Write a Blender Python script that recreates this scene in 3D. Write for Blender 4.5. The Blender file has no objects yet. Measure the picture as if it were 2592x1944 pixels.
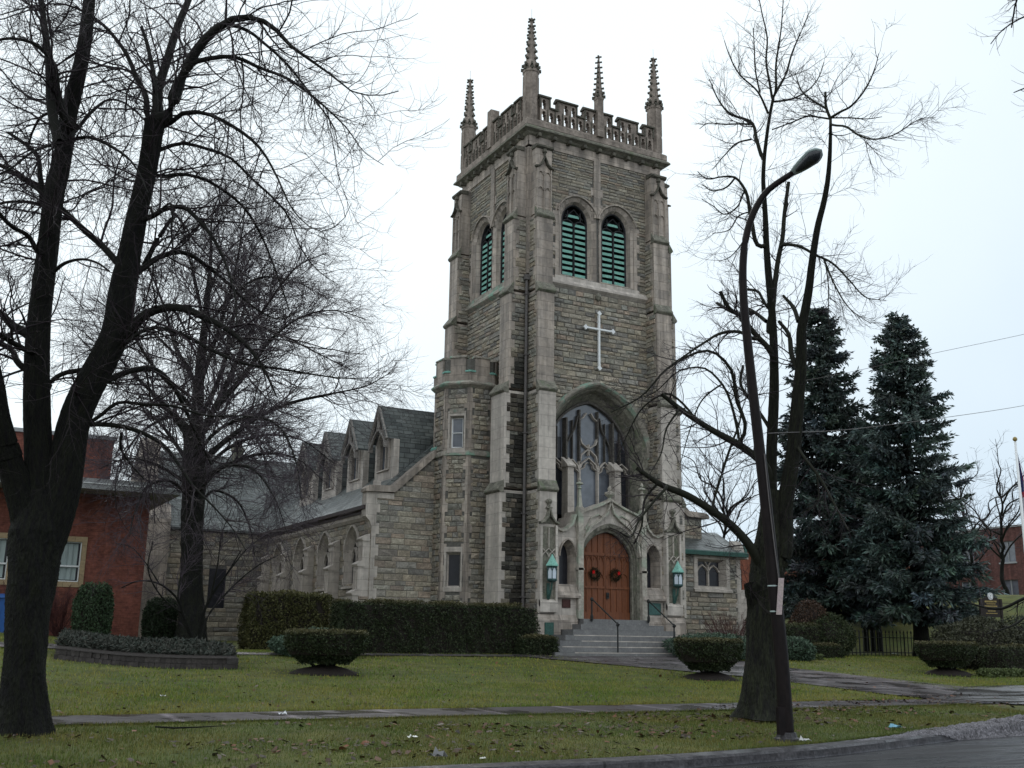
import bpy, math, random
import numpy as np
from mathutils import Vector, Matrix
from mathutils.geometry import tessellate_polygon
S = bpy.context.scene
rnd = random.Random(7)
RG = np.random.default_rng(11)
# ---------------------------------------------------------------- camera
# world axes: X along the church front, Y into the church, Z up; camera on the far side of the street
F, YAW, PIT, ROL = 2693.1, .496586, .234037, .0153417     # focal length in photo pixels, angles in radians
EYE = np.array([0., 0., 1.6])
def _cam():
    cy, sy, cp, sp = math.cos(YAW), math.sin(YAW), math.cos(PIT), math.sin(PIT)
    f = np.array([sy*cp, cy*cp, sp]); r = np.array([cy, -sy, 0.]); u = np.cross(r, f)
    c, s = math.cos(ROL), math.sin(ROL)
    return np.array([c*r+s*u, -s*r+c*u, f])
CM = _cam()
cd = bpy.data.cameras.new('camera'); cam = bpy.data.objects.new('camera', cd); S.collection.objects.link(cam)
cd.sensor_width = 36; cd.lens = F/2592*36; cd.clip_start = .1; cd.clip_end = 3000
cam.matrix_world = Matrix(((*[CM[0][0], CM[1][0], -CM[2][0], EYE[0]],), (*[CM[0][1], CM[1][1], -CM[2][1], EYE[1]],), (*[CM[0][2], CM[1][2], -CM[2][2], EYE[2]],), (0, 0, 0, 1)))
S.camera = cam
# ---------------------------------------------------------------- sky: overcast
SUN_EL, SUN_AZ = math.radians(38), math.radians(200)
w = bpy.data.worlds.new("World"); S.world = w; w.use_nodes = True
nt = w.node_tree; N = nt.nodes; L = nt.links; N.clear()
sky = N.new('ShaderNodeTexSky'); sky.sky_type = 'NISHITA'; sky.sun_disc = False; sky.sun_elevation = SUN_EL; sky.sun_rotation = SUN_AZ
sky.dust_density = 3; sky.air_density = 1.5
tc = N.new('ShaderNodeTexCoord'); sx = N.new('ShaderNodeSeparateXYZ'); L.new(tc.outputs['Generated'], sx.inputs[0])
# cloud deck: a little brighter towards the zenith, cooler low down
mr = N.new('ShaderNodeMapRange'); mr.inputs[1].default_value = -.45; mr.inputs[2].default_value = .5
md = N.new('ShaderNodeMath'); md.operation = 'MULTIPLY_ADD'; L.new(sx.outputs[0], md.inputs[0]); md.inputs[1].default_value = -.6; L.new(sx.outputs[2], md.inputs[2]); L.new(md.outputs[0], mr.inputs[0])
nz = N.new('ShaderNodeTexNoise'); nz.inputs['Scale'].default_value = 1.6; nz.inputs['Detail'].default_value = 5; L.new(tc.outputs['Generated'], nz.inputs['Vector'])
mm = N.new('ShaderNodeMath'); mm.operation = 'MULTIPLY_ADD'; L.new(nz.outputs[0], mm.inputs[0]); mm.inputs[1].default_value = .7; L.new(mr.outputs[0], mm.inputs[2])
cr = N.new('ShaderNodeValToRGB'); L.new(mm.outputs[0], cr.inputs[0])
cr.color_ramp.elements[0].position = .42; cr.color_ramp.elements[0].color = (.60, .715, .82, 1)
cr.color_ramp.elements[1].position = 1.; cr.color_ramp.elements[1].color = (.88, .96, 1.0, 1)
sc_ = N.new('ShaderNodeVectorMath'); sc_.operation = 'SCALE'; L.new(cr.outputs[0], sc_.inputs[0]); sc_.inputs[3].default_value = 10.4
mx = N.new('ShaderNodeMix'); mx.data_type = 'RGBA'; mx.inputs[0].default_value = .94
L.new(sky.outputs[0], mx.inputs[6]); L.new(sc_.outputs[0], mx.inputs[7])
bg = N.new('ShaderNodeBackground'); bg.inputs[1].default_value = .1; L.new(mx.outputs[2], bg.inputs[0])
wo = N.new('ShaderNodeOutputWorld'); L.new(bg.outputs[0], wo.inputs[0])
sl = bpy.data.lights.new('sun', 'SUN'); sl.energy = .6; sl.angle = math.radians(25); sl.color = (1, .97, .93)
so = bpy.data.objects.new('sun', sl); S.collection.objects.link(so)
so.rotation_euler = (math.pi/2-SUN_EL, 0, math.pi-SUN_AZ+math.pi)
S.view_settings.view_transform = 'Standard'; S.view_settings.look = 'None'; S.view_settings.exposure = .2; S.view_settings.gamma = 1
S.cycles.max_bounces = 5; S.cycles.diffuse_bounces = 3; S.cycles.glossy_bounces = 2; S.cycles.transparent_max_bounces = 6
S.cycles.use_denoising = True
# ---------------------------------------------------------------- where things stand
def at(px, py, **k):
    """point of the place seen at a photo pixel: at plane x=, y=, z= or at horizontal distance D="""
    d = CM.T @ np.array([(px-1296)/F, -(py-972)/F, 1.])
    if 'x' in k: t = k['x']/d[0]
    elif 'y' in k: t = k['y']/d[1]
    elif 'z' in k: t = (k['z']-1.6)/d[2]
    else: t = k['D']/math.hypot(d[0], d[1])
    return EYE+t*d
VS = 2592/2212.
def av(X, Y, **k): return at(X*VS, Y*VS, **k)
def sm(t): t = np.clip(t, 0, 1); return t*t*(3-2*t)
def yc(x): return np.interp(x, [-400, -5, 8, 9.2, 10.35, 11.8, 13.4, 15.4, 17, 19, 21.5, 24, 27, 30, 60, 500], [11.5, 11.5, 11.55, 11.62, 11.77, 12.0, 12.42, 13.02, 13.35, 13.72, 14.1, 14.5, 14.9, 15.2, 16.0, 16.0])
def zg(x, y):
    x = np.asarray(x, float); y = np.asarray(y, float)
    z = np.interp(y, [11.6, 12.2, 17.2, 18.6, 31.3, 60, 400], [.1, .13, .27, .285, 1.04, 1.35, 1.6])
    c = yc(x)+.3
    z = np.where(y < 17.2, .13+(.27-.13)*np.clip((y-c)/(17.2-c), 0, 1), z)
    z = z+.45*sm((9-x)/8)*sm((y-27)/9)
    D = np.hypot(x, y)
    z = z+3.2*sm((D-52)/14)*sm((x-34)/8)
    return z
def gnd(px, py):
    """ground point seen at a photo pixel"""
    d = CM.T @ np.array([(px-1296)/F, -(py-972)/F, 1.]); t = 5.
    for _ in range(3000):
        p = EYE+t*d
        if p[2] < zg(p[0], p[1]): break
        t += .03
    return p
# ---------------------------------------------------------------- materials
def mat(name, col=(.5, .5, .5), rough=.85, spec=.3, metal=0., vcol=False, var=.25, ns=2.5, nd=6, col2=None, bump=0., bs=25., stretch=None, brick=None, streak=0., uv=True, stain=None, wave=None, trans=0., c2amt=.5, puddle=None):
    m = bpy.data.materials.new(name); m.use_nodes = True; t = m.node_tree; n = t.nodes; l = t.links
    b = n['Principled BSDF']; b.inputs['Roughness'].default_value = rough; b.inputs['Metallic'].default_value = metal
    b.inputs['Specular IOR Level'].default_value = spec
    co = n.new('ShaderNodeTexCoord'); src = co.outputs['UV'] if uv else co.outputs['Object']
    mp = n.new('ShaderNodeMapping'); l.new(src, mp.inputs[0])
    if stretch: mp.inputs['Scale'].default_value = stretch
    nz = n.new('ShaderNodeTexNoise'); nz.inputs['Scale'].default_value = ns; nz.inputs['Detail'].default_value = nd; nz.inputs['Roughness'].default_value = .65; l.new(mp.outputs[0], nz.inputs['Vector'])
    def mix(mode, a, bb, f=1.):
        x = n.new('ShaderNodeMix'); x.data_type = 'RGBA'; x.blend_type = mode
        if isinstance(f, (int, float)): x.inputs[0].default_value = f
        else: l.new(f, x.inputs[0])
        for i, v in ((6, a), (7, bb)):
            if isinstance(v, tuple): x.inputs[i].default_value = (*v, 1)
            else: l.new(v, x.inputs[i])
        return x.outputs[2]
    def ramp(v, p0, c0, p1, c1):
        r = n.new('ShaderNodeValToRGB'); l.new(v, r.inputs[0]); e = r.color_ramp.elements
        e[0].position = p0; e[0].color = (c0,)*3+(1,) if isinstance(c0, (int, float)) else (*c0, 1); e[1].position = p1; e[1].color = (c1,)*3+(1,) if isinstance(c1, (int, float)) else (*c1, 1)
        return r.outputs[0]
    if vcol:
        a = n.new('ShaderNodeVertexColor'); a.layer_name = 'Col'; c = a.outputs[0]
    else:
        c = n.new('ShaderNodeRGB'); c.outputs[0].default_value = (*col, 1); c = c.outputs[0]
    if col2: c = mix('MIX', c, col2, ramp(nz.outputs[0], .5-c2amt*.3, 0., .5+c2amt*.3, 1.))
    n2 = n.new('ShaderNodeTexNoise'); n2.inputs['Scale'].default_value = ns*4.7; n2.inputs['Detail'].default_value = 5; l.new(mp.outputs[0], n2.inputs['Vector'])
    c = mix('MULTIPLY', c, ramp(n2.outputs[0], .3, 1-var, .7, 1+var*.6))
    hb = None
    if brick:
        bw, bh, mo, jc, bd = brick[:5]
        k = n.new('ShaderNodeTexBrick'); k.inputs['Scale'].default_value = 1; k.inputs['Brick Width'].default_value = bw; k.inputs['Row Height'].default_value = bh; k.inputs['Mortar Size'].default_value = mo; k.inputs['Mortar Smooth'].default_value = brick[5] if len(brick) > 5 else .15
        k.inputs['Color1'].default_value = (1-bd, 1-bd, 1-bd, 1); k.inputs['Color2'].default_value = (1+bd*.7, 1+bd*.6, 1+bd*.5, 1); k.inputs['Mortar'].default_value = (jc, jc, jc, 1)
        l.new(co.outputs['UV'], k.inputs['Vector']); c = mix('MULTIPLY', c, k.outputs['Color']); hb = k.outputs['Fac']
    if streak:
        mp2 = n.new('ShaderNodeMapping'); l.new(co.outputs['UV'], mp2.inputs[0]); mp2.inputs['Scale'].default_value = (3.2, .22, 1)
        n3 = n.new('ShaderNodeTexNoise'); n3.inputs['Scale'].default_value = 1.; n3.inputs['Detail'].default_value = 5; l.new(mp2.outputs[0], n3.inputs['Vector'])
        c = mix('MULTIPLY', c, ramp(n3.outputs[0], .42, 1-streak, .62, 1.06))
    if stain:     # a second colour in patches (copper run-off, moss)
        sc2, th, amt, s_ = stain
        n4 = n.new('ShaderNodeTexNoise'); n4.inputs['Scale'].default_value = s_; n4.inputs['Detail'].default_value = 6; l.new(co.outputs['Object'], n4.inputs['Vector'])
        f = n.new('ShaderNodeMapRange'); f.inputs[1].default_value = th; f.inputs[2].default_value = th+.12; f.inputs[4].default_value = amt; l.new(n4.outputs[0], f.inputs[0])
        c = mix('MIX', c, sc2, f.outputs[0])
    l.new(c, b.inputs['Base Color'])
    if puddle:    # wet: smooth where water stands
        n5 = n.new('ShaderNodeTexNoise'); n5.inputs['Scale'].default_value = puddle[2]; n5.inputs['Detail'].default_value = 3; l.new(mp.outputs[0], n5.inputs['Vector'])
        f = n.new('ShaderNodeMapRange'); f.inputs[1].default_value = .42; f.inputs[2].default_value = .58; f.inputs[3].default_value = puddle[0]; f.inputs[4].default_value = puddle[1]; l.new(n5.outputs[0], f.inputs[0]); l.new(f.outputs[0], b.inputs['Roughness'])
    if bump:
        n6 = n.new('ShaderNodeTexNoise'); n6.inputs['Scale'].default_value = bs; n6.inputs['Detail'].default_value = 6; l.new(mp.outputs[0], n6.inputs['Vector'])
        h = n6.outputs[0]
        if hb is not None:
            q = n.new('ShaderNodeMath'); q.operation = 'SUBTRACT'; l.new(h, q.inputs[0]); l.new(hb, q.inputs[1]); h = q.outputs[0]
        bp = n.new('ShaderNodeBump'); bp.inputs['Strength'].default_value = 1.; bp.inputs['Distance'].default_value = bump; l.new(h, bp.inputs['Height']); l.new(bp.outputs[0], b.inputs['Normal'])
    if trans: b.inputs['Transmission Weight'].default_value = trans
    return m
M = {}
M['ashlar'] = mat('rock_faced_ashlar', vcol=True, rough=.9, var=.34, ns=3.2, bump=.014, bs=14, streak=.3)
M['mortar'] = mat('ashlar_mortar', (.13, .125, .115), var=.3)
M['dress'] = mat('dressed_limestone', (.51, .44, .382), rough=.8, var=.16, ns=1.6, col2=(.37, .33, .3), bump=.004, bs=10, brick=(.62, .36, .009, .62, .16), streak=.42)
M['pale'] = mat('pale_limestone', (.6, .55, .5), rough=.8, var=.14, ns=1.3, col2=(.46, .415, .38), bump=.003, bs=10, brick=(.62, .4, .008, .66, .07), streak=.2)
M['timber'] = mat('painted_bargeboard', (.34, .32, .3), rough=.8, var=.35, ns=4., col2=(.2, .18, .17))
M['weath'] = mat('weathered_limestone', (.26, .245, .205), rough=.9, var=.4, ns=2.2, col2=(.11, .11, .09), bump=.006, bs=12, stain=((.1, .13, .075), .54, .6, 3.))
M['verdi'] = mat('copper_stained_limestone', (.42, .38, .33), rough=.85, var=.3, ns=2.2, col2=(.2, .19, .165), bump=.004, bs=12, stain=((.2, .36, .28), .52, .8, 2.2))
M['tint'] = mat('faintly_green_limestone', (.5, .46, .4), rough=.85, var=.3, ns=2.2, col2=(.27, .25, .22), bump=.004, bs=12, stain=((.3, .38, .3), .52, .55, 2.))
M['pinn'] = mat('pinnacle_stone', (.39, .33, .288), rough=.85, var=.3, ns=2., col2=(.22, .185, .16), bump=.006, bs=12, streak=.3)
M['crock'] = mat('crocket_stone', (.14, .13, .105), rough=.9, var=.4, ns=3., col2=(.06, .06, .05), bump=.01, bs=12)
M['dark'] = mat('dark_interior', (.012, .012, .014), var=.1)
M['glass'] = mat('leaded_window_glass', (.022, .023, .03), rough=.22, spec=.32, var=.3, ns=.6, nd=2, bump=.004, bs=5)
M['bluegl'] = mat('storm_glazing', (.115, .13, .16), rough=.2, spec=.85, var=.35, ns=.5, nd=3, bump=.006, bs=1.5)
M['copper'] = mat('verdigris_copper', (.17, .40, .335), rough=.6, var=.35, ns=6., col2=(.27, .54, .47), nd=5)
M['verd2'] = mat('dark_verdigris', (.045, .125, .105), rough=.6, var=.4, ns=5., col2=(.035, .08, .07))
M['dtrac'] = mat('dark_tracery_stone', (.13, .12, .11), rough=.85, var=.4, ns=3., col2=(.06, .056, .052))  # darker stone colour for the upper tracery
M['lead'] = mat('dark_lead', (.03, .03, .035), rough=.6, var=.3)
M['slate'] = mat('wet_slate_roof', (.13, .148, .146), rough=.42, spec=.5, var=.3, ns=1., col2=(.08, .095, .1), bump=.012, bs=5, brick=(.45, .2, .016, .3, .4), puddle=(.3, .55, .8))
M['gutter'] = mat('brown_gutter', (.045, .03, .03), rough=.5, var=.3)
M['pipe'] = mat('iron_downspout', (.12, .11, .11), rough=.6, var=.3)
M['door'] = mat('oak_door', (.21, .072, .03), rough=.5, var=.3, ns=2.5, stretch=(6, .6, 1), col2=(.14, .05, .024), bump=.003, bs=10)
M['iron'] = mat('black_iron', (.022, .024, .024), rough=.5, var=.3)
M['granite'] = mat('wet_granite', (.2, .2, .2), rough=.5, spec=.4, var=.2, ns=3., col2=(.14, .14, .145), bump=.003, bs=30, brick=(1.9, 5., .006, 1.5, .08), puddle=(.3, .6, 2.))
M['white'] = mat('white_paint', (.78, .8, .82), rough=.45, var=.06)
M['opal'] = mat('opal_lamp_glass', (.62, .7, .8), rough=.3, spec=.6, var=.08)
M['brick'] = mat('red_brick', (.25, .09, .064), rough=.85, var=.3, ns=2., col2=(.17, .062, .05), bump=.006, bs=20, brick=(.22, .075, .012, .95, .26), streak=.2)
M['brick2'] = mat('far_red_brick', (.15, .068, .06), rough=.85, var=.3, ns=1., col2=(.11, .052, .048), bump=.004, bs=8, brick=(.22, .075, .01, .9, .2), streak=.3)
M['fascia'] = mat('grey_fascia', (.3, .31, .32), rough=.6, var=.12)
M['tan'] = mat('tan_stone_trim', (.34, .26, .16), rough=.8, var=.2, brick=(.5, .5, .008, .6, .1))
M['curtain'] = mat('pale_curtain', (.3, .36, .36), rough=.7, var=.25, ns=1.5, stretch=(9, .4, 1))
M['road'] = mat('wet_asphalt', (.022, .021, .025), rough=.3, spec=.2, var=.5, ns=3., col2=(.014, .014, .017), bump=.006, bs=60, uv=False, puddle=(.14, .55, .8), stretch=(.4, 2.4, 1))
M['wetdrive'] = mat('streaming_wet_drive', (.12, .115, .12), rough=.15, spec=.6, var=.2, ns=1., uv=False, puddle=(.05, .3, .6), stretch=(.5, 2., 1))
M['concrete'] = mat('wet_concrete', (.085, .076, .08), rough=.3, spec=.28, var=.3, ns=1.2, col2=(.055, .047, .052), bump=.002, bs=30, brick=(1.86, 1.5, .09, 2.6, .3, 1.), puddle=(.2, .6, .9))
M['slabs'] = mat('wet_sidewalk_slabs', (.052, .045, .05), rough=.3, spec=.25, var=.3, ns=1.2, col2=(.045, .038, .043), bump=.002, bs=30, brick=(1.86, 5., .13, 3.6, .3, 1.), puddle=(.2, .6, .9))
M['kerb'] = mat('granite_kerb', (.085, .08, .088), rough=.5, spec=.25, var=.5, ns=5., col2=(.035, .033, .038), bump=.01, bs=22, puddle=(.3, .7, 2.), brick=(2.2, 9., .02, .3, .1))
M['bark'] = mat('wet_dark_bark', (.006, .005, .0075), rough=.7, spec=.18, var=.6, ns=3., col2=(.016, .018, .0105), bump=.07, bs=9, stretch=(5, 1., 1), uv=True)
M['bark_moss'] = mat('mossy_bark', (.012, .0105, .012), rough=.8, spec=.18, var=.65, ns=2.5, col2=(.034, .038, .022), bump=.07, bs=7, stretch=(6, .9, 1), uv=True)
M['twig'] = mat('wet_twigs', (.022, .014, .019), rough=.6, var=.3)
M['twig2'] = mat('grey_twigs', (.068, .053, .066), rough=.7, var=.3)
M['redtwig'] = mat('red_brown_twigs', (.09, .035, .035), rough=.7, var=.3)
M['leaf'] = mat('leaf_faces', vcol=True, rough=.6, var=.15, spec=.25)
M['pole'] = mat('lamp_pole_paint', (.009, .006, .007), rough=.5, var=.4, ns=1.5, col2=(.014, .01, .01), spec=.14)
M['alu'] = mat('grey_lamp_housing', (.38, .46, .46), rough=.35, var=.12, spec=.5)
M['lens'] = mat('lamp_lens', (.035, .04, .048), rough=.2, spec=.4, var=.4, ns=5.)
M['slush'] = mat('gritty_slush', vcol=True, rough=.75, var=.8, ns=7., bump=.06, bs=11, uv=False)
M['snow'] = mat('dirty_snow', vcol=True, rough=.7, var=.35, ns=6., bump=.02, bs=12)
M['soil'] = mat('wet_mulch', (.018, .013, .011), rough=.8, var=.5, ns=8., bump=.02, bs=20)
# lawn: winter turf, green and straw patches
M['lawn'] = mat('winter_turf', (.055, .085, .016), rough=.9, var=.45, ns=.35, nd=8, col2=(.125, .11, .03), bump=.03, bs=22, uv=False, c2amt=.9, stain=((.06, .085, .02), .5, .55, .9))
# ---------------------------------------------------------------- mesh building
COL = S.collection
def put(name, me, m, parent=None, smooth=False):
    if m is not None: me.materials.append(m)
    o = bpy.data.objects.new(name, me); COL.objects.link(o)
    if smooth: me.polygons.foreach_set('use_smooth', [True]*len(me.polygons))
    if parent is not None:
        o.parent = parent
        if parent.name in ROOTM: o.matrix_parent_inverse = ROOTM[parent.name].inverted()
    return o
ROOTM = {}
def root(name, loc, label, cat, group=None, kind=None):
    o = bpy.data.objects.new(name, None); COL.objects.link(o); o.location = loc; o['label'] = label; o['category'] = cat
    if group: o['group'] = group
    if kind: o['kind'] = kind
    ROOTM[o.name] = Matrix.Translation(Vector(loc)); return o
def tag(o, label=None, cat=None, group=None, kind=None):
    for k, v in (('label', label), ('category', cat), ('group', group), ('kind', kind)):
        if v: o[k] = v
    return o
def uvs(me):
    """metre-sized UVs: u along the horizontal of each face, v up its slope"""
    nv = len(me.loops); li = np.empty(nv, np.int32); me.loops.foreach_get('vertex_index', li)
    co = np.empty(len(me.vertices)*3, np.float32); me.vertices.foreach_get('co', co); co = co.reshape(-1, 3)
    npoly = len(me.polygons); ls = np.empty(npoly, np.int32); lt = np.empty(npoly, np.int32); me.polygons.foreach_get('loop_start', ls); me.polygons.foreach_get('loop_total', lt)
    nr = np.empty(npoly*3, np.float32); me.polygons.foreach_get('normal', nr); nr = nr.reshape(-1, 3)
    pid = np.repeat(np.arange(npoly), lt); n = nr[pid]; p = co[li]
    t = np.stack([-n[:, 1], n[:, 0], np.zeros(nv)], 1); ln = np.linalg.norm(t, axis=1); flat = ln < .08
    t[~flat] /= ln[~flat][:, None]; t[flat] = (1, 0, 0)
    b = np.cross(n, t)
    b[b[:, 2] < -1e-6] *= -1
    t[t[:, 0]+.37*t[:, 1] < 0] *= -1
    uv = np.stack([(p*t).sum(1), (p*b).sum(1)], 1).astype(np.float32)
    lay = me.uv_layers.new(name='UVMap'); lay.data.foreach_set('uv', uv.ravel())
class MB:
    def __init__(s): s.v = []; s.f = []; s.c = []; s.col = None
    def poly(s, pts, col=None):
        i = len(s.v); s.v.extend([tuple(p) for p in pts]); s.f.append(tuple(range(i, i+len(pts)))); s.c.append(col or s.col or (1, 1, 1))
    def add(s, vs, fs, col=None):
        i = len(s.v); s.v.extend([tuple(p) for p in vs])
        for f in fs: s.f.append(tuple(i+k for k in f)); s.c.append(col or s.col or (1, 1, 1))
    def build(s, name, m, parent=None, smooth=False, col=False, recalc=True):
        me = bpy.data.meshes.new(name); me.from_pydata(s.v, [], s.f); me.update()
        if recalc and len(s.f) < 60000:
            import bmesh
            b = bmesh.new(); b.from_mesh(me); bmesh.ops.recalc_face_normals(b, faces=b.faces); b.to_mesh(me); b.free()
        uvs(me)
        if col:
            ca = me.color_attributes.new('Col', 'FLOAT_COLOR', 'CORNER'); lt = [len(f) for f in s.f]
            arr = np.repeat(np.array([(*c, 1) for c in s.c], np.float32), lt, axis=0); ca.data.foreach_set('color', arr.ravel())
        return put(name, me, m, parent, smooth)
class Fr:
    """a wall frame: u along the wall, w out of it, z up"""
    def __init__(s, o, u, w): s.o = np.array(o, float); s.u = np.array(u, float); s.w = np.array(w, float)
    def __call__(s, u, w, z): return tuple(s.o+u*s.u+w*s.w+np.array([0, 0, z]))
def box(mb, fr, u0, u1, w0, w1, z0, z1, col=None, taper=0.):
    a = taper
    v = [fr(u0, w0, z0), fr(u1, w0, z0), fr(u1, w1, z0), fr(u0, w1, z0), fr(u0+a, w0, z1), fr(u1-a, w0, z1), fr(u1-a, w1-a, z1), fr(u0+a, w1-a, z1)]
    mb.add(v, [(0, 3, 2, 1), (4, 5, 6, 7), (0, 1, 5, 4), (1, 2, 6, 5), (2, 3, 7, 6), (3, 0, 4, 7)], col)
def wprism(mb, fr, u0, u1, prof, col=None):
    """profile of (w, z) points swept from u0 to u1"""
    n = len(prof); v = [fr(u0, a, b) for a, b in prof]+[fr(u1, a, b) for a, b in prof]
    mb.add(v, [tuple(range(n))[::-1], tuple(range(n, 2*n))]+[(i, (i+1) % n, n+(i+1) % n, n+i) for i in range(n)], col)
def plate(mb, fr, outer, holes=(), w=0., thick=0., col=None):
    """flat plate of (u, z) loops with holes; thick > 0 gives back face, edges and reveals"""
    loops = [outer]+list(holes); tri = tessellate_polygon([[Vector((a, b, 0)) for a, b in lp] for lp in loops]); flat = [p for lp in loops for p in lp]
    mb.add([fr(a, w, b) for a, b in flat], [tuple(t) for t in tri], col)
    if thick:
        mb.add([fr(a, w-thick, b) for a, b in flat], [tuple(t) for t in tri], col)
        for lp in loops:
            n = len(lp); mb.add([fr(a, w, b) for a, b in lp]+[fr(a, w-thick, b) for a, b in lp], [(i, (i+1) % n, n+(i+1) % n, n+i) for i in range(n)], col)
def loft(mb, A, B, closed=True, col=None):
    n = len(A); mb.add(list(A)+list(B), [(i, (i+1) % n, n+(i+1) % n, n+i) for i in range(n if closed else n-1)], col)
def archz(s, rise, k=.85): s = min(abs(s), 1.); return rise*(k*math.sqrt(max(0, 1-s*s))+(1-k)*(1-s))
def arch(uc, a, z0, zs, za, n=9, k=.85, close=True):
    """loop: up the left side, over the arch and down the right side"""
    p = [(uc-a, z0)] if close else []
    for i in range(-n, n+1):
        s = math.sin(i/n*math.pi/2); p.append((uc+a*s, zs+archz(s, za-zs, k)))
    if close: p.append((uc+a, z0))
    return p
def band(mb, fr, A, B, wa, wb, closed=False, col=None):
    loft(mb, [fr(u, wa, z) for u, z in A], [fr(u, wb, z) for u, z in B], closed, col)
def bar(mb, fr, pts, r=.04, w=0., d=None, col=None):
    """square bar following (u, z) points in the wall plane"""
    d = d or r*1.2; n = len(pts); V = []
    for i, (u, z) in enumerate(pts):
        a = pts[max(i-1, 0)]; b = pts[min(i+1, n-1)]; tx, tz = b[0]-a[0], b[1]-a[1]; l = math.hypot(tx, tz) or 1; nx, nz = -tz/l*r, tx/l*r
        V += [fr(u-nx, w-d, z-nz), fr(u+nx, w-d, z+nz), fr(u+nx*.6, w+d, z+nz*.6), fr(u-nx*.6, w+d, z-nz*.6)]
    Fc = [(0, 1, 2, 3), tuple(4*(n-1)+k for k in (3, 2, 1, 0))]
    for i in range(n-1):
        for k in range(4): Fc.append((4*i+k, 4*i+(k+1) % 4, 4*i+4+(k+1) % 4, 4*i+4+k))
    mb.add(V, Fc, col)
def tube(mb, pts, rad, n=8, col=None, cap=True):
    P = [np.array(p, float) for p in pts]; R = rad if hasattr(rad, '__len__') else [rad]*len(P); V = []; up = np.array([.13, .21, .97])
    for i, p in enumerate(P):
        t = P[min(i+1, len(P)-1)]-P[max(i-1, 0)]; t = t/(np.linalg.norm(t) or 1); a = np.cross(t, up if abs(t@up) < .95 else (1, 0, 0)); a /= np.linalg.norm(a); b = np.cross(t, a)
        for k in range(n): q = 2*math.pi*k/n; V.append(p+R[i]*(math.cos(q)*a+math.sin(q)*b))
    Fc = [(i*n+k, i*n+(k+1) % n, (i+1)*n+(k+1) % n, (i+1)*n+k) for i in range(len(P)-1) for k in range(n)]
    if cap: Fc += [tuple(range(n))[::-1], tuple((len(P)-1)*n+k for k in range(n))]
    mb.add(V, Fc, col)
def lathe(mb, c, prof, n=12, rot=0., col=None, sx=1., sy=1.):
    V = []
    for r, z in prof:
        for k in range(n): q = rot+2*math.pi*k/n; V.append((c[0]+r*sx*math.cos(q), c[1]+r*sy*math.sin(q), c[2]+z))
    m = len(prof); Fc = [(i*n+k, i*n+(k+1) % n, (i+1)*n+(k+1) % n, (i+1)*n+k) for i in range(m-1) for k in range(n)]+[tuple(range(n))[::-1], tuple((m-1)*n+k for k in range(n))]
    mb.add(V, Fc, col)
STONES = [tuple((v*.85+.15*sum(c)/3)*m_*1.42 for v, m_ in zip(c, (1.03, 1., .95))) for c in [(.25, .235, .2), (.22, .21, .19), (.28, .255, .205), (.19, .19, .185), (.24, .215, .18), (.3, .28, .235), (.21, .215, .195), (.165, .16, .155), (.26, .225, .175), (.27, .215, .175)]]
def stone(f=1., ox=0.):
    a = rnd.choice(STONES); b = rnd.choice(STONES); t = rnd.random()*.6; q = rnd.uniform(.82, 1.15)*f
    return tuple((a[i]*(1-t)+b[i]*t)*q for i in range(3))
def ashlar(mb, fr, u0, u1, z0, z1, w=0., hole=None, ch=(.12, .2), cl=(.28, .65), rel=(.012, .05), tone=None, umin=.07):
    """courses of rock-faced blocks standing a few centimetres off the wall plane; hole(z0,z1) -> u intervals left out"""
    z = z0
    while z < z1-.03:
        h = min(rnd.uniform(*ch), z1-z)
        if z1-z-h < .06: h = z1-z
        iv = [(u0, u1)]
        for a, b in (hole(z, z+h) if hole else ()):
            nv = []
            for p, q in iv:
                if b <= p or a >= q: nv.append((p, q))
                else:
                    if a > p: nv.append((p, a))
                    if b < q: nv.append((b, q))
            iv = nv
        for p, q in iv:
            u = p
            while u < q-.02:
                l = rnd.uniform(*cl)
                if h > ch[1]*.85: l *= 1.2
                if q-u-l < umin*2: l = q-u
                g = .006; a, b, c, d = u+g, u+l-g, z+g, z+h-g; e = min(rnd.uniform(.012, .03), (b-a)*.3, (d-c)*.3)
                if b-a > .02 and d-c > .02:
                    k = tone((u+l/2), z+h/2) if tone else 1.
                    if isinstance(k, tuple): kk = k
                    else: s_ = stone(k); kk = s_
                    o = [fr(a, w, c), fr(b, w, c), fr(b, w, d), fr(a, w, d)]
                    R = [w+rnd.uniform(*rel) for _ in range(4)]
                    i_ = [fr(a+e, R[0], c+e), fr(b-e, R[1], c+e), fr(b-e, R[2], d-e), fr(a+e, R[3], d-e)]
                    m_ = fr((a+b)/2+rnd.uniform(-.2, .2)*l, w+rnd.uniform(rel[0], rel[1]*1.25), (c+d)/2)
                    mb.add(o+i_+[m_], [(0, 1, 5, 4), (1, 2, 6, 5), (2, 3, 7, 6), (3, 0, 4, 7), (4, 5, 8), (5, 6, 8), (6, 7, 8), (7, 4, 8)], kk)
                u += l
        z += h
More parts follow.
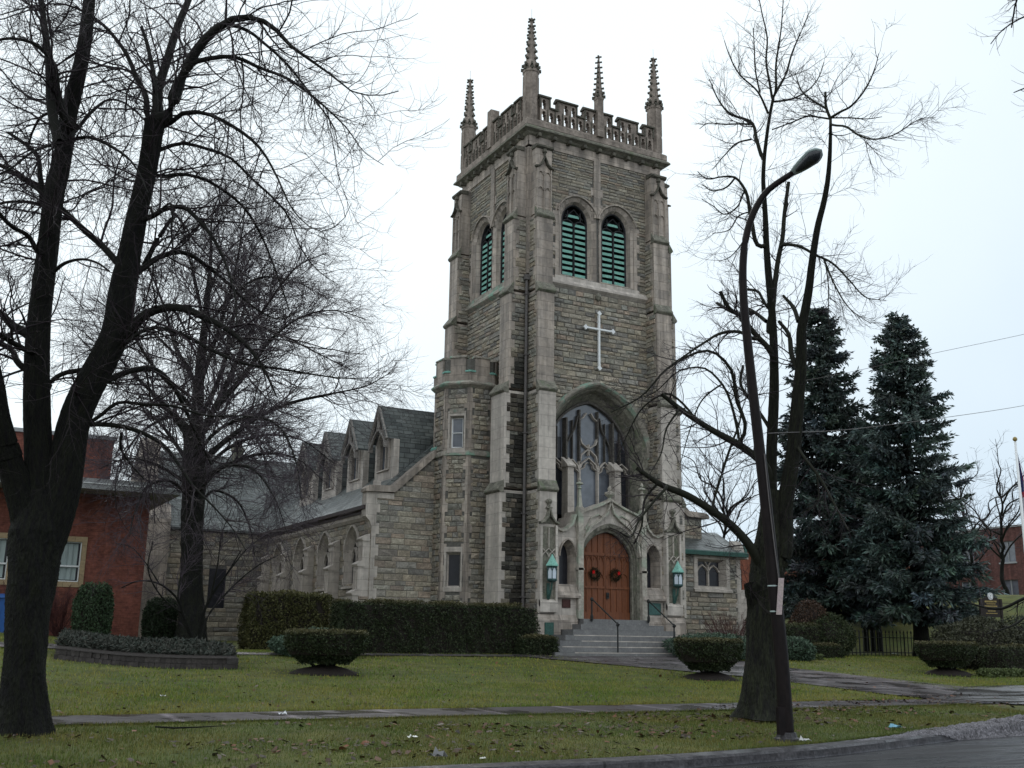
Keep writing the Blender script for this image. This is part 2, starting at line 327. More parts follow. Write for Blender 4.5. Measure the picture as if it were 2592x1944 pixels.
# ================================================================ CHURCH
XC, YC, W6, D6 = 19.04, 34.04, 6.4, 5.95
church = root('church', (XC+3.2, YC+3, 1.0), 'grey stone Gothic church with a square bell tower, battlements and pinnacles', 'church')
FR = Fr((XC, YC, 0), (1, 0, 0), (0, -1, 0))            # tower front
FL = Fr((XC, YC, 0), (0, 1, 0), (-1, 0, 0))            # tower side towards the school
FE = Fr((XC+W6, YC, 0), (0, 1, 0), (1, 0, 0))          # far side
FB = Fr((XC, YC+D6, 0), (1, 0, 0), (0, 1, 0))          # back
GZ = .95
def hole_loop(lp, pad=0.):
    """intervals blocked by an arch loop between two heights"""
    us = [p[0] for p in lp]; uc = (min(us)+max(us))/2
    def f(z0, z1):
        zm = (z0+z1)/2
        if zm < lp[0][1]-pad or zm > max(p[1] for p in lp)+pad: return []
        a, b = [], []
        for (p, q) in zip(lp, lp[1:]+lp[:1]):
            if (p[1]-zm)*(q[1]-zm) <= 0 and p[1] != q[1]:
                u = p[0]+(q[0]-p[0])*(zm-p[1])/(q[1]-p[1]); (a if u < uc else b).append(u)
        return [(min(a)-pad, max(b)+pad)] if a and b else []
    return f
# ---- belfry stage geometry
def belfry(fr, cen, sp):
    """openings (outer loop, inner loop) of the two lights of a belfry face"""
    return [(arch(c, .9, 15.5, 18.0, 18.93, k=.93), arch(c, .61, 15.62, 17.95, 18.7, k=.93)) for c in (cen-sp, cen+sp)]
BF = {id(FR): (FR, belfry(FR, 3.22, .95), 3.2, W6), id(FL): (FL, belfry(FL, 2.95, .93), 2.95, D6)}
ARCH = arch(3.2, 2.36, GZ, 8.55, 11.22, n=14, k=.84)
def soot(fr):
    def tone(u, z):      # soot below the belfry where the downspout leaked
        return 1.
    return tone
back = MB(); wall = MB(); dress = MB()
for fr, ops, cen, wid in BF.values():
    holes = [o[0] for o in ops]
    hs = [hole_loop(h, .02) for h in holes]
    if fr is FR:
        a = [(u, z) for u, z in ARCH]; holes = holes+[[(u, max(z, GZ+.01)) for u, z in a]]; hs.append(hole_loop(ARCH, .02))
    plate(back, fr, [(0, GZ), (wid, GZ), (wid, 20.8), (0, 20.8)], holes, w=0)
    def excl(z0, z1, fr=fr, ops=ops, cen=cen, hs=hs, wid=wid):
        r = []
        for h in hs: r += h(z0, z1)
        zm = (z0+z1)/2; q = .1+.13*(int(zm/.34) % 2)
        if 15.1 < zm < 18.3: r.append((cen-1.86-q, cen-1.8)); r.append((cen+1.8, cen+1.86+q)); r.append((cen-.1, cen+.1))
        if 18.0 < zm < 19.9: r.append((cen-.14-q*.6, cen+.14+q*.6))
        if zm >= 19.9: r.append((cen-.17, cen+.17))
        return r
    t1 = (lambda u, z: (.95 if z > 15 else 1.02))
    ashlar(wall, fr, .78, wid-.78, 15.2, 20.72, 0, excl, ch=(.1, .16), cl=(.25, .55), rel=(.01, .04), tone=t1)
    ashlar(wall, fr, .78, wid-.78, GZ, 14.98, 0, excl, ch=(.13, .24), cl=(.25, .6), tone=t1)
    # dressed stone: strip, quoins and window surrounds
    box(dress, fr, cen-.15, cen+.15, -.02, .075, 18.2, 20.8)
    for z in np.arange(15.1, 19.8, .68):
        if z < 18: box(dress, fr, cen-2.09, cen-1.8, -.02, .03, z, z+.34); box(dress, fr, cen+1.8, cen+2.09, -.02, .03, z, z+.34); box(dress, fr, cen-1.96, cen-1.8, -.02, .031, z+.34, z+.68); box(dress, fr, cen+1.8, cen+1.96, -.02, .031, z+.34, z+.68)
        if z > 18: box(dress, fr, cen-.29, cen+.29, -.02, .032, z, z+.34)
    for o, i in ops:
        mid = [(a*.35+b*.65, c*.35+d*.65) for (a, c), (b, d) in zip(o, i)]
        band(dress, fr, o, mid, .03, -.06, True); band(dress, fr, mid, i, -.06, -.22, True)
        hood = [(u+(u-(o[0][0]+o[-1][0])/2)*.05, z+.05) for u, z in o[2:-2]]
        bar(dress, fr, hood, .045, .05)
    # frieze below the cornice and corner piers
    box(dress, fr, .0, wid, -.02, .05, 20.72, 21.16)
    box(dress, fr, -.02, .8, -.3, .02, 17.6, 20.9); box(dress, fr, wid-.8, wid+.02, -.3, .02, 17.6, 20.9)
box(back, FR, 0.02, W6-.02, -D6+.02, -D6+.4, GZ, 20.8); box(back, FE, .02, D6-.02, -.4, -.02, GZ, 20.8)
ashlar(wall, FE, 0, D6, 9, 20.72, 0, None, ch=(.18, .3), cl=(.4, .9))
o = back.build('wall_core', M['mortar'], church); o['label'] = 'dark mortar joints of the tower walls'
wall.build('tower_wall', M['ashlar'], church, col=True)
dress.build('tower_dressings', M['dress'], church)
# near-black plate painted as the unlit belfry chamber, then louvres and tracery
for fr, ops, cen, wid in BF.values():
    for o, i in ops:
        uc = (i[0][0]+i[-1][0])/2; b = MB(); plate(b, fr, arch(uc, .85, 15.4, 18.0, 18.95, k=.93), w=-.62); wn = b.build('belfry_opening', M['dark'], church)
        b = MB()
        for sgn in (-1, 1):
            for k in range(10):
                z = 15.72+k*.235
                if z > 17.95: continue
                u0, u1 = (uc-.56, uc-.06) if sgn < 0 else (uc+.06, uc+.56); zz = z+rnd.uniform(-.01, .01); tl = rnd.uniform(-.012, .012)
                v = [fr(u0, -.27, zz-.05+tl), fr(u1, -.27, zz-.05-tl), fr(u1, -.5, zz+.13-tl), fr(u0, -.5, zz+.13+tl), fr(u0, -.27, zz+.068+tl), fr(u1, -.27, zz+.068-tl), fr(u1, -.5, zz+.16-tl), fr(u0, -.5, zz+.16+tl)]
                b.add(v, [(0, 1, 5, 4), (4, 5, 6, 7), (0, 3, 2, 1), (1, 2, 6, 5), (3, 0, 4, 7)])
        v = [fr(uc-.26, -.28, 18.16), fr(uc+.26, -.28, 18.16), fr(uc+.26, -.48, 18.34), fr(uc-.26, -.48, 18.34), fr(uc-.26, -.28, 18.27), fr(uc+.26, -.28, 18.27)]
        b.add(v, [(0, 1, 5, 4), (4, 5, 2, 3), (0, 3, 2, 1)])
        b.build('louvres', M['copper'], wn)
        b = MB(); bar(b, fr, [(uc, 15.6), (uc, 17.9)], .03, -.26)
        inn = [(uc+(u-uc)*.96, z-.02) for u, z in i]; bar(b, fr, inn, .035, -.25)
        for sg in (-1, 1): bar(b, fr, [(uc+sg*(.3+.27*math.sin(q)), 17.8+.22*math.cos(q)) for q in np.linspace(-1.5, 1.5, 7)], .022, -.26); bar(b, fr, [(uc+sg*.3, 18.0), (uc+sg*.3, 18.42)], .018, -.26)
        bar(b, fr, [(uc-.42, 18.1), (uc, 18.5), (uc+.42, 18.1)], .02, -.26)
        b.build('tracery', M['lead'], wn)
# belfry sill and string course
for fr, wid, c in ((FR, W6, 3.22), (FL, D6, 2.95)):
    b = MB(); wprism(b, fr, .74, wid-.74, [(-.35, 15.5), (-.35, 15.66), (.03, 15.36), (.14, 15.2), (.14, 15.12), (.0, 15.0), (-.35, 15.0)])
    wprism(b, fr, c-2.0, c+2.0, [(-.34, 15.62), (.06, 15.47), (.06, 15.3), (-.34, 15.3)])
    b.build('belfry_sill', M['pale'] if fr is FR else M['verdi'], church)
b = MB(); lathe(b, FR(3.2, .1, 14.85), [(.02, -.18), (.09, -.12), (.13, 0), (.1, .1), (.03, .16)], 8); b.build('carved_boss', M['weath'], church)
# ---- buttresses: stages of (z0, z1, projection, u0, u1)
def weathering(mb, fr, u0, u1, p0, p1, z):
    """sloped offset from projection p1 (below) back to p0 (above), drip under it"""
    wprism(mb, fr, u0-.035, u1+.035, [(p0-.02, z+.34), (p1+.05, z+.06), (p1+.09, z), (p1+.09, z-.05), (p1+.02, z-.12), (p1-.2, z-.12), (p0-.02, z-.12)])
def buttress(fr, ua, ub, stages, name='buttress', side=1, sooty=0., lab=None, widths=None, niche=True):
    d = MB(); As = []; Wt = []; pl = MB()
    sx = Fr(fr(ua, 0, 0), fr.w, -fr.u); sy = Fr(fr(ub, 0, 0), fr.w, fr.u)
    for k, (z0, z1, p) in enumerate(stages):
        e = widths[k] if widths else 0; u1 = ub+e
        (pl if k >= 3 else d).add([], [])
        t = pl if k >= 3 else d
        box(t, fr, ua, u1, -.1, p, z0, z1)
        for q, s2 in ((sx, 0), (Fr(fr(u1, 0, 0), fr.w, fr.u), 1)):
            def ex(za, zb, p=p, k=k): zm = (za+zb)/2; qn = (.1 if int(zm/.36) % 2 else .24)*(1 if k else .5); return [(p-qn, p+1)]
            def tn(u, z, q=q):
                if sooty and z < 15.5:
                    h = min(1, max(0, (15.2-z)/5.)); r = sooty*(1.1*h-.45*u+.25*math.sin(z*2.3+u*5)*h+rnd.uniform(-.35, .1)*h)
                    return max(.12, 1-max(0, r))
                return 1.
            a = MB(); As.append(a)
            if sooty > .5 and k > 1 and s2 == 0: a.col = (.045, .043, .042); plate(a, q, [(0, z0), (p-.26, z0), (p-.26, z1-.1), (0, z1-.1)], w=.003); a.col = None
            if k: ashlar(a, q, 0, p, z0, z1-.1, .004, ex, ch=(.13, .22), cl=(.2, .45), rel=(.01, .045), tone=tn)
        if k < len(stages) and k > 0: pass
    for k in range(len(stages)-1):
        z = stages[k][0]; wt = MB(); Wt.append(wt); weathering(wt, fr, ua, ub+(widths[k+1] if widths else 0), stages[k][2], stages[k+1][2], z-.06)
    o = d.build(name, M['dress'], church)
    if lab: o['label'] = lab
    pl.build('pale_lower_pier', M['pale'], o); [a.build('side_masonry', M['ashlar'], o, col=True) for a in As if a.f]; [wt.build('weathering', M['weath'], o) for wt in Wt]
    # panelled top stage with ogee gable
    z0, z1, p = stages[0]; b = MB(); c = (ua+ub)/2; h = (ub-ua)/2
    wprism(b, fr, ua-.04, ub+.04, [(p-.3, z1-.02), (p+.1, z1-.06), (p+.1, z1-.14), (p+.03, z1-.2), (p-.3, z1-.2)])
    og = [(c-h-.06, z1-1.02), (c-h*.75, z1-.98), (c-h*.35, z1-.85), (c, z1-.55)]; og += [(2*c-u, z) for u, z in og[::-1][1:]]
    bar(b, fr, og, .045, p+.07, .07); tube(b, [fr(c, p+.06, z1-.6), fr(c, p+.06, z1-.3)], [.03, .05], 6); tube(b, [fr(c, p+.05, z1-.36), fr(c, p+.05, z1-.22)], [.1, .08], 6)
    b.build('gablet', M['crock'], o)
    b = MB()
    for s_ in (-1, 0, 1): bar(b, fr, [(c+s_*h*.86, z0+.15), (c+s_*h*.86, z1-1.05-(0 if s_ else .12))], .03, p+.03, .035)
    for s_ in (-.5, .5): bar(b, fr, [(c+s_*h*.9+h*.34*math.sin(q), z1-1.32+.15*math.cos(q)) for q in np.linspace(-1.5, 1.5, 7)], .02, p+.02, .03); bar(b, fr, [(c+s_*h*.9+h*.3*math.sin(q), z1-1.95+.13*math.cos(q)) for q in np.linspace(-1.5, 1.5, 7)], .022, p+.02, .03)
    b.build('panel_moulding', M['dress'], o)
    return o
ST = [(17.66, 20.62, .46), (14.6, 17.6, .58), (10.7, 14.5, .72), (6.95, 10.6, .88), (2.45, 6.85, .98)]
buttress(FR, .08, .8, ST, lab='front buttress left of the doors, rough side masonry', sooty=.25)
buttress(FR, W6-.8, W6-.08, ST, lab='front buttress right of the doors')
STL = [(17.66, 20.62, .46), (14.6, 17.6, .58), (10.7, 14.5, .72), (6.95, 10.6, .86), (.95, 6.85, .98)]
bl = buttress(FL, .08, .82, STL, lab='side buttress with black soot stains beside the downspout', sooty=1.02, widths=[0, 0, 0, .32, .36])
buttress(FL, D6-.85, D6-.08, STL, lab='rear side buttress rising behind the stair turret')
buttress(FE, .08, .8, ST, lab='right side buttress of the tower'); buttress(FE, D6-.85, D6-.08, ST, lab='rear right side buttress of the tower')
# corner shafts, downspout
for k, (cx, cy, sg) in enumerate(((XC+.02, YC-.0, -1), (XC+W6-.02, YC, 1))):
    b = MB(); box(b, Fr((cx, cy, 0), (1, 0, 0), (0, -1, 0)), -.07, .09, -.1, .08, 15.3, 20.6)
    b.build('corner_shaft', M['dress'], church)
b = MB(); tube(b, [(XC-.06, YC-.08, z) for z in (1.2, 5, 10, 15.05)], .055, 10); box(b, FR, -.16, .04, .0, .18, 15.0, 15.2)
for z in (3, 6, 9, 12, 14.4): box(b, FR, -.14, .02, -.02, .15, z, z+.05)
b.build('downspout', M['pipe'], church)
# ---- cornice and parapet
b = MB(); X0, X1, Y0, Y1 = XC, XC+W6, YC, YC+D6
def ring(b, prof, n=4):
    rings = [[(X0-e, Y0-e, z), (X1+e, Y0-e, z), (X1+e, Y1+e, z), (X0-e, Y1+e, z)] for e, z in prof]
    for A, B in zip(rings, rings[1:]): loft(b, A, B)
ring(b, [(.02, 21.1), (.12, 21.16), (.18, 21.22), (.34, 21.3), (.34, 21.36), (.26, 21.46), (.22, 21.47), (.2, 21.5)]); cb = b.build('cornice', M['weath'], church)
b = MB()
for fr, wd in ((FR, W6), (FL, D6)):
    for k in range(9): u = .35+k*(wd-.7)/8; b = MB(); box(b, fr, u-.07, u+.07, .0, .3, 21.06, 21.2); b.build('carved_boss', M['crock'], cb)
b = MB(); ring(b, [(.2, 21.46), (.24, 21.5), (.24, 21.72), (.19, 21.78), (-.05, 21.78), (-.05, 21.3)]); b.build('parapet_base', M['pinn'], church)
def trefoil(c, hw, z0, z1):
    zs = z1-hw*1.5; p = [(c-hw, z0), (c-hw, zs-.02), (c-hw*.55, zs+.02), (c-hw*.75, zs+.07), (c-hw*.5, zs+.14), (c, z1)]
    return p+[(2*c-u, z) for u, z in p[::-1][1:]]
def parapet(fr, wid, name):
    b = MB(); u0, u1 = .42, wid-.42; ub = .2; n = 16; p = (u1-u0)/n
    # merlons over two openings, crenels over two; stepping every two
    top = []; pat = [1, 0, 0, 1, 1, 0, 0, 1, 1, 0, 0, 1, 1, 0, 0, 1]
    out = [(u0, 21.7)]
    mer = [(u0, .86), (wid*.194, wid*.334), (wid/2-.66, wid/2+.66), (wid*.666, wid*.806), (wid-.86, u1)]
    for a, c in mer: out += [(a, 22.42)]*(a > u0)+[(a, 22.88), (c, 22.88)]+[(c, 22.42)]*(c < u1)
    out.append((u1, 21.7)); cl = []
    for q in out:
        if not cl or abs(q[0]-cl[-1][0])+abs(q[1]-cl[-1][1]) > .002: cl.append(q)
    holes = []
    for k in range(n):
        c = u0+(k+.5)*p; holes.append(trefoil(c, p*.29, 21.84, 22.26))
        
        if any(a+.1 < c < e-.1 for a, e in mer): holes.append(trefoil(c, p*.27, 22.34, 22.76))
    plate(b, fr, cl, holes, w=.16, thick=.22)
    o = b.build('parapet', M['pinn'], church); o['label'] = name
    b = MB()
    gaps = [(a[1], c[0]) for a, c in zip(mer[:-1], mer[1:])]
    for lst, z, e in ((mer, 22.88, .05), (gaps, 22.42, -.02)):
        for a, c in lst: wprism(b, fr, a-e, c+e, [(.24, z-.04), (.24, z+.03), (.05, z+.13), (-.14, z+.03), (-.14, z-.04)])
    for a, c in mer: box(b, fr, a-.03, a+.03, .15, .2, 22.4, 22.88); box(b, fr, c-.03, c+.03, .15, .2, 22.4, 22.88)
    for k in range(1, n):
        if k % 2 == 0 or True: box(b, fr, u0+k*p-.022, u0+k*p+.022, .15, .19, 21.76, 22.36)
    b.build('parapet_coping', M['crock'], o)
for fr, wd, nm in ((FR, W6, 'pierced front battlement with green copings'), (FL, D6, 'pierced side battlement towards the school'), (FE, D6, 'pierced battlement on the far side'), (FB, W6, 'pierced battlement at the back')): parapet(fr, wd, nm)
# ---- pinnacles
def pinnacle(cx, cy, z0, zs, zt, r, n=8, lab=None, rod=True):
    b = MB(); rot = math.pi/8 if n == 8 else math.pi/4
    lathe(b, (cx, cy, 0), [(r*1.1, z0), (r*1.1, z0+.25), (r, z0+.3), (r, zs-.12), (r*1.12, zs-.08), (r*1.12, zs), (r*.9, zs+.08)], n, rot)
    for k in range(8):     # shaft panels
        q = rot+math.pi/4*k
        for za, zb in ((z0+.5, z0+1.15), (z0+1.25, zs-.25)):
            if n == 8 and zb > za+.2:
                P = lambda z, dq: (cx+r*1.01*math.cos(q+dq), cy+r*1.01*math.sin(q+dq), z)
                tube(b, [P(za, 0), P(zb, 0)], .018, 4)
    o = b.build('pinnacle', M['pinn'], church)
    if lab: o['label'] = lab
    b = MB(); rc = r*.86; H = zt-zs
    lathe(b, (cx, cy, 0), [(rc, zs+.02), (rc*.94, zs+H*.16), (rc*.78, zs+H*.2), (r*.18, zt-.16), (r*.28, zt-.1), (r*.14, zt)], n, rot); b.build('spirelet', M['pinn'], o)
    b = MB()
    for k in range(n):
        q = rot+2*math.pi/n*k; cu, su = math.cos(q), math.sin(q)
        fq = Fr((cx, cy, 0), (-su, cu, 0), (cu, su, 0))
        rr = r*1.16; box(b, fq, -.035, .035, rr-.12, rr+.05, zs-.02, zs+.1); box(b, fq, -.04, .04, rc*.8, rr+.02, zs+.17, zs+.27)
        tube(b, [fq(-rc*.36, rc*.95, zs+.02), fq(0, rc*1.08, zs+H*.13), fq(rc*.36, rc*.95, zs+.02)], .025, 4)
        if k % (2 if n == 8 else 1) == 0:
            m_ = 7
            for j in range(m_):
                f = .2+.74*j/(m_-1); z = zs+H*f; R = rc*.8*(1-(f-.2)/.8)+r*.17*((f-.2)/.8); s_ = .06*(1-.3*f)*(r/.32)**.5
                box(b, fq, -s_*.7, s_*.7, R-.03, R+.11*(r/.32)**.5, z, z+s_*1.5)
    b.build('crockets', M['crock'], o)
    if rod: b = MB(); tube(b, [(cx, cy, zt-.1), (cx, cy, zt+.42)], .006, 4); b.build('lightning_rod', M['pipe'], o)
    return o
pinnacle(XC+.13, YC+.12, 21.46, 24.0, 26.45, .315, lab='tallest looking corner pinnacle at the near corner')
pinnacle(XC+W6-.13, YC+.12, 21.46, 24.0, 26.45, .315, lab='front right corner pinnacle'); pinnacle(XC+.13, YC+D6-.15, 21.46, 24.0, 26.45, .315, lab='rear left corner pinnacle')
pinnacle(XC+W6-.13, YC+D6-.15, 21.46, 24.0, 26.4, .3, lab='rear right corner pinnacle')
pinnacle(XC+3.2, YC-.2, 21.72, 23.5, 25.5, .2, 4, lab='slender middle pinnacle of the front battlement', rod=False)
pinnacle(XC+3.2, YC+D6+.1, 21.72, 23.5, 25.2, .2, 4, lab='slender middle pinnacle of the back battlement', rod=False)
b = MB(); box(b, FL, 2.78, 3.12, -.1, .3, 21.72, 23.45); b.build('pinnacle_stump', M['pinn'], church)['label'] = 'broken off square stump in the middle of the side battlement'
b = MB(); box(b, FE, 2.78, 3.12, -.1, .3, 21.72, 23.3); b.build('pinnacle_stump', M['pinn'], church)
b = MB(); b.poly([(X0, Y0, 21.4), (X1, Y0, 21.4), (X1, Y1, 21.4), (X0, Y1, 21.4)]); b.build('tower_roof', M['lead'], church)
# ---- great west window recess
b = MB(); WIN = arch(3.2, 1.9, 6.2, 8.6, 10.72, n=14, k=.82)
A = [(u, z) for u, z in ARCH if z > 6]; A = [(3.2-2.36, 6.2)]+[p for p in ARCH if p[1] >= 8.5]+[(3.2+2.36, 6.2)]
Bm = [(3.2+(u-3.2)*.93, z-.13 if z > 8.5 else z) for u, z in A]; Wn = [(3.2-1.9, 6.2)]+[p for p in WIN if p[1] > 8.5]+[(3.2+1.9, 6.2)]
b2 = MB(); band(b, FR, A, Bm, .02, -.12); band(b, FR, Bm, [(3.2+(u-3.2)*.95, z-.1 if z > 8.5 else z) for u, z in Bm], -.12, -.4); band(b, FR, [(3.2+(u-3.2)*.95, z-.1 if z > 8.5 else z) for u, z in Bm], Wn, -.4, -.7)
o = b.build('window_recess', M['weath'], church); o['label'] = 'deep pointed recess around the great window'
b = MB(); hood = [(3.2+(u-3.2)*1.035, z+.07) for u, z in A[1:-1]]; V = [[FR(u, w_, z) for u, z in hood] for w_ in (0.02, .16)]
inn = [(3.2+(u-3.2)*.99, z-.03) for u, z in A[1:-1]]
loft(b, [FR(u, .02, z+.14) for u, z in hood], [FR(u, .2, z+.03) for u, z in hood], False); loft(b, [FR(u, .2, z+.03) for u, z in hood], [FR(u, .17, z-.04) for u, z in hood], False); loft(b, [FR(u, .17, z-.04) for u, z in hood], [FR(u, .06, z) for u, z in inn], False); loft(b, [FR(u, .06, z) for u, z in inn], [FR(u, -.0, z-.02) for u, z in inn], False)
b.build('hood_mould', M['verdi'], church)
gw = MB(); plate(gw, FR, Wn, w=-.74); gwin = gw.build('great_window', M['bluegl'], church); gwin['label'] = 'great pointed window with stone tracery'
b = MB()
def B_(pts, r=.045, w=-.66, d=.07): bar(b, FR, pts, r, w, d)
mull = (2.78, 3.62); maj = (2.12, 4.28)
for u in mull: B_([(u, 8.3), (u, 10.35)], .05)
for u in maj: B_([(u, 8.3), (u, 9.95)], .065, -.62, .12)
B_([(3.2+(u-3.2)*.985, z-.03) for u, z in Wn], .07)
for s_ in (-1, 1): B_([(3.2+s_*.75, 8.35), (3.2+s_*.75, 9.9)], .024); B_([(3.2+s_*1.46, 8.35), (3.2+s_*1.46, 9.6)], .028); B_([(3.2+s_*1.08, 8.35), (3.2+s_*.98, 9.0), (3.2+s_*.62, 9.6), (3.2+s_*.5, 10.1)], .032)
b.build('tracery', M['dtrac'], gwin)['label'] = 'dark upper tracery'; b = MB()
for u in mull: B_([(u, 6.2), (u, 8.35)], .045)
for u in maj: B_([(u, 6.2), (u, 8.35)], .06, -.62, .12)
def head(c, hw, z, r=.035):      # cusped light head
    B_([(c-hw, z-.3), (c-hw*.8, z-.08), (c, z+.16), (c+hw*.8, z-.08), (c+hw, z-.3)], r)
    for s_ in (-1, 1): B_([(c+s_*hw*.95, z-.32), (c+s_*hw*.5, z-.22), (c+s_*hw*.45, z-.1), (c+s_*hw*.15, z-.02)], r*.6)
for c, hw, z in ((2.45, .31, 8.2), (3.2, .4, 8.3), (3.95, .31, 8.2), (1.66, .4, 8.2), (4.74, .4, 8.2)): head(c, hw, z, .03)
for s_ in (-1, 1):      # reticulated centre, sweeping side arcs
    B_([(3.2+s_*.42, 8.2), (3.2+s_*.34, 8.55), (3.2, 8.82), (3.2-s_*.32, 9.02), (3.2-s_*.42, 9.3)], .032)
    B_([(3.2+s_*.42, 9.95), (3.2+s_*.25, 10.05), (3.2+s_*.1, 10.25)], .028)
B_([(3.2, 9.0), (3.2, 8.56)], .035)
b.build('tracery', M['pale'], gwin)
for u in maj:    # piers standing in front of the major mullions
    b = MB(); box(b, FR, u-.15, u+.15, -.62, -.18, 6.0, 8.0, taper=.02); wprism(b, FR, u-.19, u+.19, [(-.62, 7.98), (-.12, 7.98), (-.12, 8.04), (-.62, 8.4)]); b.build('window_pier', M['pale'], gwin)
for s_ in (-1, 1):    # near-black panes laid over the outer lights, painting them as if deeper
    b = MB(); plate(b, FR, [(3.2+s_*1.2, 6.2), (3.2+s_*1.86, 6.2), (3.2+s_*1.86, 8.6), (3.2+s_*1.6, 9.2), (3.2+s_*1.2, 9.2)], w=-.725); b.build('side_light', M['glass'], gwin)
# ---- portal between the front buttresses
P0, P1, PW = .8, W6-.8, .82
prt = [(P0, GZ), (P1, GZ), (P1, 5.55), (P1-.12, 5.45), (P1-.45, 5.42), (P1-.7, 5.6), (P1-.85, 5.98), (P1-1.05, 6.0), (P1-1.1, 6.2), (4.15, 6.25), (3.7, 6.42), (3.2, 6.62)]
prt = prt+[(6.4-u, z) for u, z in prt[2:-1][::-1]]
DO = arch(3.23, 1.3, 2.3, 4.5, 5.8, n=10, k=.9); DI = arch(3.23, 1.1, 2.3, 4.4, 5.5, n=10, k=.9)
NL = [arch(c, .36, 3.35, 4.5, 5.12, n=7, k=.85) for c in (1.36, 5.13)]; NI = [arch(c, .22, 3.5, 4.45, 4.98, n=7, k=.8) for c in (1.38, 5.11)]
b = MB(); plate(b, FR, prt, [DO]+NL, w=PW)
for j in (-1, 1):
    pass
n_ = len(prt); loft(b, [FR(u, PW, z) for u, z in prt], [FR(u, -.3, z) for u, z in prt])
ptl = b.build('portal', M['pale'], church); ptl['label'] = 'carved limestone door surround between the front buttresses'
b = MB(); mid = [(a*.5+c*.5, z*.5+d*.5) for (a, z), (c, d) in zip(DO, DI)]
band(b, FR, DO, mid, PW, PW-.04); band(b, FR, mid, mid, PW-.04, PW-.18); band(b, FR, mid, DI, PW-.18, PW-.24); band(b, FR, DI, DI, PW-.24, PW-.42)
for q in (.12, .6): bar(b, FR, [(a*(1-q)+c*q, z*(1-q)+d*q) for (a, z), (c, d) in zip(DO, DI)], .03, PW-.1-.1*q, .04)
b.build('door_jamb_moulding', M['weath'], ptl)
for no, ni, ux_ in zip(NL, NI, (P0+.02, P1-1.02)): b = MB(); band(b, FR, no, ni, PW, PW-.42, True); bar(b, FR, no[1:-1], .035, PW+.02); wprism(b, FR, ux_, ux_+1., [(PW-.02, 3.5), (PW+.03, 3.42), (PW+.2, 3.1), (PW+.2, 3.02), (PW-.02, 3.02)]); b.build('side_light_reveal', M['dress'], ptl)
for ni in NI: b = MB(); plate(b, FR, ni, w=PW-.43); b.build('side_light', M['glass'], ptl)
b = MB()     # copings of the portal, ogee label, finials
for s_ in (1, -1):
    m_ = lambda pts: [(u if s_ > 0 else 6.4-u, z) for u, z in pts]
    bar(b, FR, m_([(P1, 5.5), (P1-.3, 5.4), (P1-.5, 5.46), (P1-.72, 5.68), (P1-.85, 6.02)]), .06, PW, .14)
    bar(b, FR, m_([(4.55, 6.12), (4.2, 6.24), (3.75, 6.4), (3.2, 6.66)]), .06, PW, .14)
    bar(b, FR, m_([(4.5, 4.6), (4.42, 5.1), (4.1, 5.6), (3.62, 5.92), (3.36, 6.15), (3.2, 6.6)]), .05, PW+.05, .08)
    bar(b, FR, m_([(4.3, 5.5), (4.05, 5.95), (3.7, 6.1), (3.5, 6.0)]), .03, PW+.02, .05)
    bar(b, FR, m_([(4.6, 5.2), (4.7, 5.6), (4.62, 5.9)]), .03, PW+.02, .05)
b.build('portal_coping', M['tint'], ptl)
for u in (1.84, 4.64):
    b = MB(); box(b, FR, u-.11, u+.11, PW-.05, PW+.16, 2.3, 5.95); wprism(b, FR, u-.14, u+.14, [(PW-.06, 4.1), (PW+.16, 4.1), (PW+.16, 4.02), (PW-.06, 4.02)])
    box(b, FR, u-.12, u+.12, PW-.05, PW+.17, 5.95, 6.3); lathe(b, FR(u, PW+.05, 0), [(.15, 6.28), (.11, 6.36), (.05, 6.95), (.04, 7.0)], 4, math.pi/4)
    lathe(b, FR(u, PW+.05, 0), [(.05, 6.98), (.1, 7.0), (.05, 7.04), (.05, 7.12), (.15, 7.16), (.15, 7.2), (.05, 7.24), (.07, 7.32), (.02, 7.42)], 6)
    b.build('portal_pinnacle', M['tint'], ptl)
b = MB(); lathe(b, FR(3.2, PW, 0), [(.08, 6.6), (.12, 6.68), (.06, 6.75), (.2, 6.86), (.22, 6.94), (.06, 7.0), (.09, 7.1), (.03, 7.2)], 6); b.build('portal_finial', M['tint'], ptl)
b = MB()      # plinth with sloped water table
for u0, u1, p in ((-.02, .9, 1.12), (W6-.9, W6+.02, 1.12), (.9, 1.75, PW+.1), (4.65, W6-.9, PW+.1)): b = MB(); wprism(b, FR, u0, u1, [(.0, GZ-.2), (p, GZ-.2), (p, 2.24), (p-.1, 2.42), (.0, 2.42)]); b.build('plinth', M['dress'], church)
b = MB(); wprism(b, FL, -.02, 1.3, [(.0, GZ-.2), (1.1, GZ-.2), (1.1, 2.24), (1.0, 2.42), (.0, 2.42)])
b.build('plinth', M['dress'], church)
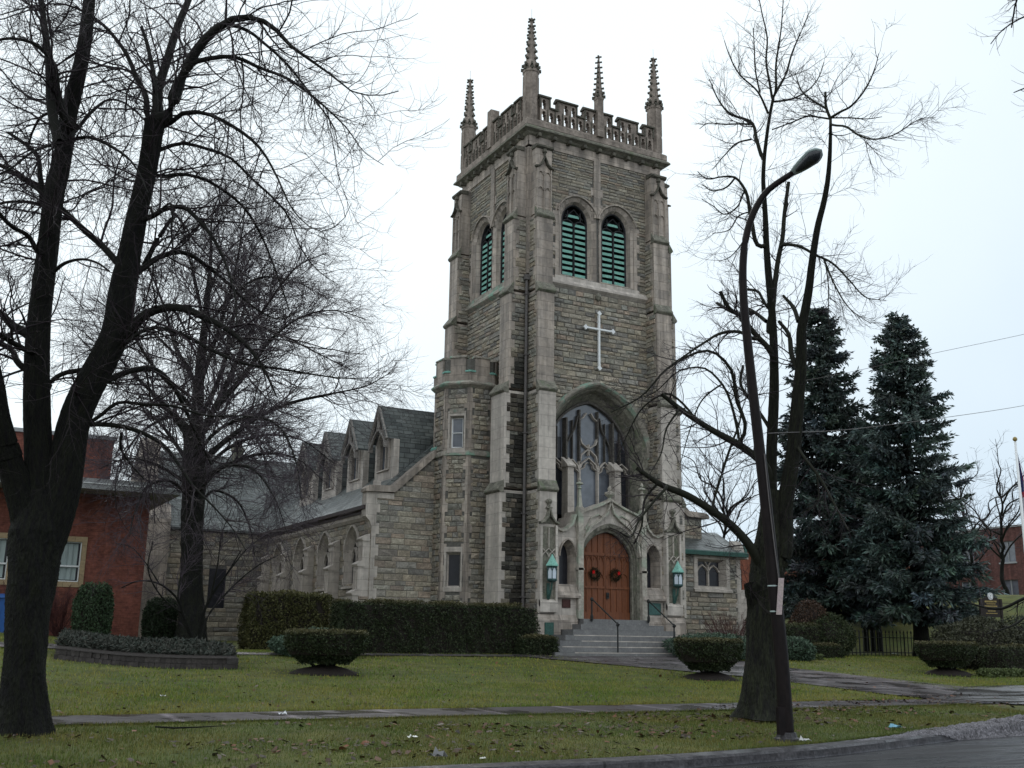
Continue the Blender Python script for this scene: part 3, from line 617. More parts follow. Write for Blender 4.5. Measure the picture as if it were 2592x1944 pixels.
# lantern niches in the lower front buttresses
for u in (.44, W6-.44):
    b = MB(); p = .985; h = .27
    b2 = MB(); box(b2, FR, u-h, u+h, p-.02, p+.012, 2.95, 5.5); n0 = b2.build('niche', M['weath'], church)
    for s_ in (-1, 1): box(b, FR, u+s_*(h+.045)-.045, u+s_*(h+.045)+.045, p-.01, p+.09, 2.7, 5.55)
    wprism(b, FR, u-h-.09, u+h+.09, [(p, 2.95), (p+.11, 2.85), (p+.11, 2.5), (p, 2.5)])
    for s_ in (-.5, .5):
        for z in (4.6,): bar(b, FR, [(u+s_*h-h*.5, z+.12), (u+s_*h, z-.0), (u+s_*h+h*.5, z+.12)], .018, p+.05, .02); bar(b, FR, [(u+s_*h-h*.5, z-.18), (u+s_*h-h*.35, z-.08), (u+s_*h, z), (u+s_*h+h*.35, z-.08), (u+s_*h+h*.5, z-.18)], .018, p+.05, .02)
    bar(b, FR, [(u, 4.75), (u, 5.45)], .02, p+.05, .03)
    b.build('niche_frame', M['pale'], n0)
    b = MB(); og = [(u-h-.12, 5.62), (u-h*.8, 5.68), (u-h*.3, 5.85), (u, 6.15)]; og += [(2*u-a, z) for a, z in og[::-1][1:]]; bar(b, FR, og, .05, p+.08, .1)
    plate(b, FR, og, w=p+.04); box(b, FR, u-.12, u+.12, p-.05, p+.1, 6.15, 6.2); lathe(b, FR(u, p+.05, 0), [(.03, 6.1), (.06, 6.3), (.13, 6.38), (.13, 6.44), (.05, 6.5)], 6)
    b.build('niche_canopy', M['weath'], n0)
# ---- doors
for s_, nm in ((-1, 'left'), (1, 'right')):
    b = MB(); lp = [p for p in DI if (p[0]-3.23)*s_ >= -.001]; lp = lp if s_ > 0 else lp
    if s_ > 0: lp = [(3.235, 2.3)]+[(max(u, 3.235), z) for u, z in lp]
    else: lp = lp+[(3.225, 2.3)]; lp = [(min(u, 3.225), z) for u, z in lp]
    cl = []
    for q in lp:
        if not cl or abs(q[0]-cl[-1][0])+abs(q[1]-cl[-1][1]) > .01: cl.append(q)
    plate(b, FR, cl, w=.4); dr = b.build('door_leaf', M['door'], church); dr['label'] = nm+' leaf of the arched oak doors'
    b = MB()
    for k in range(5):     # vertical ribs
        u = 3.23+s_*(.03+k*.255); zt = 4.4+archz((u-3.23)/1.1, 1.1, .9)-.03
        for za, zb in ((2.58, 3.42), (3.5, 4.62), (4.74, zt)):
            if zb > za: box(b, FR, u-.022, u+.022, .39, .43, za, zb)
    u0, u1 = (2.14, 3.22) if s_ < 0 else (3.24, 4.32)
    for z, h in ((2.3, .27), (3.42, .08), (4.62, .11)): box(b, FR, u0, u1, .39, .445, z, z+h)
    for k in range(4): c = 3.23+s_*(.16+k*.255); bar(b, FR, [(c-.1, 4.42), (c-.06, 4.54), (c, 4.6), (c+.06, 4.54), (c+.1, 4.42)], .014, .42, .02)
    for c in (3.23+s_*.29, 3.23+s_*.8): bar(b, FR, [(c+.22*math.sin(q), 3.8+.2*math.cos(q)) for q in np.linspace(-1.57, 1.57, 7)], .014, .42, .02)
    b.build('door_ribs', M['door'], dr)
    if s_ > 0: b = MB(); box(b, FR, 3.27, 3.39, .42, .47, 3.06, 3.28); tube(b, [FR(3.33, .46, 3.14), FR(3.33, .53, 3.14), FR(3.33, .53, 3.24)], .015, 6); b.build('door_handle', M['iron'], dr)
b = MB(); bar(b, FR, [(u, z) for u, z in DI], .02, .42, .05); b.build('door_frame', M['gutter'], church)
# ---- stair turret
TC = (XC-.85, YC+3.2); AP = 1.2; tw = MB(); tq = MB(); tb = MB(); RA = AP/math.cos(math.pi/8)
TF = []
for k in range(8):
    q = -math.pi/2-k*math.pi/4; w_ = np.array([math.cos(q), math.sin(q), 0]); u_ = np.array([-w_[1], w_[0], 0]);
    if k < 4: TF.append(Fr((TC[0]+w_[0]*AP, TC[1]+w_[1]*AP, 0), u_, w_))
TF.append(Fr((TC[0]+AP*math.cos(-math.pi/4), TC[1]+AP*math.sin(-math.pi/4), 0), (math.cos(math.pi/4), math.sin(math.pi/4), 0), (math.cos(-math.pi/4), math.sin(-math.pi/4), 0)))
hs_ = .497
for k, fr in enumerate(TF): plate(tb, fr, [(-hs_, .9), (hs_, .9), (hs_, 12.15), (-hs_, 12.15)], [[(-.25, 8.65), (.25, 8.65), (.25, 9.85), (-.25, 9.85)], [(-.25, 3.4), (.25, 3.4), (.25, 4.65), (-.25, 4.65)]] if k == 1 else [], w=0)
lathe(tb, (TC[0], TC[1], 0), [(RA-.5, .9), (RA-.5, 12.1)], 8, math.pi/8)
tws = []; tur = tb.build('stair_turret', M['mortar'], church); tur['label'] = 'octagonal stair turret with green stained battlement'
for k, fr in enumerate(TF):
    def ex(a, c, k=k):
        z = (a+c)/2; q = .1+.1*(int(z/.4) % 2); r = [(-1, -hs_+q), (hs_-q, 1)]
        if k == 1 and (8.45 < z < 10.15 or 3.2 < z < 4.95): r.append((-.4, .4))
        if 8.32 < z < 8.6 or 10.95 < z < 11.3: r.append((-1, 1))
        return r
    tw = MB(); ashlar(tw, fr, -hs_, hs_, 1, 11.1, 0, ex, ch=(.14, .24), cl=(.2, .4), tone=lambda u, z: 1.05)
    for z in np.arange(1, 11, .8): box(tq, fr, -hs_, -hs_+.1, -.02, .022, z, z+.8); box(tq, fr, hs_-.1, hs_, -.02, .022, z, z+.8); box(tq, fr, -hs_+.1, -hs_+.21, -.02, .02, z+.4, z+.8); box(tq, fr, hs_-.21, hs_-.1, -.02, .02, z+.4, z+.8)
    box(tq, fr, -hs_*1.1, hs_*1.1, -.2, .06, 11.2, 12.0-.35)
    box(tq, fr, -.31, .31, -.2, .062, 11.64, 12.2); tws.append(tw)
for tw in tws: tw.build('facet_masonry', M['ashlar'], tur, col=True)
tq.build('turret_quoins', M['dress'], tur)
b = MB(); RR = lambda e: RA+e
lathe(b, (TC[0], TC[1], 0), [(RR(.02), 11.0), (RR(.16), 11.12), (RR(.18), 11.18), (RR(.05), 11.3)], 8, math.pi/8); b.build('turret_string_course', M['verdi'], tur); b = MB(); lathe(b, (TC[0], TC[1], 0), [(RR(.0), 8.34), (RR(.06), 8.36), (RR(.04), 8.5), (RR(0), 8.58)], 8, math.pi/8)
for fr in TF: wprism(b, fr, -.35, .35, [(-.22, 12.2), (.1, 12.2), (.1, 12.26), (-.05, 12.32), (-.22, 12.26)])
b.build('turret_string_course', M['verdi'], tur)
b = MB()
for fr in TF: wprism(b, fr, -.56, -.31, [(-.2, 11.62), (.1, 11.62), (.1, 11.68), (-.2, 11.76)]); wprism(b, fr, .31, .56, [(-.2, 11.62), (.1, 11.62), (.1, 11.68), (-.2, 11.76)]); 
for fr in (TF[0], TF[1], TF[4]): box(b, fr, .33, .47, -.24, -.12, 11.7, 12.0)
b.build('copper_flashing', M['copper'], tur)
b = MB(); q = TF[1]
for z0, z1, gm in ((8.68, 9.8, 'bluegl'), (3.45, 4.6, 'glass')):
    hw = .22; o_ = [(-.36, z0-.22), (.36, z0-.22), (.36, z1+.28), (-.36, z1+.28)]; i_ = [(-hw, z0), (hw, z0), (hw, z1), (-hw, z1)]; o1 = [(-hw-.08, z0-.06), (hw+.08, z0-.06), (hw+.08, z1+.1), (-hw-.08, z1+.1)]
    plate(b, q, o_, [o1], w=.045); band(b, q, o1, i_, .045, -.12, True); loft(b, [q(u, .045, z) for u, z in o_], [q(u, -.05, z) for u, z in o_])
    g = MB(); plate(g, q, i_, w=-.12); g_ = g.build('turret_window', M[gm], tur)
    if gm == 'bluegl': g = MB(); bar(g, q, i_+[i_[0]], .03, -.1, .03); bar(g, q, [(-hw, (z0+z1)/2), (hw, (z0+z1)/2)], .025, -.1, .03); g.build('sash', M['white'], g_)
b.build('turret_window_surround', M['pale'], tur)
b = MB(); wprism(b, q, -.3, .3, [(.04, 10.18), (.06, 10.18), (.06, 10.0), (.04, 10.0)]); b.build('copper_stain', M['verdi'], tur)
b = MB(); box(b, FL, 1.26, 1.34, .5, .75, 1.0, 5.0); b.build('copper_trim', M['copper'], church)
# ---- nave
NX, NY = -4.56, 3.5          # side wall and end wall, measured from the tower corner
FS = Fr((XC+NX, YC+NY, 0), (0, 1, 0), (-1, 0, 0)); FG = Fr((XC, YC+NY, 0), (1, 0, 0), (0, -1, 0))
SL = .9
b = MB(); gp = [(NX, .8), (-.3, .8), (-.3, 10.2), (-3.7, 7.0), (-3.75, 6.85), (NX, 6.85)]; plate(b, FG, gp, w=0); b.build('wall_core', M['mortar'], church)['label'] = 'mortar joints of the aisle end wall'
def gh(z0, z1):
    z = z1; r = [(-9, NX+.16+.12*(int(z0/.4) % 2))]
    if z > 6.85: r.append((-9, -3.7+(z-7.0)/SL+.02))
    return r
b = MB(); ashlar(b, FG, NX, -1.3, .9, 9.7, 0, gh, ch=(.16, .27), cl=(.3, .8), rel=(.008, .03), tone=lambda u, z: 1.08); aw = b.build('aisle_end_wall', M['ashlar'], church, col=True)
b = MB()
for z in np.arange(.9, 6.8, .8): box(b, FG, NX-.01, NX+.16, -.05, .022, z, z+.8); box(b, FG, NX+.16, NX+.29, -.02, .02, z+.4, z+.8)
box(b, FG, NX-.28, -3.72, -.4, .03, 6.65, 6.86); wprism(b, Fr(FG(0, 0, 0), (0, 1, 0), (1, 0, 0)), -.04, .4, [(NX-.02, 5.55), (NX-.1, 5.75), (NX-.28, 5.95), (NX-.28, 6.66), (NX, 6.66)])
b.build('aisle_quoins', M['pale'], aw)
b = MB(); fs = Fr(FG(0, 0, 0), (0, 1, 0), (1, 0, 0))
cp = [(NX-.34, 6.86), (NX-.34, 6.98), (NX-.2, 7.1), (-3.82, 7.14), (-1.72, 7.14+2.1*SL), (-1.6, 7.0+2.05*SL+.02), (-3.72, 6.9)]; wprism(b, fs, -.14, .42, cp); b.build('aisle_coping', M['dress'], aw)
b = MB(); wprism(b, fs, -.16, .44, [(-2.1, 7.14+1.72*SL+.01), (-1.75, 7.14+2.07*SL+.01), (-1.75, 7.2+2.07*SL+.03), (-2.1, 7.2+1.72*SL+.03)]); b.build('copper_flashing', M['copper'], aw)
# side wall with windows and stepped buttresses
LN = 15.2; BAY = 3.25; W1 = 1.9
wins = [arch(W1+k*BAY, .82, 3.45, 4.75, 5.76, n=8, k=.8) for k in range(4)]; winsI = [arch(W1+k*BAY, .66, 3.55, 4.7, 5.5, n=8, k=.78) for k in range(4)]
b = MB(); plate(b, FS, [(0, .8), (LN, .8), (LN, 6.3), (0, 6.3)], wins, w=0); b.build('wall_core', M['mortar'], church)['label'] = 'mortar joints of the nave side wall'
hw_ = [hole_loop(w_, .02) for w_ in wins]
b = MB(); ashlar(b, FS, 0, LN, .9, 5.86, 0, lambda a, c: sum([h(a, c) for h in hw_], []), ch=(.16, .27), cl=(.3, .75), rel=(.008, .03), tone=lambda u, z: (.34, .3, .235) if rnd.random() < .18 else 1.12)
sw = b.build('nave_side_wall', M['ashlar'], church, col=True)
b = MB(); wprism(b, FS, 0, LN, [(-.02, 5.84), (.06, 5.84), (.14, 5.95), (.16, 6.08), (-.02, 6.08)]); b.build('eaves_cornice', M['pale'], sw)
b = MB(); wprism(b, FS, .02, LN, [(0, 6.08), (.2, 6.08), (.2, 6.2), (.34, 6.22), (.34, 6.36), (.3, 6.36), (0, 6.33)]); b.build('gutter', M['gutter'], sw)
for k, (o_, i_) in enumerate(zip(wins, winsI)):
    g = MB(); plate(g, FS, i_, w=-.26); wg = g.build('nave_window', M['glass'], sw)
    b = MB(); m1 = [(a*.5+c*.5, z*.5+d*.5) for (a, z), (c, d) in zip(o_, i_)]; band(b, FS, o_, m1, .04, -.1, True); band(b, FS, m1, i_, -.1, -.27, True); bar(b, FS, o_[1:-1], .05, .03, .06)
    for z in np.arange(3.5, 5.1, .5):
        for s_ in (-1, 1): c = W1+k*BAY+s_*.9; box(b, FS, c-.1, c+.1, -.02, .032, z, z+.25)
    wprism(b, FS, W1+k*BAY-.9, W1+k*BAY+.9, [(-.4, 3.56), (.1, 3.42), (.1, 3.34), (-.4, 3.34)]); b.build('window_surround', M['pale'], wg)
    b = MB(); c = W1+k*BAY; bar(b, FS, [(c, 3.5), (c, 4.9)], .05, -.2)
    for s_ in (-1, 1): bar(b, FS, [(c+s_*.31-.3, 4.5), (c+s_*.31-.2, 4.75), (c+s_*.31, 4.92), (c+s_*.31+.2, 4.75), (c+s_*.31+.3, 4.5)], .04, -.2)
    bar(b, FS, [(c, 4.95), (c-.2, 5.12), (c, 5.34), (c+.2, 5.12), (c, 4.95)], .035, -.2); b.build('tracery', M['pale'], wg)
for k in range(5):
    c = .28+k*BAY if k else .27; b = MB(); h = .24
    for z0, z1, p in ((.8, 3.1, .62), (3.1, 4.15, .46), (4.15, 5.1, .3)):
        box(b, FS, c-h, c+h, -.02, p, z0, z1); wprism(b, FS, c-h-.04, c+h+.04, [(p-.25, z1+.2), (p+.05, z1+.04), (p+.07, z1), (p+.02, z1-.08), (p-.25, z1-.08)])
        if z0 > 1: bar(b, FS, [(c-.12, z1-.25), (c-.12, z0+.15), (c+.12, z0+.15), (c+.12, z1-.25), (c-.12, z1-.25)], .02, p+.01, .02)
    lo = b.build('nave_buttress', M['pale'], sw)
    b = MB(); ex = lambda a, c_: [(.3+.1*(int(a/.3) % 2), 2)]
    for s_ in (-1, 1): ashlar(b, Fr(FS(c+s_*h, 0, 0), FS.w, s_*FS.u), 0, .6, .9, 3.0, .004, ex, cl=(.2, .3))
    b.build('side_masonry', M['ashlar'], lo, col=True)
# roofs
def quad(b, pts): b.poly(pts)
FN = fs   # frame: u = depth, w = +X
rz = lambda x: 6.36+SL*(x-(NX-.3))
b = MB(); wprism(b, FN, .38, 19.5, [(NX-.3, 6.3), (NX-.3, 6.37), (-.02, rz(-.02)), (3.2, 11.0), (W6+.02, rz(-.02)), (W6-NX+.3, 6.37), (W6-NX+.3, 6.3), (3.2, 6.3)]); b.build('nave_roof', M['slate'], church)
b = MB(); box(b, FR, W6-NX-.2, W6-NX, -19, -3.6, .8, 6.35); plate(b, FG, [(W6+.1, .8), (W6-NX, .8), (W6-NX, 6.85), (W6-NX-.85, 6.9), (W6+.3, 9.9), (W6+.1, 10)], w=0); b.build('wall_core', M['mortar'], church)
b = MB(); ashlar(b, FG, W6+.1, W6-NX, .9, 9.7, 0, lambda a, c: [(W6-NX-.86-(c-6.95)/SL, 20)] if c > 6.9 else [], ch=(.16, .27), cl=(.3, .8), rel=(.008, .03)); ae = b.build('aisle_end_wall', M['ashlar'], church, col=True)
ae['label'] = 'right aisle end wall half hidden by branches'
b = MB(); wprism(b, fs, -.14, .42, [(W6-(a), z) for a, z in cp]); b.build('aisle_coping', M['dress'], ae)
# dormers
for k in range(4):
    c = W1+k*BAY-.28; FD = Fr((XC-3.55, YC+NY, 0), (0, 1, 0), (-1, 0, 0)); hw = .95; ze = 9.28; zp = 10.56; zb = 7.2
    b = MB(); wi = arch(c, .6, 7.95, 8.95, 9.6, n=6, k=.7); plate(b, FD, [(c-hw, zb), (c+hw, zb), (c+hw, ze-.2), (c, zp-.12), (c-hw, ze-.2)], [wi], w=0, thick=.25)
    d = b.build('dormer', M['pale'], church); d['label'] = ['nearest dormer beside the stair turret', 'second dormer from the turret', 'third dormer from the turret', 'farthest dormer, next to the transept'][k]
    b = MB(); wprism(b, FD, c-hw+.05, c-hw+.1, [(-.25, 7.2), (-.25, ze), (-3.2, ze), (-3.2, 9.9), (-2.4, 8.9)]) if False else None
    for s_ in (-1, 1):
        u = c+s_*(hw-.04); b.add([FD(u, -.2, 7.3), FD(u, -.2, ze), FD(u, -2.45, ze), FD(u, -2.45, ze-.02)], [(0, 1, 2, 3)])
    b.build('dormer_cheek', M['slate'], d)
    b = MB(); xe = 3.6; wf = .36; hr = .93; el = ze-.1
    for s_ in (-1, 1):
        b.poly([FD(c+s_*hr, wf, el), FD(c+s_*hr, -2.75, el), FD(c, -xe-.3, zp), FD(c, wf, zp)]); b.poly([FD(c+s_*hr, wf, el-.07), FD(c+s_*hr, -2.75, el-.07), FD(c, -xe-.3, zp-.07), FD(c, wf, zp-.07)]); b.poly([FD(c+s_*hr, wf, el-.07), FD(c+s_*hr, -2.75, el-.07), FD(c+s_*hr, -2.75, el), FD(c+s_*hr, wf, el)])
    b.build('dormer_roof', M['slate'], d)
    b = MB()
    for s_ in (-1, 1):      # carved timber bargeboards under the overhanging roof
        bar(b, FD, [(c+s_*hr, el-.1), (c+s_*hr*.5, (el+zp)/2-.08), (c, zp-.08)], .07, wf-.05, .04)
        bar(b, FD, [(c+s_*hr*.86, el-.42), (c+s_*hr*.86, el+.02)], .06, wf-.08, .08); bar(b, FD, [(c+s_*hr*.86, el-.3), (c+s_*hr*.5, el+.12), (c+s_*.12, el+.35), (c, el+.75)], .05, wf-.07, .04)
    bar(b, FD, [(c, el+.3), (c, zp-.1)], .05, wf-.07, .05)
    b.build('bargeboard', M['timber'], d); b = MB(); bar(b, FD, wi+[wi[0]], .05, .01, .06); bar(b, FD, [(c, 7.95), (c, 9.3)], .05, -.1, .05); bar(b, FD, [(c-.5, 9.05), (c-.3, 9.25), (c, 9.0), (c+.3, 9.25), (c+.5, 9.05)], .04, -.1, .05); b.build('mullion', M['pale'], d)
    g = MB(); plate(g, FD, wi, w=-.18); g = g.build('dormer_window', M['bluegl'], d)
# transept
TY = 17.9; FT = Fr((XC, YC+TY, 0), (1, 0, 0), (0, -1, 0))
tl, tr = -9.7, -3.0
b = MB(); box(b, FT, tl, tr, -8, -.05, .8, 6.4); b.build('wall_core', M['mortar'], church)
b = MB(); ashlar(b, FT, tl, tr, .9, 6.3, -.05, lambda a, c: [(-7.1, -6.3)] if 2.6 < a < 4.6 else [], ch=(.18, .3), cl=(.35, .9)); tra = b.build('transept_wall', M['ashlar'], church, col=True)
b = MB(); box(b, FT, -7.1, -6.3, -.4, -.04, 2.6, 4.6); b.build('transept_window', M['glass'], tra)
b = MB(); wprism(b, FT, tl, 2, [(.15, 6.36), (.15, 6.44), (-4, 10.65), (-8.1, 6.44), (-8.1, 6.36)]); b.build('transept_roof', M['slate'], church)
b = MB(); wprism(b, FT, tl-.45, tl+.1, [(.3, .8), (.3, 7.4), (.05, 7.6), (-3.8, 11.2), (-4.2, 11.2), (-8.2, 7.2), (-8.2, .8)]); box(b, FT, tl-.75, tl+.5, -.5, .6, .8, 6.6); wprism(b, FT, tl-.75, tl+.5, [(.62, 6.58), (.62, 6.75), (.2, 7.5), (-.5, 7.5), (-.5, 6.58)]); box(b, FT, tl-.2, tl+.3, -3.4, -2.6, 9, 11.0)
b.build('transept_gable', M['dress'], church)
b = MB(); lathe(b, FT(-5.2, -4, 0), [(.34, 10.4), (.3, 10.95), (.4, 11.0), (.36, 11.15), (.2, 11.3), (.24, 11.45), (.1, 11.6)], 8); b.build('ridge_finial', M['weath'], church)
# low wing right of the tower
WY = 2.6; FWg = Fr((XC, YC+WY, 0), (1, 0, 0), (0, -1, 0)); w0, w1 = W6, 12.3
b = MB(); plate(b, FWg, [(w0, .8), (w1, .8), (w1, 5.3), (w0, 5.3)], [[(9.95, 3.85), (11.5, 3.85), (11.5, 5.02), (9.95, 5.02)]], w=0); box(b, FWg, w1-.3, w1, -3, -.02, .8, 5.28); b.build('wall_core', M['mortar'], church)
b = MB(); ashlar(b, FWg, w0+.3, w1, .9, 5.22, 0, lambda a, c: ([(9.75, 11.7)] if 3.6 < (a+c)/2 < 5.1 else [])+[(w1-.2-.1*(int(a/.3) % 2), 20)], ch=(.14, .24), cl=(.3, .7), tone=lambda u, z: 1.05); wg = b.build('low_wing_wall', M['ashlar'], church, col=True)
b = MB(); o_ = [(9.75, 3.7), (11.7, 3.7), (11.7, 5.2), (9.75, 5.2)]; i0 = [(9.95, 3.85), (11.5, 3.85), (11.5, 5.02), (9.95, 5.02)]; i1 = [(10.1, 3.9), (11.35, 3.9), (11.35, 4.92), (10.1, 4.92)]
plate(b, FWg, o_, [i0], w=.045); loft(b, [FWg(u, .045, z) for u, z in o_], [FWg(u, -.03, z) for u, z in o_]); band(b, FWg, i0, i1, .045, -.3, True)
wprism(b, FWg, 9.7, 11.75, [(0, 3.78), (.14, 3.72), (.14, 3.62), (0, 3.6)])
for z in np.arange(.9, 5.2, .6): box(b, FWg, w1-.2, w1+.01, -.3, .022, z, z+.6); box(b, FWg, w1-.3, w1-.2, -.02, .02, z+.3, z+.6)
wprism(b, FWg, w1-.3, w1+.35, [(-.3, 5.9), (.1, 5.3), (.18, 5.1), (-.3, 5.1)]); wprism(b, FWg, w1, w1+.5, [(-.6, .8), (-.02, .8), (-.02, 3.4), (-.3, 3.8), (-.6, 3.8)])
b.build('wing_dressings', M['pale'], wg)
g = MB(); plate(g, FWg, i1, w=-.3); g = g.build('square_window', M['glass'], wg)
b = MB(); c = 10.72; bar(b, FWg, [(c, 3.9), (c, 4.75)], .05, -.26)
for s_ in (-1, 1): bar(b, FWg, [(c+s_*.3-.3, 4.5), (c+s_*.3-.18, 4.66), (c+s_*.3, 4.78), (c+s_*.3+.18, 4.66), (c+s_*.3+.3, 4.5)], .04, -.26)
bar(b, FWg, [(c, 4.7), (c-.15, 4.92)], .03, -.26); bar(b, FWg, [(c, 4.7), (c+.15, 4.92)], .03, -.26); b.build('tracery', M['pale'], g)
b = MB(); wprism(b, FWg, w0-.4, w1+.1, [(.3, 5.26), (.3, 5.32), (-1.6, 6.35), (-1.7, 6.2), (0, 5.26)]); b.build('wing_roof', M['slate'], wg)
b = MB(); wprism(b, FWg, w0+.2, w1+.2, [(.2, 5.16), (.38, 5.16), (.38, 5.32), (.3, 5.36), (.3, 5.3), (.2, 5.26)]); tube(b, [FWg(w1+.15, .25, 5.2), FWg(w1+.3, .1, 5.35), FWg(w1+.45, -.2, 5.75)], .07, 6); b.build('copper_gutter', M['verd2'], wg)
# ================================================================ things on and around the church
b = MB(); bar(b, FR, [(3.2, 11.95), (3.2, 14.1)], .055, .16, .03); bar(b, FR, [(2.6, 13.5), (3.8, 13.5)], .055, .161, .03)
for (cu, cz) in ((3.2, 11.92), (3.2, 14.15), (2.56, 13.5), (3.84, 13.5)):
    plate(b, FR, [(cu-.11, cz), (cu-.05, cz+.055), (cu, cz+.11), (cu+.05, cz+.055), (cu+.11, cz), (cu+.05, cz-.055), (cu, cz-.11), (cu-.05, cz-.055)], w=.2, thick=.07)
for z in (12.3, 13.8): box(b, FR, 3.18, 3.22, 0, .15, z, z+.04)
tag(b.build('cross', M['white']), 'white budded cross mounted on the tower wall above the great window', 'cross')
def steps():
    st = root('stone_steps', FR(3.2, 1.5, 1.0), 'broad grey granite steps leading up to the oak doors', 'steps')
    H = (2.3-GZ-.02)/7
    for k in range(7):
        z = GZ+.02+k*H; b = MB(); wt = 1.0+(6-k)*.3; l_, r_ = (-.45, -.2, .1, .5, 1., 1.5, 1.8)[k], (6.1, 6., 5.8, 5.6, 5.4, 5.1, 4.65)[k]
        box(b, FR, l_, r_, .3, wt+.2, z-(.3 if k == 0 else .0), z+H-.006); b.build('step', M['granite'], st)
        if k in (0, 1, 2, 3): b = MB(); a_ = l_+rnd.uniform(0, 1); box(b, FR, a_, r_-.1, wt+.195, wt+.204, z+H-.032, z+H-.002); box(b, FR, l_+rnd.uniform(1, 2.4), l_+2.42, wt+.19, wt+.203, z+.01, z+H-.04) if False else None; b.build('pale_nosing_line', M['pale'], st)  # pale strip along the nosing of the lower steps
steps()
def railing(u0, wtop, wbot, lab):
    r = root('handrail', FR(u0, wbot, 1.0), lab, 'handrail', 'iron handrails on the church steps')
    zt, zb = 2.3, 1.25
    b = MB(); tube(b, [FR(u0, wtop, zt-.1), FR(u0, wtop, zt+.68)], .028, 8); lathe(b, FR(u0, wtop, 0), [(.05, zt-.05), (.055, zt+.1), (.035, zt+.16)], 8); lathe(b, FR(u0, wtop, 0), [(.04, zt+.62), (.065, zt+.66), (.06, zt+.71), (.02, zt+.76)], 8); b.build('post', M['iron'], r)
    b = MB(); tube(b, [FR(u0+.02, wbot, zb-.25), FR(u0+.02, wbot, zb+.82)], .028, 8); lathe(b, FR(u0+.02, wbot, 0), [(.04, zb+.78), (.06, zb+.83), (.02, zb+.92)], 8); b.build('post', M['iron'], r)
    b = MB(); tube(b, [FR(u0, wtop, zt+.7), FR(u0+.01, (wtop*.5+wbot*.5), (zt+zb)/2+.78), FR(u0+.02, wbot, zb+.86), FR(u0+.02, wbot+.1, zb+.84)], .026, 8); b.build('rail', M['iron'], r)
railing(2.12, 1.25, 2.85, 'thin black handrail in front of the oak doors')
railing(4.6, 1.25, 2.75, 'thin black handrail at the right edge of the steps')
def lantern(u, lab):
    p = 1.28; c = FR(u, p, 0); r = root('wall_lantern', FR(u, p, 4.0), lab, 'lantern', 'verdigris lanterns in the buttress niches')
    b = MB(); lathe(b, c, [(.25, 4.08), (.25, 4.12), (.19, 4.2), (.07, 4.4), (.05, 4.44), (.02, 4.5)], 6); b.build('lantern_roof', M['copper'], r)
    b = MB(); lathe(b, c, [(.165, 3.62), (.175, 4.08)], 6); b.build('glass_panes', M['opal'], r)
    b = MB(); lathe(b, c, [(.1, 3.52), (.2, 3.58), (.2, 3.63), (.16, 3.65)], 6); lathe(b, c, [(.19, 4.02), (.2, 4.09)], 6)
    for k in range(6): q = k*math.pi/3; P = lambda z, R, dq=0: (c[0]+R*math.cos(q+dq), c[1]+R*math.sin(q+dq), z); tube(b, [P(3.6, .178), P(4.1, .188)], .016, 4); tube(b, [P(3.9, .18), P(4.02, .172, .3), P(4.06, .17, .5)], .012, 4); tube(b, [P(3.9, .18), P(4.02, .172, -.3), P(4.06, .17, -.5)], .012, 4)
    b.build('lantern_frame', M['iron'] if False else mat('green_black_iron', (.03, .075, .075), rough=.5), r)
    b = MB(); tube(b, [FR(u, 1.0, 2.97), FR(u, 1.05, 2.97), FR(u, p-.05, 3.3), FR(u, p, 3.55)], [.05, .05, .03, .03], 6); box(b, FR, u-.06, u+.06, .99, 1.03, 2.98, 3.5); b.build('bracket', M['verd2'], r)
lantern(.44, 'green copper lantern in the niche left of the oak doors'); lantern(W6-.44, 'green copper lantern in the niche right of the oak doors')
def wreath(u, s_, lab):
    r = root('wreath', FR(u, .48, 4.0), lab, 'wreath', 'wreaths hung on the oak doors'); c = np.array(FR(u, .47, 3.92)); b = MB()
    for k in range(900):
        q = rnd.random()*6.283; e = rnd.random()*6.283; rr = .18+.05*math.cos(e)+rnd.gauss(0, .012); p = c+np.array([rr*math.cos(q), -.05*abs(math.sin(e)), rr*math.sin(q)]); a = np.array([rnd.gauss(0, 1) for _ in range(3)]); a /= np.linalg.norm(a); t = np.cross(a, (.3, .5, .8)); g = rnd.uniform(.4, 1.3)
        b.poly([p, p+a*.05+t*.01, p+a*.06-t*.01], (.02*g, .035*g, .02*g))
    b.build('greenery', M['leaf'], r, col=True, recalc=False)
    b = MB(); o = c+np.array([s_*.1, -.08, .09])
    for a in range(7): q = a*.9; d = np.array([math.cos(q), -.2, math.sin(q)])*.05; n_ = np.array([-math.sin(q), 0, math.cos(q)])*.025; b.poly([o, o+d+n_, o+d*1.15-np.array([0, .03, 0]), o+d-n_], (.6, .01, .012))
    for d in ((-.03, -.16), (.05, -.14)): b.poly([o+np.array([-.015, -.01, 0]), o+np.array([.015, -.01, 0]), o+np.array([d[0]+.02, -.01, d[1]*.5]), o+np.array([d[0]-.02, -.01, d[1]*.5])], (.5, .01, .012))
    b.build('red_bow', M['leaf'], r, col=True)
wreath(2.74, -1, 'evergreen wreath with a red bow on the left door'); wreath(3.66, 1, 'evergreen wreath with a red bow on the right door')
def plaque(u, z, w_, h, p, m, lab, lines):
    r = root('plaque', FR(u, p, z), lab, 'plaque'); b = MB(); box(b, FR, u-w_/2, u+w_/2, p-.02, p+.03, z-h/2, z+h/2); b.build('plate', m, r)
    b = MB(); bar(b, FR, [(u-w_/2+.02, z-h/2+.02), (u+w_/2-.02, z-h/2+.02), (u+w_/2-.02, z+h/2-.02), (u-w_/2+.02, z+h/2-.02), (u-w_/2+.02, z-h/2+.02)], .01, p+.032, .008)
    b.build('rim', m, r)
brz = mat('bronze_plate', (.07, .03, .025), rough=.4, metal=.4)
plaque(1.3, 2.82, .34, .3, PW+.0, brz, 'small brown bronze plaque below the left side light', 4)
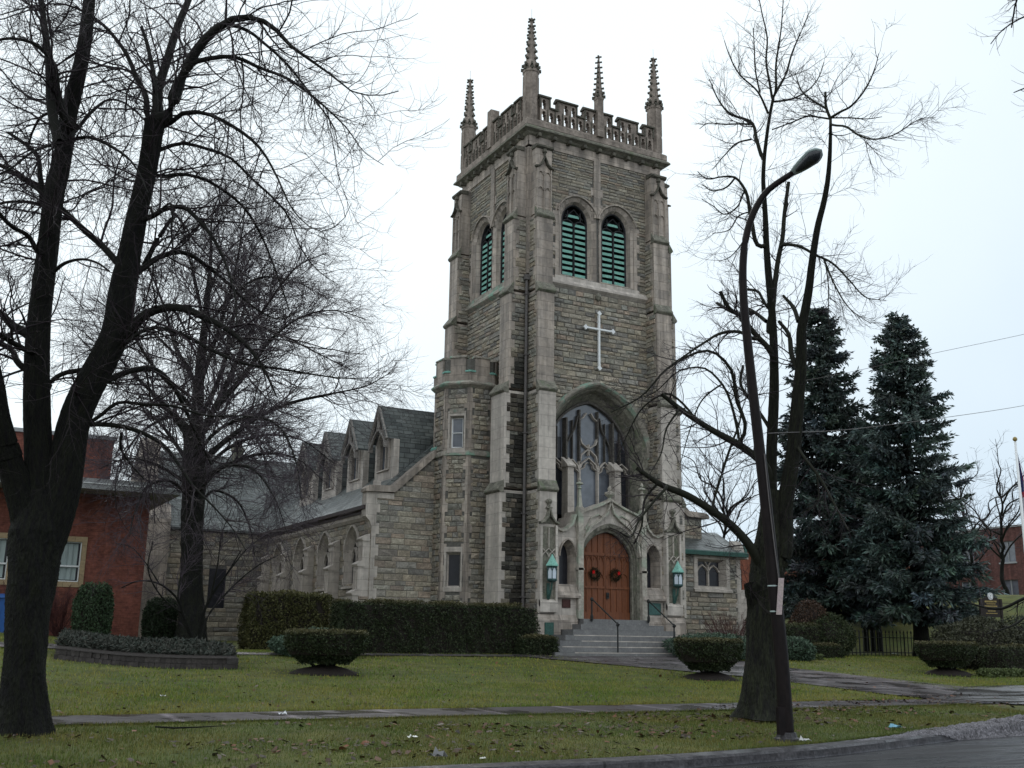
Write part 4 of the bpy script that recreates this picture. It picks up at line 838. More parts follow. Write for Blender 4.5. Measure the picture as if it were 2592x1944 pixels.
plaque(5.1, 2.72, .72, .44, PW+.0, mat('green_bronze', (.06, .13, .12), rough=.45, metal=.3, var=.3), 'wide green bronze plaque below the right side light', 5)
plaque(.42, 1.78, .36, .72, 1.12, M['verd2'], 'green copper cornerstone plate low on the left buttress', 5)
# ================================================================ school (left), apartment block (right)
sch = root('school_building', (XC-15, YC+6, 1.5), 'flat roofed red brick building with white framed windows, left of the church', 'building')
FC = Fr((XC, YC+6, 0), (1, 0, 0), (0, -1, 0)); sr = -12.15
sw_ = [(-14.25-1.75, -14.25), (-16.1-1.9, -16.35), (-22, -20.3)]
op = [[(a+.12, 3.25), (c-.12, 3.25), (c-.12, 4.6), (a+.12, 4.6)] for a, c in ((-16.15, -14.15), (-18.6, -16.5), (-22.2, -20.2))]
op = [[(-15.9, 3.25), (-14.3, 3.25), (-14.3, 4.62), (-15.9, 4.62)], [(-18.4, 3.25), (-16.6, 3.25), (-16.6, 4.62), (-18.4, 4.62)], [(-22.2, 3.25), (-20.2, 3.25), (-20.2, 4.62), (-22.2, 4.62)]]
b = MB(); plate(b, FC, [(-40, .8), (sr, .8), (sr, 6.35), (-40, 6.35)], op, w=0); plate(b, Fr(FC(sr, 0, 0), (0, 1, 0), (1, 0, 0)), [(0, .8), (12, .8), (12, 6.35), (0, 6.35)], w=0); b.build('wall', M['brick'], sch)
b = MB(); box(b, FC, -36, -12.9, -14, -5.2, 6.5, 9.15); b.build('upper_storey', M['brick'], sch)
b = MB(); box(b, FC, -36.1, -12.8, -14.1, -5.1, 9.15, 9.3); box(b, FC, -41, -11.4, -12, 1.5, 6.32, 6.68); b.build('roof_fascia', M['fascia'], sch)
b = MB(); box(b, FC, -41, -11.38, 1.48, 1.53, 6.5, 6.53); b.build('metal_strip', M['white'], sch)
for k, lp in enumerate(op):
    a, c = lp[0][0], lp[1][0]; b = MB()
    plate(b, FC, [(a-.16, 3.07), (c+.16, 3.07), (c+.16, 4.8), (a-.16, 4.8)], [lp], w=.03, thick=.1); wn = b.build('window', M['tan'], sch)
    g = MB(); plate(g, FC, lp, w=-.22); g.build('pane', M['glass'], wn)
    g = MB(); pc = [(a+.08+i*.055, z) for i in range(1)]; V = []
    n_ = 24; 
    for i in range(n_+1): u = a+.1+(c-a-.2)*i/n_; V += [FC(u, -.17+.025*math.sin(i*1.9), 3.32), FC(u, -.17+.025*math.sin(i*1.9), 4.56)]
    g.add(V, [(2*i, 2*i+2, 2*i+3, 2*i+1) for i in range(n_)]); g.build('curtain', M['curtain'], wn)
    g = MB(); m_ = (a+c)/2; bar(g, FC, lp+[lp[0]], .05, -.1, .04); bar(g, FC, [(m_, 3.25), (m_, 4.62)], .045, -.1, .04); bar(g, FC, [(a, 3.78), (c, 3.78)], .035, -.1, .04); g.build('window_frame', M['white'], wn)
ap = root('apartment_block', (80, 75, 2), 'three storey red brick block with paired windows, far right', 'building')
FA = Fr((80, 50, 0), (0, 1, 0), (-1, 0, 0)); ops = []
for k in range(8):
    for z in (8.4, 5.2, 2.4): u = 5.4+k*4.1; ops.append([(u-.75, z), (u+.75, z), (u+.75, z+1.75), (u-.75, z+1.75)])
b = MB(); plate(b, FA, [(-2, 0), (44, 0), (44, 11.3), (-2, 11.3)], ops, w=0); box(b, FA, -2, 44, -14, -.4, 0, 11.2); b.build('wall', M['brick2'], ap)
b = MB(); box(b, FA, -2.1, 44.1, -14, .1, 11.3, 11.45); b.build('roof_edge', M['fascia'], ap)
for lp in ops:
    g = MB(); plate(g, FA, lp, w=-.2); wn = g.build('window', M['bluegl'], ap); g = MB(); (a, z0), (c, _), (_, z1), _ = lp; bar(g, FA, lp+[lp[0]], .05, -.15); bar(g, FA, [((a+c)/2, z0), ((a+c)/2, z1)], .04, -.15); box(g, FA, a-.1, c+.1, -.1, .08, z0-.12, z0); g.build('window_frame', M['fascia'], wn)
ap2 = root('brick_wing', (70, 56, 2), 'orange brick wing behind the spruces, right of the church', 'building')
F2 = Fr((62, 66, 0), (1, 0, 0), (0, -1, 0)); b = MB(); ops = [[(u-.6, z), (u+.6, z), (u+.6, z+1.5), (u-.6, z+1.5)] for u in (-6, -2.5, 1.5, 5, 9) for z in (2.6, 5.6)]
plate(b, F2, [(-12, 0), (15, 0), (15, 8.6), (-12, 8.6)], ops, w=0); box(b, F2, -12, 15, -9, -.4, 0, 8.5); b.build('wall', mat('orange_brick', (.24, .085, .055), rough=.85, var=.25, brick=(.22, .075, .01, .9, .2), streak=.3), ap2)
b = MB(); box(b, F2, -12.2, 15.2, -9, .15, 8.6, 8.8); b.build('roof_edge', M['fascia'], ap2)
for lp in ops: g = MB(); plate(g, F2, lp, w=-.2); g = g.build('window', M['bluegl'], ap2); q = MB(); bar(q, F2, lp+[lp[0]], .05, -.15); q.build('window_frame', M['white'], g)
# ================================================================ GROUND
def npmesh(name, V, Fq, m, parent=None, col=None, smooth=False, uv=None):
    """fast mesh from arrays; faces all with the same number of corners"""
    V = np.asarray(V, np.float32); Fq = np.asarray(Fq, np.int32); k = Fq.shape[1]; me = bpy.data.meshes.new(name)
    me.vertices.add(len(V)); me.vertices.foreach_set('co', V.ravel()); me.loops.add(Fq.size); me.loops.foreach_set('vertex_index', Fq.ravel())
    me.polygons.add(len(Fq)); me.polygons.foreach_set('loop_start', np.arange(0, Fq.size, k, dtype=np.int32)); me.update(calc_edges=True)
    if col is not None:
        ca = me.color_attributes.new('Col', 'FLOAT_COLOR', 'CORNER'); c = np.repeat(np.concatenate([col, np.ones((len(col), 1))], 1).astype(np.float32), k, axis=0); ca.data.foreach_set('color', c.ravel())
    if uv is not None: lay = me.uv_layers.new(name='UVMap'); lay.data.foreach_set('uv', np.asarray(uv, np.float32).ravel())
    return put(name, me, m, parent, smooth)
def sheet(xs, vs, fx, fy, fz):
    X, Vv = np.meshgrid(xs, vs); x = fx(X, Vv); y = fy(X, Vv); z = fz(x, y); n = len(xs); V = np.stack([x, y, z], -1).reshape(-1, 3)
    i = np.arange(len(vs)-1)[:, None]*n+np.arange(n-1)[None]; i = i.ravel(); return V, np.stack([i, i+1, i+n+1, i+n], 1)
xs = np.concatenate([np.linspace(-400, -25, 16), np.linspace(-20, 60, 161), np.linspace(65, 500, 30)])
vs = np.concatenate([np.linspace(0, 1, 14), np.linspace(1.05, 6, 60), np.linspace(6.5, 60, 40), np.linspace(70, 600, 20)])
V, Q = sheet(xs, vs, lambda X, v: X, lambda X, v: yc(X)+.27+np.where(v < 1, v*3.6, 3.6+(v-1)*4.), zg)
V[:, 2] += np.where(V[:, 1] < 60, .012*np.sin(V[:, 0]*1.3+V[:, 1]*.7)*np.sin(V[:, 1]*1.1), 0)
tag(npmesh('lawn', V, Q, M['lawn'], smooth=True), kind='structure')
V, Q = sheet(np.concatenate([np.linspace(-400, -25, 8), np.linspace(-20, 60, 120), np.linspace(70, 500, 12)]), np.linspace(0, 1, 30), lambda X, v: X, lambda X, v: -200+v*(yc(X)+200), lambda x, y: 0*x)
tag(npmesh('road', V, Q, M['road']), kind='structure')
# kerb: wide granite stones following the road edge
b = MB(); kx = np.arange(-30, 62, .5)
for A, B in zip(kx[:-1], kx[1:]):
    ya, yb = float(yc(A)), float(yc(B)); P = lambda x, y, z: (x, y, z)
    pr = [(.02, -.05), (.03, .1), (.06, .13), (.31, .145), (.34, -.05)]
    for (a, c), (d, e) in zip(pr, pr[1:]): b.poly([P(A, ya+a, c), P(B, yb+a, c), P(B, yb+d, e), P(A, ya+d, e)])
tag(b.build('kerb', M['kerb'], smooth=False), kind='structure')
def strip(name, mt, pts, up=.012, n=60, kind='structure', sub=2):
    """a paved strip between two edge polylines, lying just above the turf"""
    A = np.array([p[0] for p in pts], float); Bp = np.array([p[1] for p in pts], float); t = np.linspace(0, len(pts)-1, n)
    ip = lambda P: np.stack([np.interp(t, np.arange(len(P)), P[:, k]) for k in (0, 1)], 1); a, c = ip(A), ip(Bp); V = []; m = 9
    for i in range(n):
        for j in range(m): p = a[i]+(c[i]-a[i])*j/(m-1); V.append((p[0], p[1], float(zg(p[0], p[1]))+up))
    me = MB(); me.add(V, [(i*m+j, i*m+j+1, (i+1)*m+j+1, (i+1)*m+j) for i in range(n-1) for j in range(m-1)]); o = me.build(name, mt, smooth=False); tag(o, kind=kind); return o
strip('sidewalk', M['slabs'], [((-60, 17.15), (-60, 18.65)), ((60, 17.15), (60, 18.65))], up=.022, n=400)
wk = [gnd(1995, 1692), gnd(2460, 1743)], [gnd(1900, 1716), gnd(2240, 1759)]
# entrance walk from the steps, running down to the sidewalk on the right
s0 = FR(1.0, 3.15, 0); s1 = FR(5.6, 3.15, 0)
far = [(s1[0]+.6, s1[1]+.3), (wk[0][0][0], wk[0][0][1]), (wk[0][1][0], wk[0][1][1]), (wk[0][1][0]+1.5, 18.7)]
near = [(s0[0]-3, s0[1]-.1), (wk[1][0][0], wk[1][0][1]), (wk[1][1][0], wk[1][1][1]), (wk[1][1][0]+.5, 18.62)]
strip('entrance_walk', M['concrete'], list(zip(near, far)), up=.026, n=70)
strip('side_walk', M['concrete'], [((-6, 30.6), (-6, 31.6)), ((14, 30.6), (14, 31.6)), ((s0[0]-1, s0[1]-.45), (s0[0]-1, s0[1]+.25))], up=.03, n=50)
dq = [(gnd(2392, 1771), gnd(2440, 1741)), (gnd(2565, 1786), gnd(2560, 1737)), (np.array([27.5, 16.1, 0]), np.array([32, 20.4, 0])), (np.array([45, 16.4, 0]), np.array([45, 20.6, 0]))]
strip('driveway', M['wetdrive'], [((p[0], p[1]), (q[0], q[1])) for p, q in dq], up=.034, n=40)
# ---- grass blades, leaf litter
def inwalk(x, y):
    m = (y > 17.1) & (y < 18.7)
    ny = np.interp(x, [p[0] for p in near], [p[1] for p in near]); fy = np.interp(x, [p[0] for p in far], [p[1] for p in far])
    # walk polygon: below the far edge and above the near edge
    return m | ((x > 21.5) & (y > 15.7) & (y < 20.4)) | ((x > near[1][0]-2) & (y < fy) & (y > ny-.0) & (x < near[-1][0]+3))
def grassblades(n, y0, y1, x0, x1, h, wd, seed, lean=.5):
    r = np.random.default_rng(seed); x = r.uniform(x0, x1, n); y = y0+(y1-y0)*r.random(n); y = np.maximum(y, yc(x)+.33)
    vis = (x/y > -.06) & (x/y < 1.5) & ~inwalk(x, y); x, y = x[vis], y[vis]; n = len(x); z = zg(x, y)+.0
    a = r.random(n)*6.283; hh = h*r.uniform(.5, 1.3, n); ww = wd*r.uniform(.6, 1.3, n); la = r.random(n)*6.283; le = lean*hh*r.random(n)
    p0 = np.stack([x-np.cos(a)*ww, y-np.sin(a)*ww, z-.01], 1); p1 = np.stack([x+np.cos(a)*ww, y+np.sin(a)*ww, z-.01], 1); p2 = np.stack([x+np.cos(la)*le, y+np.sin(la)*le, z+hh], 1)
    V = np.stack([p0, p1, p2], 1).reshape(-1, 3); Q = np.arange(3*n).reshape(-1, 3)
    pat = .38+.3*np.sin(x*.9+np.sin(y*.8)*2)*np.cos(y*.9-x*.4)+.25*np.sin(x*2.3+y)*np.cos(y*2.9-x)+.25*(np.abs(y-19.2) < .7)+r.normal(0, .3, n); k = np.clip(pat, 0, 1)[:, None]
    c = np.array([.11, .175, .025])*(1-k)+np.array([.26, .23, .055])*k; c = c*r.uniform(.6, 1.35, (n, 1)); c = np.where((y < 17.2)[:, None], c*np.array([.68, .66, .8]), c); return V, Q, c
Vs, Qs, Cs = [], [], []; off = 0
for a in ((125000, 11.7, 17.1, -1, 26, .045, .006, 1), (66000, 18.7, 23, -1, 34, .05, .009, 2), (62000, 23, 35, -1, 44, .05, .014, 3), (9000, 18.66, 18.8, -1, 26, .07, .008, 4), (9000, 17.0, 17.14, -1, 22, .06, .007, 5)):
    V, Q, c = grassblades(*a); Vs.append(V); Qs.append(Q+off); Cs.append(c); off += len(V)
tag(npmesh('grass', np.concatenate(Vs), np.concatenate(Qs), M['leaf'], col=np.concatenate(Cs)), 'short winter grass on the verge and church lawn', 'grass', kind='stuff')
def litter(n, seed):
    r = np.random.default_rng(seed); x = r.uniform(-1, 24, n); y = yc(x)+.35+4.8*r.random(n)**.8; k = (np.sin(x*1.1+y*2)+np.sin(x*.37-y)+r.normal(0, .7, n)) > .2; x, y = x[k], y[k]
    x2 = r.uniform(-1, 30, n//4); y2 = 18.8+11*r.random(n//4)**1.6; x = np.concatenate([x, x2]); y = np.concatenate([y, y2]); n = len(x); z = zg(x, y)+.03
    a = r.random(n)*6.283; s = r.uniform(.01, .036, n)*r.choice([.6, 1, 1.5], n)*(1+(y < 17.2)*.25); u = np.stack([np.cos(a), np.sin(a), r.normal(0, .25, n)], 1)*s[:, None]; v = np.stack([-np.sin(a), np.cos(a), r.normal(0, .35, n)], 1)*s[:, None]*.7; c = np.stack([x, y, z], 1)
    V = np.stack([c-u, c-v, c+u*1.2, c+v], 1).reshape(-1, 3); pal = np.array([(.05, .03, .02), (.09, .045, .025), (.15, .06, .03), (.035, .025, .02), (.12, .1, .08)]); return V, np.arange(4*n).reshape(-1, 4), pal[r.choice(5, n, p=[.3, .3, .1, .22, .08])]*r.uniform(.7, 1.3, (n, 1))
V, Q, c = litter(8000, 9); tag(npmesh('fallen_leaves', V, Q, M['leaf'], col=c), 'brown fallen leaves scattered over the verge', 'leaves', kind='stuff')
# ---- dirty ploughed snow along the kerb on the right
r = np.random.default_rng(4); nx = 1000; ny = 56; X = np.linspace(12.6, 34, nx); Vv = np.linspace(-1, 1, ny); XX, VV = np.meshgrid(X, Vv)
amp = .13*sm((XX-13)/9)+.025; wid = .2+.45*sm((XX-13)/9)
hn = np.zeros_like(XX); yy_ = VV*wid
for _ in range(9000):
    cx_, cy_ = r.uniform(12.6, 34), r.uniform(-1.05, 1.05); rr_ = .035+.15*r.random()**3; j0, j1 = np.searchsorted(X, [cx_-rr_*2, cx_+rr_*2]); w_ = wid[0, min(j0, nx-1)]
    d2 = ((XX[:, j0:j1]-cx_)**2+((VV[:, j0:j1]-cy_)*w_)**2)/rr_**2; hn[:, j0:j1] = np.maximum(hn[:, j0:j1], np.sqrt(np.clip(1-d2, 0, 1))*(rr_/.15)**.7*r.uniform(.5, 1.3))
Z = amp*np.clip(1-VV**2, 0, 1)**.6*(.3+1.0*hn)+r.normal(0, .006, XX.shape)*sm((XX-13)/2)
Y = yc(XX)+.3+VV*wid+.5*sm((XX-18)/8); base = np.where(Y < yc(XX)+.3, np.interp(Y-yc(XX), [-.02, .02], [0, .14]), zg(XX, Y)); V = np.stack([XX, Y, np.maximum(base, 0)+Z-.03], -1).reshape(-1, 3)
i = (np.arange(ny-1)[:, None]*nx+np.arange(nx-1)[None]).ravel(); Q = np.stack([i, i+1, i+nx+1, i+nx], 1); g = np.clip(-.25+1.1*hn.ravel()[i]+r.normal(0, .25, len(i)), 0, 1)[:, None]
tag(npmesh('slush', V, Q, M['slush'], col=np.array([.02, .018, .02])*(1-g)+np.array([.19, .18, .2])*g), 'lumpy grey ploughed snow along the kerb', 'snow', kind='stuff')
# ================================================================ BARE TREES
def tubes(P, R, sides):
    """P (N,n,3) paths, R (N,n) radii -> verts, quads"""
    N_, n, _ = P.shape; T = np.gradient(P, axis=1); T /= np.linalg.norm(T, axis=2, keepdims=True)+1e-9
    ref = np.where(np.abs(T[..., 2:3]) < .9, np.array([0, 0, 1.]), np.array([1., 0, 0])); A = np.cross(T, ref); A /= np.linalg.norm(A, axis=2, keepdims=True)+1e-9; B = np.cross(T, A)
    q = np.arange(sides)*2*np.pi/sides; V = P[:, :, None]+R[:, :, None, None]*(np.cos(q)[None, None, :, None]*A[:, :, None]+np.sin(q)[None, None, :, None]*B[:, :, None])
    idx = np.arange(N_*n*sides).reshape(N_, n, sides); a = idx[:, :-1]; b_ = idx[:, 1:]; Qd = np.stack([a, np.roll(a, -1, 2), np.roll(b_, -1, 2), b_], -1).reshape(-1, 4); return V.reshape(-1, 3), Qd
def resample(pts, n):
    P = np.array(pts, float); d = np.r_[0, np.cumsum(np.linalg.norm(np.diff(P[:, :3], axis=0), axis=1))]; t = np.linspace(0, d[-1], n)
    # Catmull-Rom
    m = np.gradient(P, d, axis=0); k = np.clip(np.searchsorted(d, t)-1, 0, len(d)-2); h = (d[k+1]-d[k])[:, None]; s = ((t-d[k])[:, None])/h
    return (2*s**3-3*s**2+1)*P[k]+(s**3-2*s**2+s)*h*m[k]+(-2*s**3+3*s**2)*P[k+1]+(s**3-s**2)*h*m[k+1]
def spawn(P, R, rng, per_m, ln, ang, n, droop, curl, noise, r0=.35, rmin=.003, rmax=.05, tmin=.1, tmax=.98, tipscale=.6, up=0., planar=None, zdir=0.):
    """child shoots along parent paths: P (N,m,3), R (N,m)"""
    N_, m, _ = P.shape; seg = np.linalg.norm(np.diff(P, axis=1), axis=2).sum(1); cnt = rng.poisson(seg*per_m*(tmax-tmin)); pid = np.repeat(np.arange(N_), cnt); K = len(pid)
    if K == 0: return np.zeros((0, n, 3)), np.zeros((0, n))
    t = rng.uniform(tmin, tmax, K); f = t*(m-1); i = np.minimum(f.astype(int), m-2); fr = (f-i)[:, None]; p0 = P[pid, i]*(1-fr)+P[pid, i+1]*fr; T = P[pid, i+1]-P[pid, i]; T /= np.linalg.norm(T, axis=1, keepdims=True)+1e-9
    pr = R[pid, i]*(1-fr[:, 0])+R[pid, i+1]*fr[:, 0]; v = rng.normal(size=(K, 3)); v[:, 2] += zdir; v -= (v*T).sum(1, keepdims=True)*T; v /= np.linalg.norm(v, axis=1, keepdims=True)+1e-9
    a = np.radians(rng.normal(ang, 12, K))[:, None]; D = T*np.cos(a)+v*np.sin(a); D[:, 2] += up; D /= np.linalg.norm(D, axis=1, keepdims=True)
    L_ = rng.uniform(ln[0], ln[1], K)*(1-(1-tipscale)*t); rr = np.clip(pr*r0, rmin, rmax)
    out = np.empty((K, n, 3)); out[:, 0] = p0; p = p0.copy(); st = (L_/(n-1))[:, None]
    for k in range(1, n):
        s = k/(n-1); D = D+rng.normal(size=(K, 3))*noise; D[:, 2] += droop*(1-s)+curl*s; D /= np.linalg.norm(D, axis=1, keepdims=True); p = p+D*st; out[:, k] = p
    return out, rr[:, None]*np.linspace(1, .35, n)[None]
def _px(P):
    c = (np.asarray(P)-EYE)@CM.T; return np.stack([1296+F*c[:, 0]/c[:, 2], 972-F*c[:, 1]/c[:, 2]], 1)/VS
def snap(tree, x, y, D):
    """distance of the nearest limb already built, so that a new limb grows out of it"""
    best = (60., D)
    for P, R in tree:
        q = _px(P); d = np.hypot(q[:, 0]-x, q[:, 1]-y); i = int(d.argmin())
        if d[i] < best[0]: best = (d[i], float(math.hypot(P[i][0], P[i][1])))
    return best[1]
def grown(tree, q, D, dz, rs):
    """limb rooted on the axis of the nearest limb already built"""
    x, y = q[0]; best = None
    for P, R in tree:
        s = _px(P); d = np.hypot(s[:, 0]-x, s[:, 1]-y); i = int(d.argmin())
        if best is None or d[i] < best[0]: best = (d[i], float(math.hypot(P[i][0], P[i][1])), s[i])
    if best[0] > 90: return limb(q, D, dz, rs)
    u = np.array(q[0])-np.array(q[1]); u = u/(np.linalg.norm(u)+1e-9); e = np.array(q[0])+u*best[0]*1.1; best = None
    for P, R in tree:
        s = _px(P); d = np.hypot(s[:, 0]-e[0], s[:, 1]-e[1]); i = int(d.argmin())
        if best is None or d[i] < best[0]: best = (d[i], float(math.hypot(P[i][0], P[i][1])), s[i])
    r0 = tuple(best[2]); return limb(([r0] if best[0] > 2.5 else [])+list(q), best[1], dz, rs)
def limb(pts, D, dz=0., rs=(10, 3), vscale=1., n=22):
    """limb traced over V pixels (x, y) starting at horizontal distance D and drifting dz metres nearer/farther"""
    L_ = len(pts); P = []
    for k, (x, y) in enumerate(pts):
        d = D+dz*(k/(L_-1))**1.2; P.append(av(x, y, D=d))
    P = resample(P, n); mid = (P-EYE)@CM[2]; px = np.linspace(rs[0], rs[1], n) if len(rs) == 2 else np.interp(np.linspace(0, 1, n), np.linspace(0, 1, len(rs)), rs)
    return P, px*VS*mid/F
def Z2V(pts, s=1.8436, ox=0, oy=0): return [((x/s+ox)/VS, (y/s+oy)/VS) for x, y in pts]
def build_tree(name, loc, label, limbs, trunk_n, rng, levels, m_bark, m_twig, sides=(12, 6, 4, 3), group=None, cat='tree', cap=True, flare=0.):
    """limbs: list of (P, R); the first trunk_n are trunk stems (big tubes), the rest carry twigs"""
    r = root(name, loc, label, cat, group)
    def emit(nm, sets, mt, smooth):
        Vs, Qs = [], []; o = 0
        for P, R, sd in sets:
            if len(P) == 0: continue
            V, Q = tubes(P, R, sd); Vs.append(V); Qs.append(Q+o); o += len(V)
        V = np.concatenate(Vs); Q = np.concatenate(Qs); return npmesh(nm, V, Q, mt, r, smooth=smooth), V, Q
    tr = limbs[:trunk_n]; br = limbs[trunk_n:]; Vs, Qs, UV = [], [], []; o = 0
    for P, R in tr:
        n2 = 170 if flare else 60; P2 = resample(P, n2); R2 = np.interp(np.linspace(0, 1, n2), np.linspace(0, 1, len(R)), R); sd = 84 if flare else 20; V, Q = tubes(P2[None], R2[None], sd)
        q = np.arange(sd)*2*np.pi/sd; V = V.reshape(n2, sd, 3); hh = np.linspace(0, 1, n2)[:, None]; lump = 1+flare*(P is tr[0][0])*np.exp(-hh*26)*(.28+.3*np.cos(5*q+1))+.05*np.sin(3*q+hh*9)+.035*np.sin(5*q+hh*23+1)+(.012 if flare else .03)*rng.normal(size=(n2, sd)); fq = 17*q+3.2*np.sin(hh*31+2*q)+2.1*np.sin(hh*73-3*q); lump = lump+(.05*(np.abs(np.sin(fq))**.6-.6)*(.6+.5*np.sin(hh*57+5*q)) if flare else 0); V = P2[:, None]+(V-P2[:, None])*lump[..., None]; V = V.reshape(-1, 3)
        Ls = np.r_[0, np.cumsum(np.linalg.norm(np.diff(P2, axis=0), axis=1))]; a_ = (np.arange(n2-1)[:, None]*np.ones(sd)[None]).ravel().astype(int); j = (np.arange(sd)[None]*np.ones(n2-1)[:, None]).ravel().astype(int)
        rad = .35; u = lambda jj: jj/sd*2*np.pi*rad; UV.append(np.stack([np.stack([u(j), Ls[a_]], 1), np.stack([u(j+1), Ls[a_]], 1), np.stack([u(j+1), Ls[a_+1]], 1), np.stack([u(j), Ls[a_+1]], 1)], 1).reshape(-1, 2))
        Vs.append(V); Qs.append(Q+o); o += len(V)
    tk = npmesh('trunk', np.concatenate(Vs), np.concatenate(Qs), m_bark, r, smooth=True, uv=np.concatenate(UV))
    P1 = np.stack([p for p, q in br]); R1 = np.stack([q for p, q in br]); emit('limbs', [(P1, R1, 8)], m_bark, True)
    par = [(P1, R1)]; sets = []
    if levels[0].get('trunk'): 
        kw = dict(levels[0]['trunk']); Pt = np.stack([resample(p, 22) for p, q in tr[(len(tr) > 1):]]); Rt = np.stack([np.interp(np.linspace(0, 1, 22), np.linspace(0, 1, len(q)), q) for p, q in tr[(len(tr) > 1):]]); a, c = spawn(Pt, Rt, rng, **kw); par.append((a, c)); sets.append((a, c, 4))
    for lv in levels:
        nxt = []
        for sp in lv['sp']:
            for P, R in par:
                if len(P): a, c = spawn(P, R, rng, **sp); nxt.append((a, c)); sets.append((a, c, lv.get('sides', 3)))
        par = nxt if not lv.get('keep') else par+nxt
    emit('crown', sets, m_twig, False); return r
# ---- big lime tree, front left
rg = np.random.default_rng(21)
D1 = 16.4; tb_ = av(55, 1600, D=D1)
Q_ = lambda pts: Z2V(pts)
ZL2 = lambda pts: Z2V(pts, 2.766, 0, 850)
T1 = [limb([(52, 1622), (52, 1590), (52, 1500), (58, 1380), (68, 1250), (78, 1130), (82, 1060)], D1, 0, (58, 47, 42, 44, 50, 54, 34), n=26),
      limb([(88, 1180)]+[(x, y) for x, y in Q_([(175, 1659), (185, 1500), (220, 1200), (248, 950), (300, 700), (320, 540), (375, 300), (400, 150), (415, 0), (425, -120), (430, -420), (450, -750)])], D1, .8, (36, 28, 25, 22, 20, 17, 14, 11, 8, 2), n=26),
      limb([(90, 1200), (125, 1090)]+Q_([(385, 1870), (460, 1720), (525, 1600), (578, 1300), (640, 1000), (685, 800), (710, 650), (725, 560)]), D1, -.5, (38, 37, 34, 32, 30, 28, 24, 21, 20, 20), n=26),
      limb([(60, 1130), (30, 1020), (5, 930), (-20, 800), (-60, 640)], D1, -.6, (34, 26, 22, 18, 14), n=22)]
def L1(pts, dz, rs, conv=Q_): k = .86 if rs[0] > 12.5 else .64; T1.append(grown(T1, conv(pts), D1, dz, [v*k for v in rs]))
L1([(760, 560), (830, 400), (880, 300), (950, 190), (1040, 115), (1110, 82), (1220, 95), (1310, 160), (1340, 200), (1420, 260), (1560, 360), (1650, 430), (1780, 445), (1860, 425)], -2, (19, 14, 10, 6, 4, 2, 1.2))
L1([(740, 600), (735, 450), (790, 250), (830, 120), (880, 0), (930, -150), (960, -400)], 1, (15, 11, 9, 6, 2))
L1([(725, 560), (722, 400), (700, 260), (662, 125)], .5, (11, 9, 7, 5))
L1([(695, 560), (680, 440), (640, 370), (600, 270), (540, 180), (480, 115), (400, 60), (300, 20), (150, 30), (0, 70)], 2, (12, 9, 7, 5, 3, 2))
L1([(910, 290), (1000, 270), (1080, 263), (1220, 320), (1330, 360), (1460, 450), (1540, 520), (1620, 600), (1700, 710), (1790, 770)], -1.5, (9, 7, 5, 3.5, 2, 1))
L1([(1050, 118), (1150, 140), (1230, 200), (1330, 290), (1420, 400), (1480, 480), (1560, 600), (1580, 720)], -.5, (7, 5, 4, 2.5, 1.2))
L1([(800, 570), (860, 525), (960, 530), (1070, 580), (1160, 640), (1220, 700), (1290, 820), (1350, 950), (1400, 1020), (1500, 1080), (1590, 1040), (1640, 950)], -2.5, (9, 7, 6, 5, 3.5, 2.5, 1.5, 1))
L1([(770, 690), (850, 668), (950, 690), (1080, 740), (1170, 830), (1250, 900), (1340, 1000), (1400, 1150), (1480, 1260), (1580, 1330)], .6, (8, 6, 5, 4, 3, 2, 1.2))
L1([(740, 822), (850, 812), (960, 840), (1060, 900), (1140, 970), (1200, 1060), (1250, 1170), (1300, 1300), (1350, 1450)], 1.8, (8, 6, 5, 4, 3, 2))
L1([(690, 1020), (770, 975), (850, 965), (920, 1020), (1000, 1120), (1060, 1250), (1100, 1400), (1105, 1520)], -1.8, (10, 8, 7, 5, 3.5, 2))
L1([(650, 1260), (740, 1200), (870, 1180), (950, 1230), (1050, 1310), (1180, 1430), (1300, 1490), (1420, 1440)], 1, (11, 9, 7, 5, 3, 1.5))
L1([(640, 1270), (740, 1110), (800, 1020)], .3, (12, 8, 6))
L1([(560, 1240), (480, 1150), (400, 1080), (250, 940), (130, 850), (0, 770), (-100, 740)], 1.5, (12, 11, 9, 8, 7, 6))
L1([(340, 650), (400, 640), (450, 650), (530, 690), (600, 740), (650, 810), (690, 900)], -2, (8, 6, 5, 4, 3, 2))
L1([(330, 640), (270, 665), (150, 710), (60, 780), (-40, 830)], -1, (7, 5, 4, 3))
L1([(370, 590), (430, 520), (510, 465), (580, 480), (660, 545), (720, 620)], 2, (7, 6, 4, 3, 2))
L1([(245, 540), (225, 260), (205, 100), (185, -80), (175, -350)], .8, (14, 10, 8, 6, 2))
L1([(300, 545), (270, 450), (240, 280), (150, 200), (60, 180), (0, 185), (-60, 210)], -.5, (13, 10, 6, 4, 3))
L1([(270, 520), (200, 540), (150, 620), (130, 700)], .5, (7, 5, 4, 3))
L1([(215, 930), (190, 840), (170, 720), (100, 660), (40, 620)], .5, (12, 9, 7, 5))
L1([(190, 1190), (130, 1100), (60, 1060), (0, 1000), (-60, 900)], -1, (9, 8, 7, 6))
L1([(240, 960), (100, 940), (0, 950), (-60, 980)], 1, (7, 5, 4))
L1([(250, 1270), (300, 1230), (380, 1210), (450, 1225), (510, 1265)], -.8, (8, 6, 4, 3))
L1([(130, 1560), (60, 1520), (0, 1460), (-60, 1430)], .5, (14, 12, 9, 8))
L1([(150, 1640), (60, 1600), (0, 1560)], -.7, (12, 10, 8))
L1([(600, 1560), (660, 1480), (750, 1440), (850, 1438), (950, 1480), (1050, 1530), (1150, 1610), (1230, 1720), (1290, 1850)], -1.5, (15, 12, 10, 8, 6, 4, 2))
